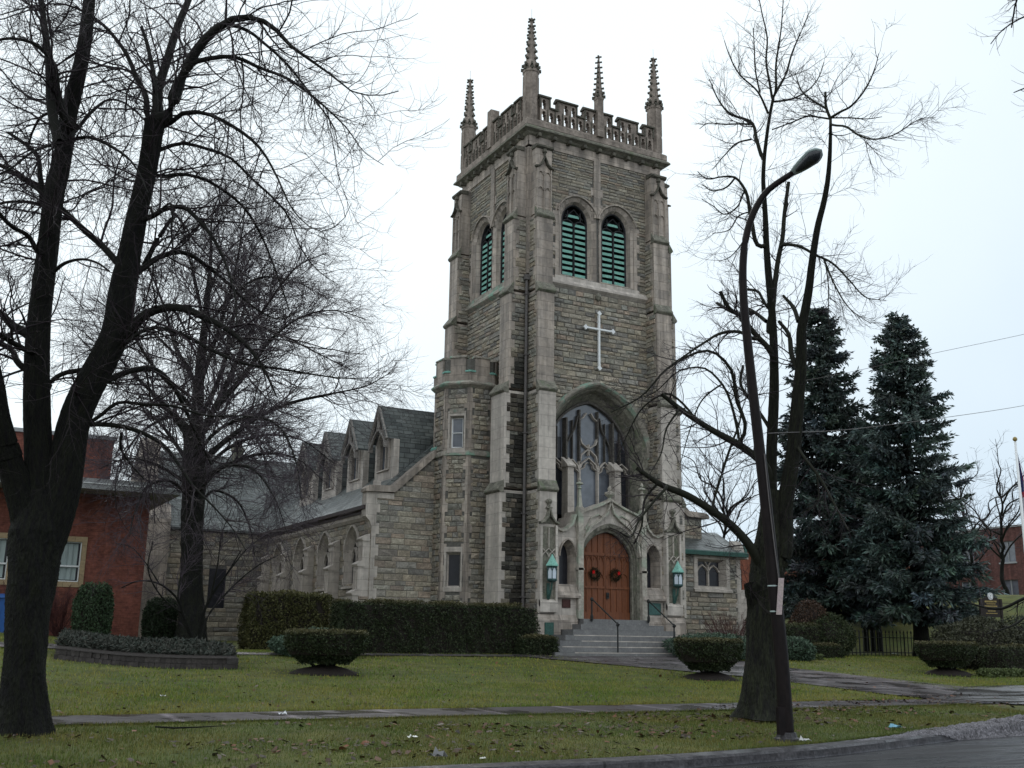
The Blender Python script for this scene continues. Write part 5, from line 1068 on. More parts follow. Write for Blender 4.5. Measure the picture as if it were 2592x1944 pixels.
L1([(560, 1620), (700, 1530), (850, 1560), (1000, 1640), (1150, 1700), (1300, 1720), (1480, 1750), (1600, 1765), (1740, 1763)], -2.2, (9, 7, 6, 5, 4, 2.5, 1.5))
L1([(700, 130+840), (720, 1000), (790, 950), (800, 1100), (815, 1240)], -1, (5, 4, 3, 2))
def L1z(pts, dz, rs): L1(pts, dz, rs, ZL2)
L1z([(330, 390), (370, 310), (450, 262), (560, 242), (620, 232)], .4, (9, 8, 8, 9))
L1z([(720, 620), (900, 645), (1050, 705), (1150, 770), (1250, 900), (1350, 1050), (1500, 1200), (1650, 1380), (1720, 1500)], -1.5, (9, 8, 7, 6, 4, 2.5, 1.5))
L1z([(760, 310), (900, 250), (1080, 232), (1180, 310), (1300, 520), (1380, 700), (1480, 900)], 1.5, (12, 10, 9, 7, 5, 3))
L1z([(850, 680), (845, 780), (900, 880), (960, 950), (1010, 1005)], .8, (5, 4, 3, 2))
L1z([(700, 560), (820, 470), (1000, 480), (1200, 490), (1450, 560), (1700, 560), (1900, 590)], -1, (7, 6, 5, 4, 2, 1))
L1z([(120, 180), (90, 110), (20, 60), (-80, 20)], .5, (12, 10, 8))
dr = [dict(per_m=5., ln=(.6, 2.6), ang=50, n=12, droop=-.13, curl=.15, noise=.13, r0=.45, rmin=.006, rmax=.018, tmin=.06)]
lv1 = [dict(sp=dr, sides=4, keep=True, trunk=dict(per_m=2.6, ln=(1.2, 3.4), ang=62, n=12, droop=-.04, curl=.05, noise=.12, r0=.12, rmin=.01, rmax=.026, tmin=.3)), dict(sp=[dict(per_m=5.5, ln=(.35, 1.2), ang=50, n=8, droop=-.08, curl=.18, noise=.17, r0=.6, rmin=.0035, rmax=.008, tmin=.05)], keep=False), dict(sp=[dict(per_m=5.5, ln=(.12, .5), ang=46, n=5, droop=0, curl=.12, noise=.2, r0=.7, rmin=.0022, rmax=.004)])]
build_tree('lime_tree', tuple(tb_[:2])+(.2,), 'huge dark double stemmed bare tree with arching drooping branches at the left edge', T1, 4, rg, lv1, M['bark'], M['twig'], flare=.7)
# ---- pruned tree, front right
rg = np.random.default_rng(5); D3 = 20.6; t3 = av(1645, 1552, D=D3)
TR_ = lambda pts: Z2V(pts, 1.8436, 1500, 0); T3 = []
gz = float(zg(t3[0], t3[1])); 
def L3(pts, dz, rs, conv=TR_, D=D3): k = 1. if len(T3) < 1 or rs[0] == 16 and len(T3) < 4 else .74; T3.append(grown(T3, conv(pts), D, dz, [v*k for v in rs]) if T3 else limb(conv(pts), D, dz, rs))
I_ = lambda p: p
L3([(1648, 1552), (1648, 1530), (1646, 1450), (1650, 1330), (1660, 1230), (1668, 1140), (1672, 1060)], 0, (52, 40, 34, 36, 36, 32, 22), I_)
L3([(1655, 1250), (1664, 1120), (1665, 1000)]+TR_([(848, 1750), (840, 1500), (828, 1350), (815, 1200), (806, 1000), (796, 820), (812, 640), (825, 550), (843, 455)]), .5, (28, 24, 16, 15, 13, 11, 10, 8, 6, 5, 4), I_)
L3([(1672, 1230), (1695, 1090), (1712, 980), (1722, 880)]+TR_([(975, 1659), (975, 1540), (1005, 1390), (1022, 1250), (1052, 1050), (1088, 900), (1108, 700), (1110, 555)]), -.5, (30, 28, 22, 20, 18, 16, 13, 11, 9, 8, 6, 4), I_)
L3([(1646, 1420), (1632, 1330), (1626, 1290), (1622, 1264)], -.3, (16, 15, 14, 15), I_)
for a in (([(843, 470), (825, 380), (810, 290), (815, 180), (790, 60), (770, -40)], .5, (4, 3, 2, 1.2)), ([(850, 440), (856, 300), (878, 150), (890, 0)], -.5, (4, 3, 2, 1.2)), ([(850, 440), (900, 350), (930, 250), (985, 120), (1010, 60)], .8, (4, 3, 2, 1)),
          ([(820, 530), (772, 430), (680, 340), (635, 250), (615, 190)], -.8, (3.5, 2.5, 2, 1)), ([(780, 430), (760, 330), (755, 230), (750, 130)], .5, (2.5, 2, 1)), ([(795, 740), (765, 650), (745, 575), (640, 530), (590, 470), (545, 370)], 1, (6, 5, 4, 2.5, 1.2)),
          ([(745, 580), (690, 578), (620, 580), (540, 575), (500, 600)], -1, (3, 2, 1)), ([(740, 650), (680, 665), (620, 720), (560, 790)], -.5, (3, 2, 1)), ([(850, 475), (920, 465), (1000, 425), (1050, 370), (1080, 290)], 1, (3, 2, 1.2)),
          ([(785, 1150), (740, 1020), (708, 880), (665, 828), (600, 825), (530, 835), (490, 800)], -.6, (7, 6, 5, 4, 2.5, 1.2)), ([(665, 830), (630, 870), (560, 890), (510, 860)], .4, (3, 2, 1)), ([(705, 900), (680, 960), (620, 1000), (560, 960), (510, 930)], .5, (3, 2, 1)),
          ([(735, 1050), (700, 1130), (640, 1200), (590, 1220)], -1, (3, 2, 1)), ([(730, 990), (680, 1010), (640, 1070), (560, 1090)], 1, (2.5, 2, 1)), ([(832, 1560), (840, 1440), (850, 1330), (868, 1200), (885, 1120), (895, 1000), (915, 850)], .3, (9, 8, 7, 6, 5)),
          ([(885, 1145), (960, 1148), (1040, 1190), (1110, 1222), (1200, 1310), (1280, 1390), (1370, 1402)], -1, (5, 4, 3, 2, 1)), ([(1080, 1212), (1130, 1330), (1200, 1440), (1300, 1512)], -1.5, (3, 2, 1)), ([(1085, 1215), (1100, 1330), (1100, 1450), (1105, 1520)], -1, (2, 1.5, 1)),
          ([(1110, 555), (1090, 500), (1086, 430)], 0, (4.5, 4, 3.5)), ([(1110, 550), (1160, 520), (1200, 500), (1270, 420), (1320, 310), (1335, 250)], -1, (4, 3, 2, 1)), ([(1112, 580), (1180, 590), (1240, 630), (1310, 650), (1400, 632), (1530, 555), (1600, 550)], -1.5, (3.5, 3, 2, 1)),
          ([(1130, 550), (1200, 550), (1280, 555), (1350, 545)], 1, (2.5, 2, 1)), ([(1108, 555), (1060, 548), (1010, 542), (920, 575), (838, 605)], .5, (3, 2.5, 2, 2)), ([(1095, 510), (1030, 470), (980, 430), (945, 340)], .7, (3.5, 2.5, 1)), ([(1110, 620), (1160, 632), (1210, 620)], .5, (2, 1)),
          ([(960, 1500), (940, 1440), (890, 1380)], .5, (7, 6, 4)), ([(930, 1659), (915, 1560), (870, 1500)], .5, (8, 7, 5)), ([(810, 1500), (760, 1460), (700, 1430)], 1, (6, 5, 4)), ([(800, 1410), (770, 1360), (720, 1350)], .5, (5, 4, 4)), ([(690, 1470), (640, 1440), (595, 1360)], -.5, (7, 6, 5)), ([(690, 1470), (640, 1450), (580, 1415)], .5, (6, 5, 4)),
          ([(830, 1640), (760, 1560), (690, 1480)], -.4, (9, 8, 8)), ([(750, 1580), (690, 1550), (600, 1555), (520, 1600), (430, 1660), (370, 1700)], -2, (6, 5, 4, 3, 2))): L3(*a)
for a in (([(1655, 1010), (1610, 970), (1540, 930), (1500, 905), (1465, 880), (1430, 852)], -1.2, (13, 12, 11, 9, 8, 6)), ([(1640, 1215), (1620, 1180), (1580, 1135), (1530, 1098), (1480, 1068), (1430, 1048), (1376, 1012)], -1.5, (16, 14, 13, 12, 11, 9, 6)),
          ([(1440, 1052), (1415, 1080), (1380, 1125), (1362, 1160), (1340, 1150)], -1.2, (5, 4, 3, 2)), ([(1420, 1045), (1395, 1075), (1385, 1140), (1370, 1175)], .5, (4, 3, 2)), ([(1468, 880), (1440, 925), (1428, 980), (1400, 1030)], -1, (4, 3, 2, 1)), ([(1500, 905), (1440, 850), (1400, 870), (1350, 950), (1330, 1000)], .4, (4, 3, 2, 1)),
          ([(1600, 965), (1560, 830), (1520, 795), (1470, 800), (1410, 850), (1360, 865)], 1, (5, 4, 3, 2, 1)), ([(1560, 830), (1520, 860), (1490, 930), (1470, 1000)], -1, (3, 2, 1)), ([(1610, 930), (1590, 860), (1580, 800), (1540, 760), (1450, 790), (1380, 860), (1320, 890)], -1, (6, 5, 4, 3, 2)),
          ([(1735, 985), (1770, 1030), (1800, 1085), (1832, 1145)], -.8, (5, 4, 3.5, 2.5)), ([(1765, 1030), (1762, 1090), (1730, 1110)], 0, (3, 2, 1)), ([(1540, 1100), (1560, 1020), (1580, 960), (1600, 900), (1590, 830)], 1.5, (5, 4, 3, 2)), ([(1650, 905), (1625, 870), (1600, 830), (1605, 790)], .5, (6, 5, 4))): L3(*a, I_)
lv3 = [dict(sp=[dict(per_m=4.2, ln=(.4, 1.5), ang=45, n=8, droop=-.02, curl=.08, noise=.13, r0=.42, rmin=.005, rmax=.014, tmin=.12)], sides=4, keep=True, trunk=dict(per_m=1.5, ln=(.5, 1.4), ang=60, n=7, droop=.05, curl=.08, noise=.1, r0=.1, rmin=.005, rmax=.01, tmin=.5)), dict(sp=[dict(per_m=6., ln=(.25, .95), ang=42, n=7, droop=0, curl=.08, noise=.17, r0=.6, rmin=.0035, rmax=.007)]), dict(sp=[dict(per_m=6., ln=(.1, .4), ang=40, n=4, droop=0, curl=.05, noise=.15, r0=.7, rmin=.0024, rmax=.004)])]
build_tree('pruned_tree', tuple(t3[:2])+(gz,), 'tall bare tree with pruned stubs behind the street lamp, mossy trunk', T3, 4, rg, lv3, M['bark_moss'], M['twig'], flare=.7)
# ---- broad tree beside the school
rg = np.random.default_rng(8); D2 = 37.; t2 = av(410, 1392, D=D2); T2 = []
def L2(pts, dz, rs, D=D2): T2.append(grown(T2, pts, D, dz, [v*.8 for v in rs]) if T2 else limb(pts, D, dz, rs))
L2([(410, 1400), (412, 1370), (414, 1250), (416, 1120), (418, 1000), (420, 920)], 0, (36, 25, 23, 24, 24, 22))
L2([(420, 980), (425, 900), (432, 800), (445, 680), (455, 560), (460, 460), (470, 430)], 1, (20, 16, 12, 9, 6, 3, 1.5))
F2_ = [([(425, 960), (460, 890), (520, 820), (580, 740), (640, 690), (720, 670), (790, 690)], -2, (11, 9, 7, 4, 2, 1)), ([(425, 940), (480, 850), (530, 740), (590, 640), (650, 570), (710, 545)], 3, (9, 7, 5, 3, 1)), ([(430, 900), (480, 800), (500, 700), (530, 580), (570, 510), (620, 490)], 4, (8, 6, 4, 2, 1)),
       ([(432, 830), (470, 720), (500, 620), (520, 520), (530, 450)], -3, (7, 5, 3, 1)), ([(440, 700), (420, 600), (400, 520), (390, 450)], -3, (5, 4, 2, 1)), ([(430, 850), (380, 750), (350, 650), (310, 570), (260, 540)], 3, (8, 6, 4, 2, 1)), ([(418, 960), (360, 880), (300, 820), (240, 760), (180, 740)], -2, (9, 7, 5, 3, 1.5)),
       ([(415, 1010), (380, 960), (330, 900), (280, 880), (220, 890)], 3, (8, 6, 4, 2, 1)), ([(430, 1000), (490, 950), (560, 900), (630, 870), (720, 850), (800, 830), (850, 800)], -1, (9, 7, 5, 4, 2, 1)), ([(430, 1040), (500, 1000), (570, 980), (640, 990), (700, 1040)], 3, (7, 5, 4, 2, 1)), ([(450, 700), (500, 640), (560, 600), (640, 610), (700, 640)], -5, (5, 4, 3, 2, 1)),
       ([(415, 880), (330, 790), (270, 700), (200, 640)], -5, (7, 5, 3, 1)), ([(440, 760), (520, 700), (600, 720), (680, 760), (760, 800)], 5, (6, 5, 3, 2, 1)), ([(416, 1060), (350, 1010), (280, 990), (220, 1010)], -3, (6, 5, 3, 1.5)), ([(450, 640), (480, 560), (540, 500), (590, 470)], 5, (4, 3, 2, 1)),
       ([(430, 1060), (480, 1010), (540, 1010), (590, 1070), (620, 1150)], -4, (6, 5, 4, 2, 1)), ([(425, 1030), (490, 970), (570, 940), (650, 950), (720, 1000)], 4, (6, 5, 4, 2, 1)), ([(415, 1080), (370, 1040), (320, 1050), (290, 1110), (280, 1160)], -4, (6, 4, 3, 2, 1)), ([(430, 1090), (460, 1060), (510, 1080), (540, 1140), (550, 1200)], 3, (5, 4, 3, 2, 1)),
       ([(420, 940), (380, 900), (310, 930), (260, 1000), (240, 1080)], 5, (6, 5, 3, 2, 1)), ([(430, 930), (500, 900), (560, 960), (580, 1040)], 5, (6, 5, 3, 1)), ([(425, 980), (470, 930), (540, 900), (600, 920), (640, 1000), (650, 1080)], -5, (6, 5, 4, 3, 2, 1))]
for a in F2_: L2(*a)
lv2 = [dict(sp=[dict(per_m=5., ln=(1.0, 3.0), ang=45, n=9, droop=.03, curl=.05, noise=.1, r0=.45, rmin=.01, rmax=.03, tmin=.15)], sides=4, keep=True, trunk=dict(per_m=1.5, ln=(1, 2.6), ang=60, n=8, droop=.05, curl=.0, noise=.1, r0=.1, rmin=.01, rmax=.02, tmin=.45)), dict(sp=[dict(per_m=6.5, ln=(.6, 1.7), ang=38, n=6, droop=.02, curl=-.06, noise=.1, r0=.6, rmin=.006, rmax=.012)]), dict(sp=[dict(per_m=4.6, ln=(.3, .9), ang=36, n=4, droop=0, curl=-.05, noise=.1, r0=.7, rmin=.004, rmax=.006)])]
build_tree('broad_tree', tuple(t2[:2])+(float(zg(t2[0], t2[1])),), 'bushy bare tree with a thick straight trunk between the school and the nave', T2, 2, rg, lv2, M['bark'], M['twig2'])
# ---- small multi-stemmed ornamental tree in the planter
rg = np.random.default_rng(18); D4 = 33.; t4 = av(425, 1388, D=D4); T4 = []
for a in (([(428, 1390), (435, 1340), (455, 1290), (490, 1240), (520, 1190)], 0, (7, 6, 5, 3.5, 2)), ([(420, 1390), (400, 1340), (380, 1290), (340, 1260), (300, 1255), (262, 1270)], -.5, (6, 5, 4, 3, 2)), ([(430, 1385), (450, 1330), (500, 1270), (560, 1220), (600, 1200)], 1, (5, 4, 3, 2)), ([(410, 1380), (385, 1300), (392, 1240), (420, 1180), (440, 1130)], .6, (5, 4, 3, 2)),
          ([(455, 1290), (470, 1220), (480, 1150), (500, 1100)], -1, (4, 3, 2, 1)), ([(345, 1262), (310, 1210), (280, 1180), (250, 1175)], .3, (3, 2, 1)), ([(490, 1240), (540, 1180), (590, 1150), (640, 1150)], .4, (3, 2, 1)), ([(400, 1330), (350, 1290), (320, 1230), (330, 1170)], -1, (4, 3, 2))): T4.append(limb(a[0], D4, a[1], [v*.55 for v in a[2]]))
lv4 = [dict(sp=[dict(per_m=9, ln=(.5, 1.5), ang=42, n=8, droop=.02, curl=.02, noise=.12, r0=.5, rmin=.006, rmax=.014, tmin=.3)], sides=4, keep=True), dict(sp=[dict(per_m=6., ln=(.3, .9), ang=40, n=6, droop=0, curl=0, noise=.13, r0=.6, rmin=.004, rmax=.007)]), dict(sp=[dict(per_m=4, ln=(.15, .4), ang=40, n=4, droop=0, curl=0, noise=.13, r0=.7, rmin=.003, rmax=.004)])]
build_tree('small_tree', tuple(t4[:2])+(float(zg(t4[0], t4[1])),), 'small multi stemmed bare tree growing out of the raised planter', T4, 2, rg, lv4, M['bark'], M['twig2'])
# ---- distant bare trees at the right, tree behind the wing, twigs of a tree outside the picture
def wild(name, base, h, spread, seed, label, group=None, per=2.2, twig='twig2', tr=.13, nl=13):
    g = np.random.default_rng(seed); base = np.array(base, float); n = 22; s = np.linspace(0, 1, n)[:, None]; P = base+s*np.array([g.normal(0, .3), g.normal(0, .3), h*.8])+np.cumsum(g.normal(0, .06, (n, 3)), 0)*np.array([1, 1, 0]); L_ = [(P, np.linspace(tr, tr*.2, n))]
    for k in range(nl):
        t = g.uniform(.25, .85); p = P[int(t*21)]; a = g.random()*6.283; e = np.array([math.cos(a), math.sin(a), 0]); q = np.array([p+e*spread*u+np.array([0, 0, h*.32*(u**.8)*(1.2-t*.3)]) for u in np.linspace(0, 1, 6)]); q[1:] += g.normal(0, .18, (5, 3)); L_.append((resample(q, 22), np.linspace(tr*.45, tr*.08, 22)))
    lv = [dict(sp=[dict(per_m=per, ln=(.8, 2.4), ang=42, n=7, droop=.05, curl=.02, noise=.12, r0=.4, rmin=.012, rmax=.035, tmin=.15)], sides=3, keep=True), dict(sp=[dict(per_m=per*.8, ln=(.5, 1.4), ang=38, n=5, droop=.03, curl=0, noise=.12, r0=.6, rmin=.008, rmax=.014)]), dict(sp=[dict(per_m=per*.7, ln=(.3, .8), ang=35, n=4, droop=0, curl=0, noise=.12, r0=.7, rmin=.006, rmax=.009)])]
    return build_tree(name, tuple(base), label, L_, 1, g, lv, M['bark'], M[twig], group=group)
for k, (X, Yp, D, h, sp) in enumerate(((2098, 1200, 72, 9, 3), (2165, 1200, 70, 9.5, 3.4), (1560, 1150, 62, 10, 3.2), (1900, 1210, 80, 11, 3.5))):
    p = av(X, Yp, D=D); wild('bare_tree', (p[0], p[1], float(zg(p[0], p[1]))), h, sp, 60+k, ['leafless tree in front of the apartment block, left of the flagpole', 'leafless tree just left of the flagpole in front of the apartment block', 'leafless tree behind the low wing of the church', 'leafless tree hidden behind the spruces'][k], group='distant bare trees', per=2.2)
# tree standing to the right of the view: its branches hang into the upper right corner
rg = np.random.default_rng(33); p = av(2420, 1500, D=17); TO = []
for a in (([(2420, 1560), (2425, 1200), (2430, 800), (2430, 300), (2420, -100)], 0, (50, 36, 30, 24, 16)), ([(2425, 200), (2350, 60), (2280, 20), (2215, 35), (2160, 70), (2140, 95)], 0, (9, 6, 4, 2, 1)), ([(2425, 120), (2330, -40), (2240, -60), (2200, -10), (2185, 60)], 1, (8, 5, 3, 1.5)), ([(2425, 420), (2320, 260), (2260, 180), (2215, 190), (2190, 200)], -.5, (8, 5, 3, 1)), ([(2425, 500), (2330, 330), (2260, 230), (2214, 240)], .5, (6, 4, 2, 1)),
          ([(2428, 1400), (2350, 1330), (2290, 1320), (2230, 1290), (2160, 1315), (2080, 1300)], .5, (9, 6, 4, 3, 1.5)), ([(2428, 1440), (2330, 1350), (2240, 1320), (2190, 1350), (2130, 1370)], -1, (7, 5, 3, 1))): TO.append(limb(a[0], 17, a[1], a[2]))
lvo = [dict(sp=[dict(per_m=3.0, ln=(.35, .95), ang=45, n=7, droop=-.03, curl=.1, noise=.13, r0=.5, rmin=.004, rmax=.01, tmin=.35)], sides=4, keep=True), dict(sp=[dict(per_m=3., ln=(.2, .6), ang=40, n=5, droop=0, curl=.05, noise=.13, r0=.7, rmin=.003, rmax=.005)])]
build_tree('street_tree', (p[0], p[1], .3), 'bare street tree whose branches reach in at the right edge of the photo', TO, 1, rg, lvo, M['bark'], M['twig'])
# ================================================================ SPRUCES
def spruce(X, D, Ytop, Ybase, rmaxm, seed, label, tone):
    g = np.random.default_rng(seed); top = av(X, Ytop, D=D); bx, by = top[0], top[1]; gz = float(zg(bx, by)); H = top[2]-gz; r = root('spruce', (bx, by, gz), label, 'spruce', 'blue spruces right of the church')
    b = MB(); tube(b, [(bx, by, gz-.1), (bx, by, gz+1), (bx, by, gz+H*.5), (bx, by, gz+H-.2)], [.42, .32, .2, .03], 12); b.build('trunk', M['bark'], r, smooth=True)
    BP, BR, bt = [], [], []
    z = gz+H*.13
    while z < gz+H-.15:
        f = (z-gz)/H; n = int(6+5*(1-f)); R = rmaxm*(1-f)**.56*(1.02 if f > .25 else .8+.9*f)
        for k in range(n):
            a = g.random()*6.283; L_ = R*g.uniform(.5, 1.12); zz = z+g.uniform(-.25, .25); s = np.linspace(0, 1, 8); rise = .12*L_*(f-.15)*3
            P = np.stack([bx+np.cos(a)*L_*s, by+np.sin(a)*L_*s, zz+rise*s-L_*.42*s*(1-.2*f)+L_*.24*s**2.4], 1); BP.append(P); bt.append(f)
        z += .34*(1-.45*f)
    BP = np.array(BP); BRd = np.linspace(.05, .008, 8)[None]*np.ones((len(BP), 1)); V, Q = tubes(BP, BRd, 4); npmesh('branches', V, Q, M['bark'], r)
    # shoots: side sprays and hanging sprays, each a few narrow needle-covered blades
    seg = np.linalg.norm(BP[:, -1]-BP[:, 0], axis=1); cnt = (seg*30+8).astype(int); pid = np.repeat(np.arange(len(BP)), cnt); K = len(pid); t = g.uniform(.12, 1.0, K)**.75; f = t*7; i = np.minimum(f.astype(int), 6); fr = (f-i)[:, None]
    p0 = BP[pid, i]*(1-fr)+BP[pid, i+1]*fr; T = BP[pid, i+1]-BP[pid, i]; T /= np.linalg.norm(T, axis=1, keepdims=True); side = np.cross(T, [0, 0, 1.]); side /= np.linalg.norm(side, axis=1, keepdims=True); sg = g.choice([-1, 1], K)[:, None]
    D_ = T*g.uniform(.3, 1., (K, 1))+side*sg*g.uniform(.2, 1., (K, 1))+np.array([0, 0, 1.])*g.normal(-.25, .35, (K, 1)); D_ /= np.linalg.norm(D_, axis=1, keepdims=True); Ls = g.uniform(.22, .6, K)*(.55+.5*np.clip(seg[pid]/3, 0, 1))
    VV, CC = [], []; bv = g.uniform(.8, 1.35, (len(BP), 1))*(1+g.normal(0, .06, (len(BP), 3)))
    for j in range(6):
        ax = g.normal(size=(K, 3)); ax -= (ax*D_).sum(1, keepdims=True)*D_; ax /= np.linalg.norm(ax, axis=1, keepdims=True); s0 = g.uniform(0, .75, K)[:, None]; dj = D_+ax*g.uniform(.2, .7, (K, 1)); dj[:, 2] -= .1; dj /= np.linalg.norm(dj, axis=1, keepdims=True)
        wv = np.cross(dj, g.normal(size=(K, 3))); wv /= np.linalg.norm(wv, axis=1, keepdims=True); l = Ls[:, None]*g.uniform(.35, .7, (K, 1)); wd = g.uniform(.024, .046, (K, 1)); a0 = p0+D_*Ls[:, None]*s0
        VV.append(np.stack([a0-wv*wd*.6, a0+dj*l*.5-wv*wd, a0+dj*l, a0+dj*l*.5+wv*wd], 1)); c = np.array(tone)*bv[pid]*g.uniform(.4, 1.35, (K, 1))*(1+.35*(t[:, None]-.5)); c = c+g.normal(0, .006, (K, 3)); CC.append(np.clip(c, .005, 1))
    V = np.concatenate(VV).reshape(-1, 3); npmesh('foliage', V, np.arange(len(V)).reshape(-1, 4), M['leaf'], r, col=np.concatenate(CC))
spruce(1940, 50, 681, 1390, 3.4, 3, 'broad blue green spruce, the right one of the pair', (.085, .115, .108))
spruce(1765, 52, 660, 1390, 3.3, 4, 'narrower ragged spruce just right of the pruned tree', (.07, .094, .088))
spruce(1850, 58, 905, 1390, 3.0, 6, 'shorter spruce filling the gap between the two tall spruces', (.062, .084, .078))
# ================================================================ HEDGES AND SHRUBS
def leafy(name, label, cat, c, inside, bb, n, leaf, cols, group=None, core=None, seed=1, shell=None, soil=None, axis=None):
    """many leaf-sized faces filling the outer shell of a clipped shape"""
    g = np.random.default_rng(seed); r = root(name, c, label, cat, group); pts, got = [], 0
    while got < n:
        p = g.uniform(bb[0], bb[1], (n*3, 3)); d = inside(p); k = (d > 0) & (g.random(len(p)) < np.exp(-d/(shell or .09))); pts.append(p[k]); got += k.sum()
    P = np.concatenate(pts)[:n]; n = len(P); a = g.normal(size=(n, 3)); a /= np.linalg.norm(a, axis=1, keepdims=True); w_ = np.cross(a, g.normal(size=(n, 3))); w_ /= np.linalg.norm(w_, axis=1, keepdims=True); l = leaf*g.uniform(.6, 1.5, (n, 1))
    W = P+np.array(c); V = np.stack([W-w_*l*.22, W+a*l*.5-w_*l*.3, W+a*l, W+a*l*.5+w_*l*.3], 1).reshape(-1, 3); mixv = g.random((n, 1)); c1, c2, ctop = (np.array(x) for x in cols); col = c1*(1-mixv)+c2*mixv
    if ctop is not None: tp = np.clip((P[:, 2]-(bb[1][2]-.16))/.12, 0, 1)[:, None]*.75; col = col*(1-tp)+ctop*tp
    col = col*g.uniform(.6, 1.4, (n, 1)); npmesh('foliage', V, np.arange(4*n).reshape(-1, 4), M['leaf'], r, col=col)
    if core: core(r)
    return r
def noise3(p, s=1.): return np.sin(p[:, 0]*3.1*s+1)*np.cos(p[:, 1]*2.7*s)+.6*np.sin(p[:, 2]*4.3*s+p[:, 0]*5.3*s)+.4*np.sin(p[:, 0]*9*s+p[:, 1]*7*s)
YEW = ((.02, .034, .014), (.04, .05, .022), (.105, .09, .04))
def topiary(px, py, rx, ry, h0, h1, seed, label, n=26000):
    p = gnd(px, py); c = (float(p[0]), float(p[1]), float(p[2]))
    def inside(q):
        z = q[:, 2]; f = np.clip((z-h0)/(h1-h0), 0, 1); R = np.interp(f, [0, .25, .5, .9, 1], [.62, .86, .98, 1., .97]); rr = np.sqrt((q[:, 0]/rx)**2+(q[:, 1]/ry)**2); d = (R-rr)*min(rx, ry)+.03*noise3(q); d = np.minimum(d, np.minimum(z-h0+.12*(rr), h1-z+.015*noise3(q, 1.5))); return d
    def core(r):
        b = MB(); lathe(b, c, [(rx*.5, h0+.06), (rx*.8, h0+.2*(h1-h0)), (rx*.9, h0+.5*(h1-h0)), (rx*.92, h1-.07)], 24, sy=ry/rx); b.build('dark_interior', M['soil'], r)
        b = MB(); gg = random.Random(seed)
        for k in range(9): a = gg.random()*6.28; tube(b, [(c[0]+.1*math.cos(a), c[1]+.1*math.sin(a), c[2]-.05), (c[0]+rx*.25*math.cos(a), c[1]+ry*.25*math.sin(a), c[2]+h0*.6), (c[0]+rx*.6*math.cos(a), c[1]+ry*.6*math.sin(a), c[2]+h0+.15)], [.05, .035, .02], 6)
        b.build('stems', M['bark'], r)
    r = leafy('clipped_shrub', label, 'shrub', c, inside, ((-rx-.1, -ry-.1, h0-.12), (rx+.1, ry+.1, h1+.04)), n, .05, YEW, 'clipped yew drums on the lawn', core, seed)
    b = MB(); lathe(b, (c[0], c[1], 0), [(rx*1.0, float(zg(c[0], c[1]))-.08), (rx*.6, c[2]+.09), (rx*.15, c[2]+.2), (.05, c[2]+.22)], 20, sy=ry/rx); b.v = [(x+.05*math.sin(7*y+x*5), y+.05*math.sin(6*x+y*3), z+.02*math.sin(9*x+7*y)) for x, y, z in b.v]; m_ = b.build('mulch_mound', M['soil'], smooth=True); tag(m_, 'dark mulch mound under the yew drum '+['left of the steps', 'beside the pruned tree', 'right of the walk'][seed-1], 'mulch', 'mulch mounds')
topiary(820, 1704, 1.07, .85, .3, 1.0, 1, 'clipped flat topped yew drum on the lawn left of the steps')
topiary(1795, 1718, 1.0, .8, .3, 1.05, 2, 'clipped flat topped yew drum in front of the steps, left of the pruned tree')
topiary(2398, 1707, 1.08, .85, .32, 1.02, 3, 'clipped flat topped yew drum on the lawn right of the walk')
def boxhedge(name, x0, x1, y0, y1, h, seed, label, cols=YEW, n=30000, leaf=.055, rnd_=.12, zb=None, grp=None, rough=.05):
    cx, cy = (x0+x1)/2, (y0+y1)/2; z = float(zg(cx, cy)) if zb is None else zb; hx, hy = (x1-x0)/2, (y1-y0)/2
    def inside(q): d = np.minimum(np.minimum(hx-np.abs(q[:, 0]), hy-np.abs(q[:, 1])), h-q[:, 2]); cr = np.minimum(hx-np.abs(q[:, 0]), h-q[:, 2]); return d-rnd_*np.exp(-np.clip(cr+np.abs((hx-np.abs(q[:, 0]))-(h-q[:, 2])), 0, 9)/rnd_)*.8+rough*noise3(q)
    def core(r): b = MB(); box(b, Fr((cx, cy, z), (1, 0, 0), (0, 1, 0)), -hx+.14, hx-.14, -hy+.14, hy-.14, -.1, h-.14, taper=.1); b.build('dark_interior', M['soil'], r)
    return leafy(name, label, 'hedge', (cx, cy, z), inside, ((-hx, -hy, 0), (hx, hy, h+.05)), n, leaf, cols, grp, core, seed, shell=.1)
GRN = ((.02, .035, .014), (.045, .055, .022), (.075, .07, .03))
hb = gnd(1370, 1650); hx1 = at(1368, 1600, y=32.0)[0]; hx0 = at(858, 1600, y=32.0)[0]
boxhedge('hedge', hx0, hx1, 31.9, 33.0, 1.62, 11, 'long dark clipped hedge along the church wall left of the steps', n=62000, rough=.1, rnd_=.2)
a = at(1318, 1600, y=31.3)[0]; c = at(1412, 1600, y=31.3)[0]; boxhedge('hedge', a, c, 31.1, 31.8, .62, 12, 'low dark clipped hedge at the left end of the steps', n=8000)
a = at(625, 1560, y=36.5)[0]; c = at(840, 1560, y=36.5)[0]; boxhedge('hedge', a, c, 36.2, 37.6, 1.9, 13, 'tall olive green hedge in front of the nave windows', cols=((.055, .062, .022), (.095, .09, .035), (.15, .14, .06)), n=34000, leaf=.07, rough=.12, rnd_=.3)
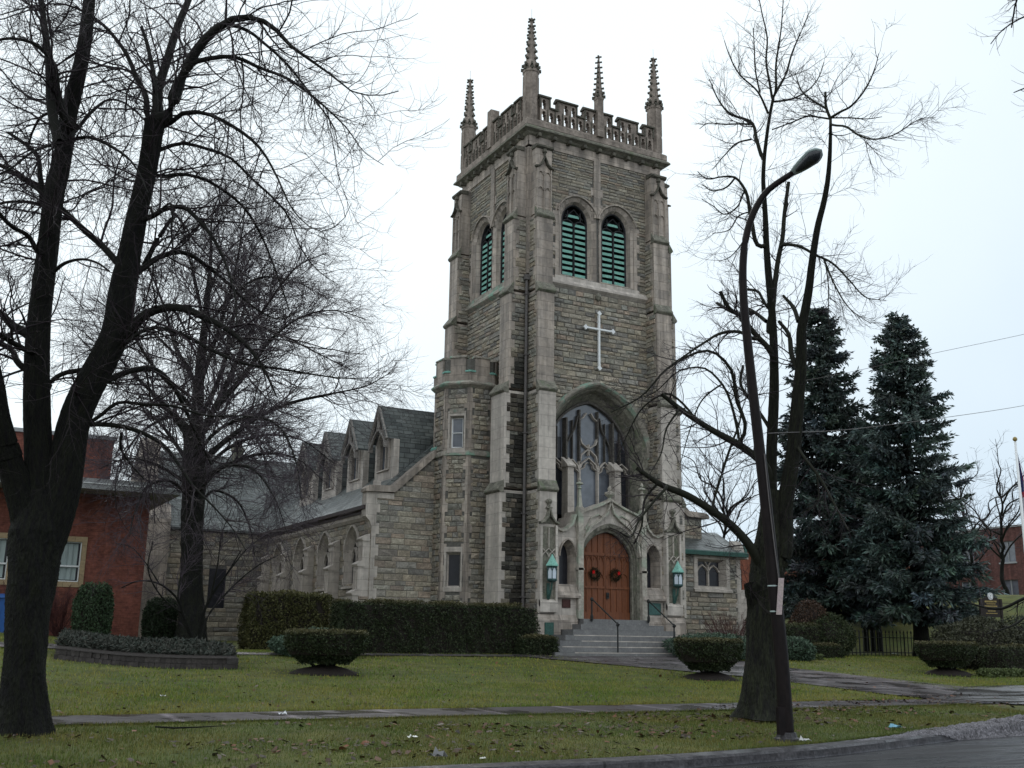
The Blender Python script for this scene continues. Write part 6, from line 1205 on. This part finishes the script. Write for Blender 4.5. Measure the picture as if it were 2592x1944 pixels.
def ball(px, py, rx, rz_, seed, label, cols, n=9000, leaf=.06, y=None, zc=None, name='shrub', rough=.06, ry=None):
    p = gnd(px, py) if y is None else at(px, py, y=y); c = (float(p[0]), float(p[1]), float(zg(p[0], p[1]))); ry = ry or rx
    def inside(q): rr = np.sqrt((q[:, 0]/rx)**2+(q[:, 1]/ry)**2+((q[:, 2]-rz_*.42)/(rz_*.58))**2); return (1-rr)*min(rx, rz_)+rough*noise3(q)
    def core(r): b = MB(); lathe(b, (c[0], c[1], c[2]), [(rx*.5, 0), (rx*.75, rz_*.4), (rx*.55, rz_*.72), (rx*.15, rz_*.85)], 14, sy=ry/rx); b.build('dark_interior', M['soil'], r)
    return leafy(name, label, 'shrub', c, inside, ((-rx*1.15, -ry*1.15, 0), (rx*1.15, ry*1.15, rz_*1.1)), n, leaf, cols, None, core, seed)
def column(x, y, rx, h, seed, label, cols, n=12000):
    z = float(zg(x, y))
    def inside(q): R = rx*np.interp(q[:, 2]/h, [0, .3, .7, .93, 1], [.9, 1, .9, .75, .4]); return R-np.hypot(q[:, 0], q[:, 1])+.05*noise3(q)
    def core(r): b = MB(); lathe(b, (x, y, z), [(rx*.75, -.1), (rx*.8, h*.4), (rx*.6, h*.85), (.1, h*.93)], 12); b.build('dark_interior', M['soil'], r)
    leafy('shrub', label, 'shrub', (x, y, z), inside, ((-rx*1.1, -rx*1.1, 0), (rx*1.1, rx*1.1, h)), n, .06, cols, None, core, seed)
p = at(233, 1560, D=36.5); column(p[0], p[1], .62, at(233, 1475, D=36.5)[2]-float(zg(p[0], p[1])), 21, 'tall rounded green shrub against the school brick wall', ((.03, .055, .028), (.05, .08, .04), (.05, .08, .04)))
p = at(405, 1560, D=38); column(p[0], p[1], .58, at(405, 1513, D=38)[2]-float(zg(p[0], p[1])), 22, 'dark rounded shrub at the corner of the school', ((.014, .022, .012), (.02, .035, .015), (.02, .03, .015)))
BG = ((.045, .075, .05), (.07, .11, .075), (.09, .12, .08))
p = gnd(800, 1640); ball(800, 1640, 1.3, .75, 23, 'low blue green juniper mound behind the left yew drum', BG, y=30.6, leaf=.07)
ball(1800, 1610, 1.7, .85, 24, 'flat blue green juniper below the square window', BG, y=30.6, leaf=.07)
ball(2005, 1600, .8, .8, 25, 'small grey green juniper right of the pruned tree', BG, y=30, leaf=.07, n=6000)
ball(2085, 1580, 1.2, 1.7, 26, 'dark bushy shrub beside the fence end', GRN, y=33, leaf=.07); ball(2050, 1560, .9, 2.2, 27, 'reddish brown clipped shrub left of the fence', ((.05, .028, .02), (.07, .04, .025), (.08, .05, .03)), y=33.4, leaf=.06)
ball(2480, 1600, 1.6, 1.75, 28, 'loose grey green shrub around the church sign', ((.04, .045, .025), (.07, .07, .045), (.06, .07, .05)), y=26.5, leaf=.08, n=16000, rough=.14)
ball(2580, 1600, 1.5, 1.8, 29, 'loose shrub right of the church sign at the picture edge', ((.035, .045, .025), (.055, .065, .04), (.06, .07, .05)), y=27, leaf=.08, n=9000, rough=.14)
a = at(2520, 1600, y=24.5)[0]; boxhedge('hedge', a, a+6, 24.2, 25.3, .95, 30, 'low clipped hedge right of the right yew drum', n=14000)
a = at(1985, 1600, y=32.4)[0]; boxhedge('hedge', a, a+2.1, 32.2, 33.2, 1.25, 31, 'square green clipped hedge behind the pruned tree trunk', cols=GRN, n=9000)
a = at(2060, 1600, y=31)[0]; boxhedge('hedge', a, a+1.7, 31, 31.8, .5, 32, 'low dark hedge at the fence corner', n=5000)
ball(1900, 1560, .9, 2.0, 34, 'dark evergreen behind the pruned tree', GRN, y=37, leaf=.07)
a = at(2160, 1600, y=36)[0]
# bare reddish shrub by the wing
rg = np.random.default_rng(44)
def twiggy(px, py, y, h, seed, label, m='redtwig', nb=34, rad=.9):
    g = np.random.default_rng(seed); p = at(px, py, y=y); z = float(zg(p[0], p[1])); L_ = []
    for k in range(nb):
        a = g.random()*6.283; s = np.linspace(0, 1, 8)[:, None]; e = np.array([math.cos(a), math.sin(a), 0])*rad*g.uniform(.3, 1.15); P = np.array([p[0], p[1], z])+e*s**.8+np.array([0, 0, h])*s*g.uniform(.75, 1.1)+np.cumsum(g.normal(0, .03, (8, 3)), 0); L_.append(P)
    P = np.array(L_); R = np.linspace(.014, .005, 8)[None]*np.ones((nb, 1)); r = root('bare_shrub', (p[0], p[1], z), label, 'shrub'); a1, r1 = spawn(P, R, g, 6, (.2, .6), 35, 5, .05, 0, .12, r0=.6, rmin=.004, tmin=.3); a2, r2 = spawn(a1, r1, g, 6, (.1, .3), 35, 4, .05, 0, .12, rmin=.003)
    Vs = [tubes(P, R, 4), tubes(a1, r1, 3), tubes(a2, r2, 3)]; o = 0; V, Q = [], []
    for v, q in Vs: V.append(v); Q.append(q+o); o += len(v)
    npmesh('stems', np.concatenate(V), np.concatenate(Q), M[m], r)
twiggy(1850, 1540, 34.5, 1.5, 1, 'leafless reddish shrub below the square window of the low wing', nb=60, rad=1.1)
twiggy(2140, 1440, 50, 4.5, 5, 'tall reddish twiggy shrub under the spruces', nb=60, rad=2.0)
twiggy(2040, 1440, 48, 4.0, 6, 'wide reddish twiggy shrub left of the spruces', nb=60, rad=1.8)
twiggy(55, 1560, 38, 1.5, 7, 'rusty bare shrub below the school windows, left of the big trunk', nb=70, rad=1.3); twiggy(150, 1560, 38, 1.4, 8, 'rusty bare shrub below the school window, right of the big trunk', nb=50, rad=.8)
# ---- raised planter by the school
pa = [gnd(135, 1668), gnd(220, 1678), gnd(330, 1688), gnd(450, 1693), gnd(602, 1694)]; pl = root('raised_planter', tuple(pa[2]), 'curved raised bed edged with dark stacked blocks, left lawn', 'planter')
P = resample(pa, 40); b = MB(); H = .42
for k in range(2):
    for i in range(39):
        a_, c_ = P[i], P[i+1]; g = (rnd.random()-.5)*.03; d = c_-a_; nv = np.array([-d[1], d[0], 0]); nv /= np.linalg.norm(nv); z0 = float(zg(a_[0], a_[1]))+k*.14-.02; a2 = a_+nv*.03*k+nv*g+d*.02; c2 = c_+nv*.03*k+nv*g-d*.02; Tt = rnd.uniform(.7, 1.3)
        cc = tuple(x*Tt for x in (.05, .043, .042)); v = [(*(a2)[:2], z0), (*(c2)[:2], z0), (*(c2+nv*.3)[:2], z0), (*(a2+nv*.3)[:2], z0), (*(a2)[:2], z0+.133), (*(c2)[:2], z0+.133), (*(c2+nv*.3)[:2], z0+.133), (*(a2+nv*.3)[:2], z0+.133)]
        b.add(v, [(0, 3, 2, 1), (4, 5, 6, 7), (0, 1, 5, 4), (1, 2, 6, 5), (2, 3, 7, 6), (3, 0, 4, 7)], cc)
e_ = P[-1]; en = e_+np.array([.6, 3.5, 0])
for k in range(2):
    for i in range(6): a_ = e_+(en-e_)*i/6; c_ = e_+(en-e_)*(i+1)/6; z0 = float(zg(a_[0], a_[1]))+k*.14-.02; v = [(a_[0]-.28, a_[1], z0), (a_[0], a_[1], z0), (c_[0], c_[1], z0), (c_[0]-.28, c_[1], z0), (a_[0]-.28, a_[1], z0+.133), (a_[0], a_[1], z0+.133), (c_[0], c_[1], z0+.133), (c_[0]-.28, c_[1], z0+.133)]; b.add(v, [(0, 3, 2, 1), (4, 5, 6, 7), (0, 1, 5, 4), (1, 2, 6, 5), (2, 3, 7, 6), (3, 0, 4, 7)], (.05, .045, .045))
b.build('block_edging', M['snow'], pl, col=True)
g = np.random.default_rng(77); n = 30000; t = g.random(n)*38.99; i = t.astype(int); f = (t-i)[:, None]; p0 = P[i]*(1-f)+P[i+1]*f; dd = g.uniform(.15, 1, n)**.8*4.2; p0[:, 1] += dd; p0[:, 0] += dd*.17; hz = .2+.13*g.random(n)*(1+.4*np.sin(p0[:, 0]*2.3+p0[:, 1])); W = p0.copy(); W[:, 2] = zg(p0[:, 0], p0[:, 1])+hz
a_ = g.normal(size=(n, 3)); a_[:, 2] = np.abs(a_[:, 2])*.5; a_ /= np.linalg.norm(a_, axis=1, keepdims=True); w_ = np.cross(a_, g.normal(size=(n, 3))); w_ /= np.linalg.norm(w_, axis=1, keepdims=True); l = .1*g.uniform(.5, 1.6, (n, 1)); V = np.stack([W-w_*l*.15, W+a_*l*.5-w_*l*.15, W+a_*l, W+a_*l*.5+w_*l*.15], 1).reshape(-1, 3)
k = g.random((n, 1)); tag(npmesh('juniper_ground_cover', V, np.arange(4*n).reshape(-1, 4), M['leaf'], col=(np.array([.028, .04, .032])*(1-k)+np.array([.066, .064, .054])*k)*g.uniform(.6, 1.3, (n, 1))), 'grey green creeping juniper filling the raised planter', 'ground cover', kind='stuff')
b = MB(); top = [(*p[:2], float(zg(p[0], p[1]))+.25) for p in P[::3]]; bk = [(x+.7, y+4.3, float(zg(x+.7, y+4.3))+.2) for x, y, z in top]; loft(b, top, bk, False); b.build('soil', M['soil'], pl)
# ---- ivy strips of ground cover near the walk
def cover(px0, px1, y, d, seed, label):
    g = np.random.default_rng(seed); x0 = at(px0, 1650, y=y)[0]; x1 = at(px1, 1650, y=y)[0]; n = 5000; x = g.uniform(x0, x1, n); yy = y+d*g.random(n); W = np.stack([x, yy, zg(x, yy)+.22*g.random(n)], 1); a = g.normal(size=(n, 3)); a /= np.linalg.norm(a, axis=1, keepdims=True); w_ = np.cross(a, g.normal(size=(n, 3))); w_ /= np.linalg.norm(w_, axis=1, keepdims=True); l = .09
    V = np.stack([W-w_*l*.3, W+a*l*.5-w_*l*.3, W+a*l, W+a*l*.5+w_*l*.3], 1).reshape(-1, 3); tag(npmesh('ground_cover', V, np.arange(4*n).reshape(-1, 4), M['leaf'], col=np.array([.1, .13, .05])*g.uniform(.5, 1.3, (n, 1))), label, 'ground cover', kind='stuff')
cover(1985, 2085, 30, 1., 1, 'light green ivy strip left of the fence'); cover(2500, 2600, 23.6, .5, 2, 'light green ivy strip below the low hedge')
# ================================================================ street lamp
Dl = 17.85; lb = gnd(1992, 1874); Dl = float(math.hypot(lb[0], lb[1])); lp_ = root('street_lamp', tuple(lb), 'leaning dark street lamp with a curved arm and cobra head by the kerb', 'street lamp')
pv = [(1700, 1598), (1696, 1540), (1688, 1420), (1672, 1260), (1656, 1100), (1642, 980), (1628, 860), (1615, 740), (1606, 640), (1605, 570), (1612, 510), (1630, 455), (1658, 412), (1690, 388), (1712, 374)]
P = np.array([av(x, y, D=Dl) for x, y in pv]); P[0] = lb; Pp = resample(P, 60); R = np.interp(np.linspace(0, 1, 60), [0, .12, .45, .75, 1], [.118, .108, .088, .068, .05]); b = MB(); tube(b, list(Pp), list(R), 14); b.build('pole', M['pole'], lp_, smooth=True)
b = MB(); lathe(b, (lb[0], lb[1], lb[2]), [(.2, -.06), (.2, .03), (.16, .05), (.14, .12)], 10); b.build('base_plate', M['kerb'], lp_)
b = MB(); c_ = av(1688, 1545, D=Dl-.12); box(b, Fr(tuple(c_), (1, 0, 0), (0, -1, 0)), -.09, .06, -.02, .04, -.28, .12); b.build('access_cover', M['pole'], lp_)
hp = Pp[-1]; dv = np.array([.13, -.9, .3]); dv /= np.linalg.norm(dv); A0 = hp-dv*.05; sd = np.cross(dv, [0, 0, 1.]); sd /= np.linalg.norm(sd); upv = np.cross(sd, dv); cR = math.cos(.55); sR = math.sin(.55); sg_ = 1 if sd@CM[0] > 0 else -1; upv, sd = upv*cR+sg_*sd*sR, sd*cR-sg_*upv*sR
def ell(b, k0, k1, wd, ht, o, flat=False, n=14, m=12):
    V = []; ts = np.linspace(0, 1, n)
    for t in ts:
        prof = .24+.76*math.sin(math.pi*min(1, (t*.98)**.62)*.5)**1.3 if t < .62 else math.sqrt(max(0, 1-((t-.62)/.38)**2)); prof = max(prof, .03)
        cc = A0+dv*(k0+(k1-k0)*t)+upv*o
        for j in range(m+1): q = math.pi*j/m; V.append(cc+sd*wd*prof*math.cos(q)+upv*ht*prof*math.sin(q))
    b.add(V, [(i*(m+1)+j, i*(m+1)+j+1, (i+1)*(m+1)+j+1, (i+1)*(m+1)+j) for i in range(n-1) for j in range(m)]+[tuple(i*(m+1) for i in range(n))+tuple(i*(m+1)+m for i in range(n))[::-1]])
b = MB(); ell(b, 0, .7, .15, .105, .0); b.build('lamp_housing', M['alu'], lp_, smooth=True)
b = MB(); ell(b, .0, .7, .15, -.04, .0); b.build('lower_housing', M['alu'], lp_, smooth=True); b = MB(); ell(b, .14, .67, .118, -.1, -.022); b.build('lens', M['lens'], lp_, smooth=True)
b = MB(); c_ = A0+dv*.36+upv*.1; lathe(b, tuple(c_), [(.03, 0), (.035, .03), (.02, .06)], 8); b.build('photocell', M['pole'], lp_)
cdv = [(1642, 980), (1652, 1080), (1664, 1180), (1676, 1270)]; b = MB(); tube(b, [av(x+9, y, D=Dl-.1) for x, y in cdv], .009, 5); b.build('conduit', M['pipe'], lp_)
ps = root('parking_sign', tuple(av(1684, 1288, D=Dl-.1)), 'narrow weathered pinkish parking sign strapped to the street lamp', 'sign')
c_ = av(1685, 1288, D=Dl-.13); rt = CM[0]; b = MB(); hh = .28; wd = .042; tl = np.array([.085, 0, 0]); V = []
for z, s in ((-hh, 1), (hh, -1)):
    for u in (-wd, wd):
        for w_ in (0, .006): V.append(c_+np.array([rt[0], rt[1], 0])*(u)+np.array([0, 0, z])+np.array([rt[0], rt[1], 0])*(-.03*s)-np.array([0, w_, 0]))
b.add(V, [(0, 2, 6, 4), (1, 3, 7, 5), (0, 1, 5, 4), (2, 3, 7, 6), (0, 1, 3, 2), (4, 5, 7, 6)]); b.build('sign_panel', mat('faded_sign_paint', (.42, .33, .35), rough=.5, var=.25, ns=6., col2=(.45, .38, .36)), ps)
b = MB()
for y in (1266, 1321): q = av(1672+(y-1266)*.1, y, D=Dl); lathe(b, tuple(q), [(.101, -.01), (.103, .0), (.101, .012)], 16)
b.build('steel_strap', M['alu'], ps)
# ================================================================ fence, sign board, flagpole, wires
f0 = at(2118, 1653, y=33.5); f0[2] = float(zg(f0[0], f0[1])); fn = root('iron_fence', tuple(f0), 'low black iron picket fence between the hedges, in front of the grassy bank', 'fence')
n = 24; b = MB(); e1 = at(2345, 1650, y=f0[1]+.2); b2 = MB()
for k in range(n+1):
    p = f0+(e1-f0)*k/n; z = float(zg(p[0], p[1])); R = .018 if k % 6 else .03; m_ = MB(); tube(m_, [(p[0], p[1], z-.05), (p[0], p[1], z+.95)], R, 6); lathe(m_, (p[0], p[1], z), [(.012, .95), (.035, .99), (.03, 1.03), (.004, 1.1)], 6); m_.build('picket', M['iron'], fn)
for h in (.15, .78): tube(b, [(f0[0], f0[1], float(zg(f0[0], f0[1]))+h), (e1[0], e1[1], float(zg(e1[0], e1[1]))+h)], .018, 6)
b.build('rail', M['iron'], fn)
for k, (px, w_) in enumerate(((2195, .1), (2212, .1), (2228, .1))):
    p = gnd(px, 1649); z = float(p[2]); m_ = MB(); tube(m_, [(p[0], p[1], z-.05), (p[0], p[1], z+1.25+.1*k)], [.13, .11], 10); o = m_.build('timber_post', M['bark']); tag(o, ['left one of three rough timber posts at the iron fence', 'middle one of three rough timber posts at the iron fence', 'right one of three rough timber posts at the iron fence'][k], 'post', 'timber posts at the fence')
sb = at(2510, 1560, D=47); sg = root('church_sign', (sb[0], sb[1], float(zg(sb[0], sb[1]))), 'dark wooden sign board with gold lettering bands and a round white emblem on top', 'sign')
ux = np.array([.93, -.37, 0]); ux = ux/np.linalg.norm(ux); FSg = Fr((sb[0], sb[1], 0), ux, (ux[1], -ux[0], 0)); FSg = Fr((sb[0], sb[1], 0), ux, np.array([-.37, -.93, 0])); wood = mat('dark_sign_wood', (.02, .014, .012), rough=.5); gold = mat('gold_leaf_lettering', (.36, .27, .1), rough=.5, var=.5, ns=20.); hw = .4
zt = at(2510, 1518, D=47)[2]; zb = at(2510, 1556, D=47)[2]
for u in (-hw-.03, hw+.03): b = MB(); box(b, FSg, u-.04, u+.04, -.05, .05, float(zg(sb[0], sb[1])), zt+.03); b.build('post', wood, sg)
b = MB(); plate(b, FSg, [(-hw, zb-.1), (hw, zb-.1), (hw, zt), (.12, zt+.12), (-.12, zt+.12), (-hw, zt)], w=.02, thick=.05); b.build('board', wood, sg)
b = MB()
for k, (h, wd) in enumerate(((.07, .5), (.035, .36), (.06, .54), (.03, .44), (.04, .3), (.035, .46))):
    z = zt-.07-k*.092; u = -wd/2
    while u < wd/2: l = rnd.uniform(.02, .05); box(b, FSg, u, u+l, .02, .03, z-h/2, z+h/2); u += l+.012
b.build('lettering', gold, sg)
b = MB(); cc = FSg(0, .03, zt+.1); 
def disc(b, fr, r0, r1, w0, w1, zc, n=24):
    V = [fr(r*math.cos(2*math.pi*k/n), w, zc+r*1.25*math.sin(2*math.pi*k/n)) for r, w in ((r0, w0), (r1, w1)) for k in range(n)]; b.add(V, [(k, (k+1) % n, n+(k+1) % n, n+k) for k in range(n)]+[tuple(range(n)), tuple(range(n, 2*n))])
disc(b, FSg, .11, .11, .0, .05, zt+.13); b.build('emblem', M['white'], sg); b = MB(); V_ = []; bar(b, FSg, [(.085*math.cos(q), zt+.13+.105*math.sin(q)) for q in np.linspace(0, 6.283, 25)], .006, .054, .003); bar(b, FSg, [(0, zt+.07), (0, zt+.19)], .008, .054, .003); bar(b, FSg, [(-.04, zt+.15), (.04, zt+.15)], .008, .054, .003); b.build('emblem_ring', M['fascia'], sg)
Df = 42.; fp = av(2193, 954, D=Df); gzf = float(zg(fp[0], fp[1])); fpo = root('flagpole', (fp[0], fp[1], gzf), 'white flagpole with a gold ball near the right edge', 'flagpole'); b = MB(); tube(b, [(fp[0], fp[1], gzf-.1), (fp[0], fp[1], fp[2])], [.075, .04], 12); b.build('pole', M['white'], fpo, smooth=True); b = MB(); lathe(b, (fp[0], fp[1], fp[2]), [(.01, 0), (.06, .03), (.085, .09), (.06, .15), (.01, .18)], 12); b.build('ball_finial', gold, fpo, smooth=True)
b = MB(); n = 30; rows = 16; zt = fp[2]-.25; L_ = 3.0
G = []
for i in range(n+1):
    for j in range(rows+1):
        s = i/n; t = j/rows; w_ = .32*min(1, .2+s*1.6)*(1-.25*s); th = t*9+s*1.2; G.append((fp[0]+.05+w_*t*.55+.06*math.sin(th)*s, fp[1]+.09*math.cos(th*1.3)*min(1, s*3), zt-s*L_-.25*t))
for i in range(n):
    for j in range(rows):
        s = i/n; t = j/rows; c = (.025, .03, .11) if (t < .55 and s < .5) else ((.42, .42, .46) if int((t*2.2+s*4.5)) % 2 else (.28, .03, .05)); q = [i*(rows+1)+j, i*(rows+1)+j+1, (i+1)*(rows+1)+j+1, (i+1)*(rows+1)+j]; b.poly([G[k] for k in q], c)
o = b.build('flag', M['leaf'], col=True, smooth=False); tag(o, 'limp blue flag with white and red hanging down the flagpole', 'flag')
for k, (pts, lab) in enumerate((([(2320, 690, 60), (2212, 722, 52), (1985, 770, 48), (1840, 803, 46), (1690, 830, 44), (1480, 862, 44)], 'thin overhead wire, the upper one right of the spruces'), ([(2320, 855, 40), (2212, 876, 36), (2040, 902, 30), (1850, 926, 25), (1660, 936, 18.2)], 'thin overhead wire crossing in front of the spruces to the lamp'))):
    P = resample([av(x, y, D=d) for x, y, d in pts], 40); b = MB(); tube(b, list(P), .009 if k == 0 else .007, 4); tag(b.build('overhead_wire', M['pipe']), lab, 'wire')
# ================================================================ litter
def scrap(px, py, s, col, label, name='paper_scrap', seed=0, cat='litter'):
    g = random.Random(seed); p = gnd(px, py); b = MB(); n = 6; V = []
    for i in range(n):
        for j in range(4): V.append((p[0]+(i/(n-1)-.5)*s+g.gauss(0, s*.04), p[1]+(j/3-.5)*s*.7+g.gauss(0, s*.04), p[2]+.035+abs(g.gauss(0, s*.16))))
    b.add(V, [(i*4+j, i*4+j+1, (i+1)*4+j+1, (i+1)*4+j) for i in range(n-1) for j in range(3)]); me = b.build(name, mat(name+'_surface', col, rough=.6, var=.15)); so_ = me.modifiers.new('thickness', 'SOLIDIFY'); so_.thickness = .003; tag(me, label, cat); return me
scrap(1044, 1873, .13, (.75, .75, .72), 'crumpled white paper on the verge in the middle of the picture', seed=1)
scrap(1108, 1922, .2, (.2, .2, .21), 'grey torn scrap on the verge near the kerb', 'cardboard_scrap', 2); scrap(1222, 1928, .07, (.7, .7, .66), 'tiny white scrap at the kerb edge', seed=3)
scrap(2268, 1847, .2, (.2, .42, .55), 'light blue plastic wrapper beside the dirty snow', 'plastic_wrapper', 4); scrap(412, 1768, .1, (.65, .65, .65), 'small white scrap on the left lawn', seed=5)
scrap(715, 1814, .12, (.7, .72, .75), 'white scrap lying on the sidewalk', seed=6); scrap(2262, 1657, .22, (.6, .65, .6), 'pale scrap on the grass below the iron fence', seed=7); scrap(2040, 1882, .16, (.5, .5, .5), 'pale scrap at the foot of the street lamp', seed=8)
b = MB(); q = [gnd(392, 1849), gnd(440, 1852), gnd(500, 1850), gnd(568, 1846)]; tube(b, [x+np.array([0, 0, .05]) for x in q], [.012, .014, .01, .005], 6); o = b.build('fallen_branch', M['bark']); tag(o, 'thin fallen branch on the verge below the sidewalk', 'branch')
# blue bin at the school wall, seen past the big trunk
p = at(8, 1560, D=37.5); z = float(zg(p[0], p[1])); bn = root('recycling_bin', (p[0], p[1], z), 'tall blue bin at the school, left edge', 'bin'); blue = mat('blue_plastic', (.02, .09, .3), rough=.5, var=.15); Fb = Fr((p[0], p[1], z), (1, 0, 0), (0, -1, 0)); b = MB(); box(b, Fb, -.55, .35, -.35, .3, 0, 1.05, taper=-.03); 
for u in (-.4, -.15, .1): box(b, Fb, u-.03, u+.03, .29, .33, .1, .95)
b.build('bin_body', blue, bn); b = MB(); wprism(b, Fb, -.62, .42, [(-.4, 1.05), (.4, 1.05), (.38, 1.1), (0, 1.18), (-.4, 1.16)]); b.build('lid', blue, bn)
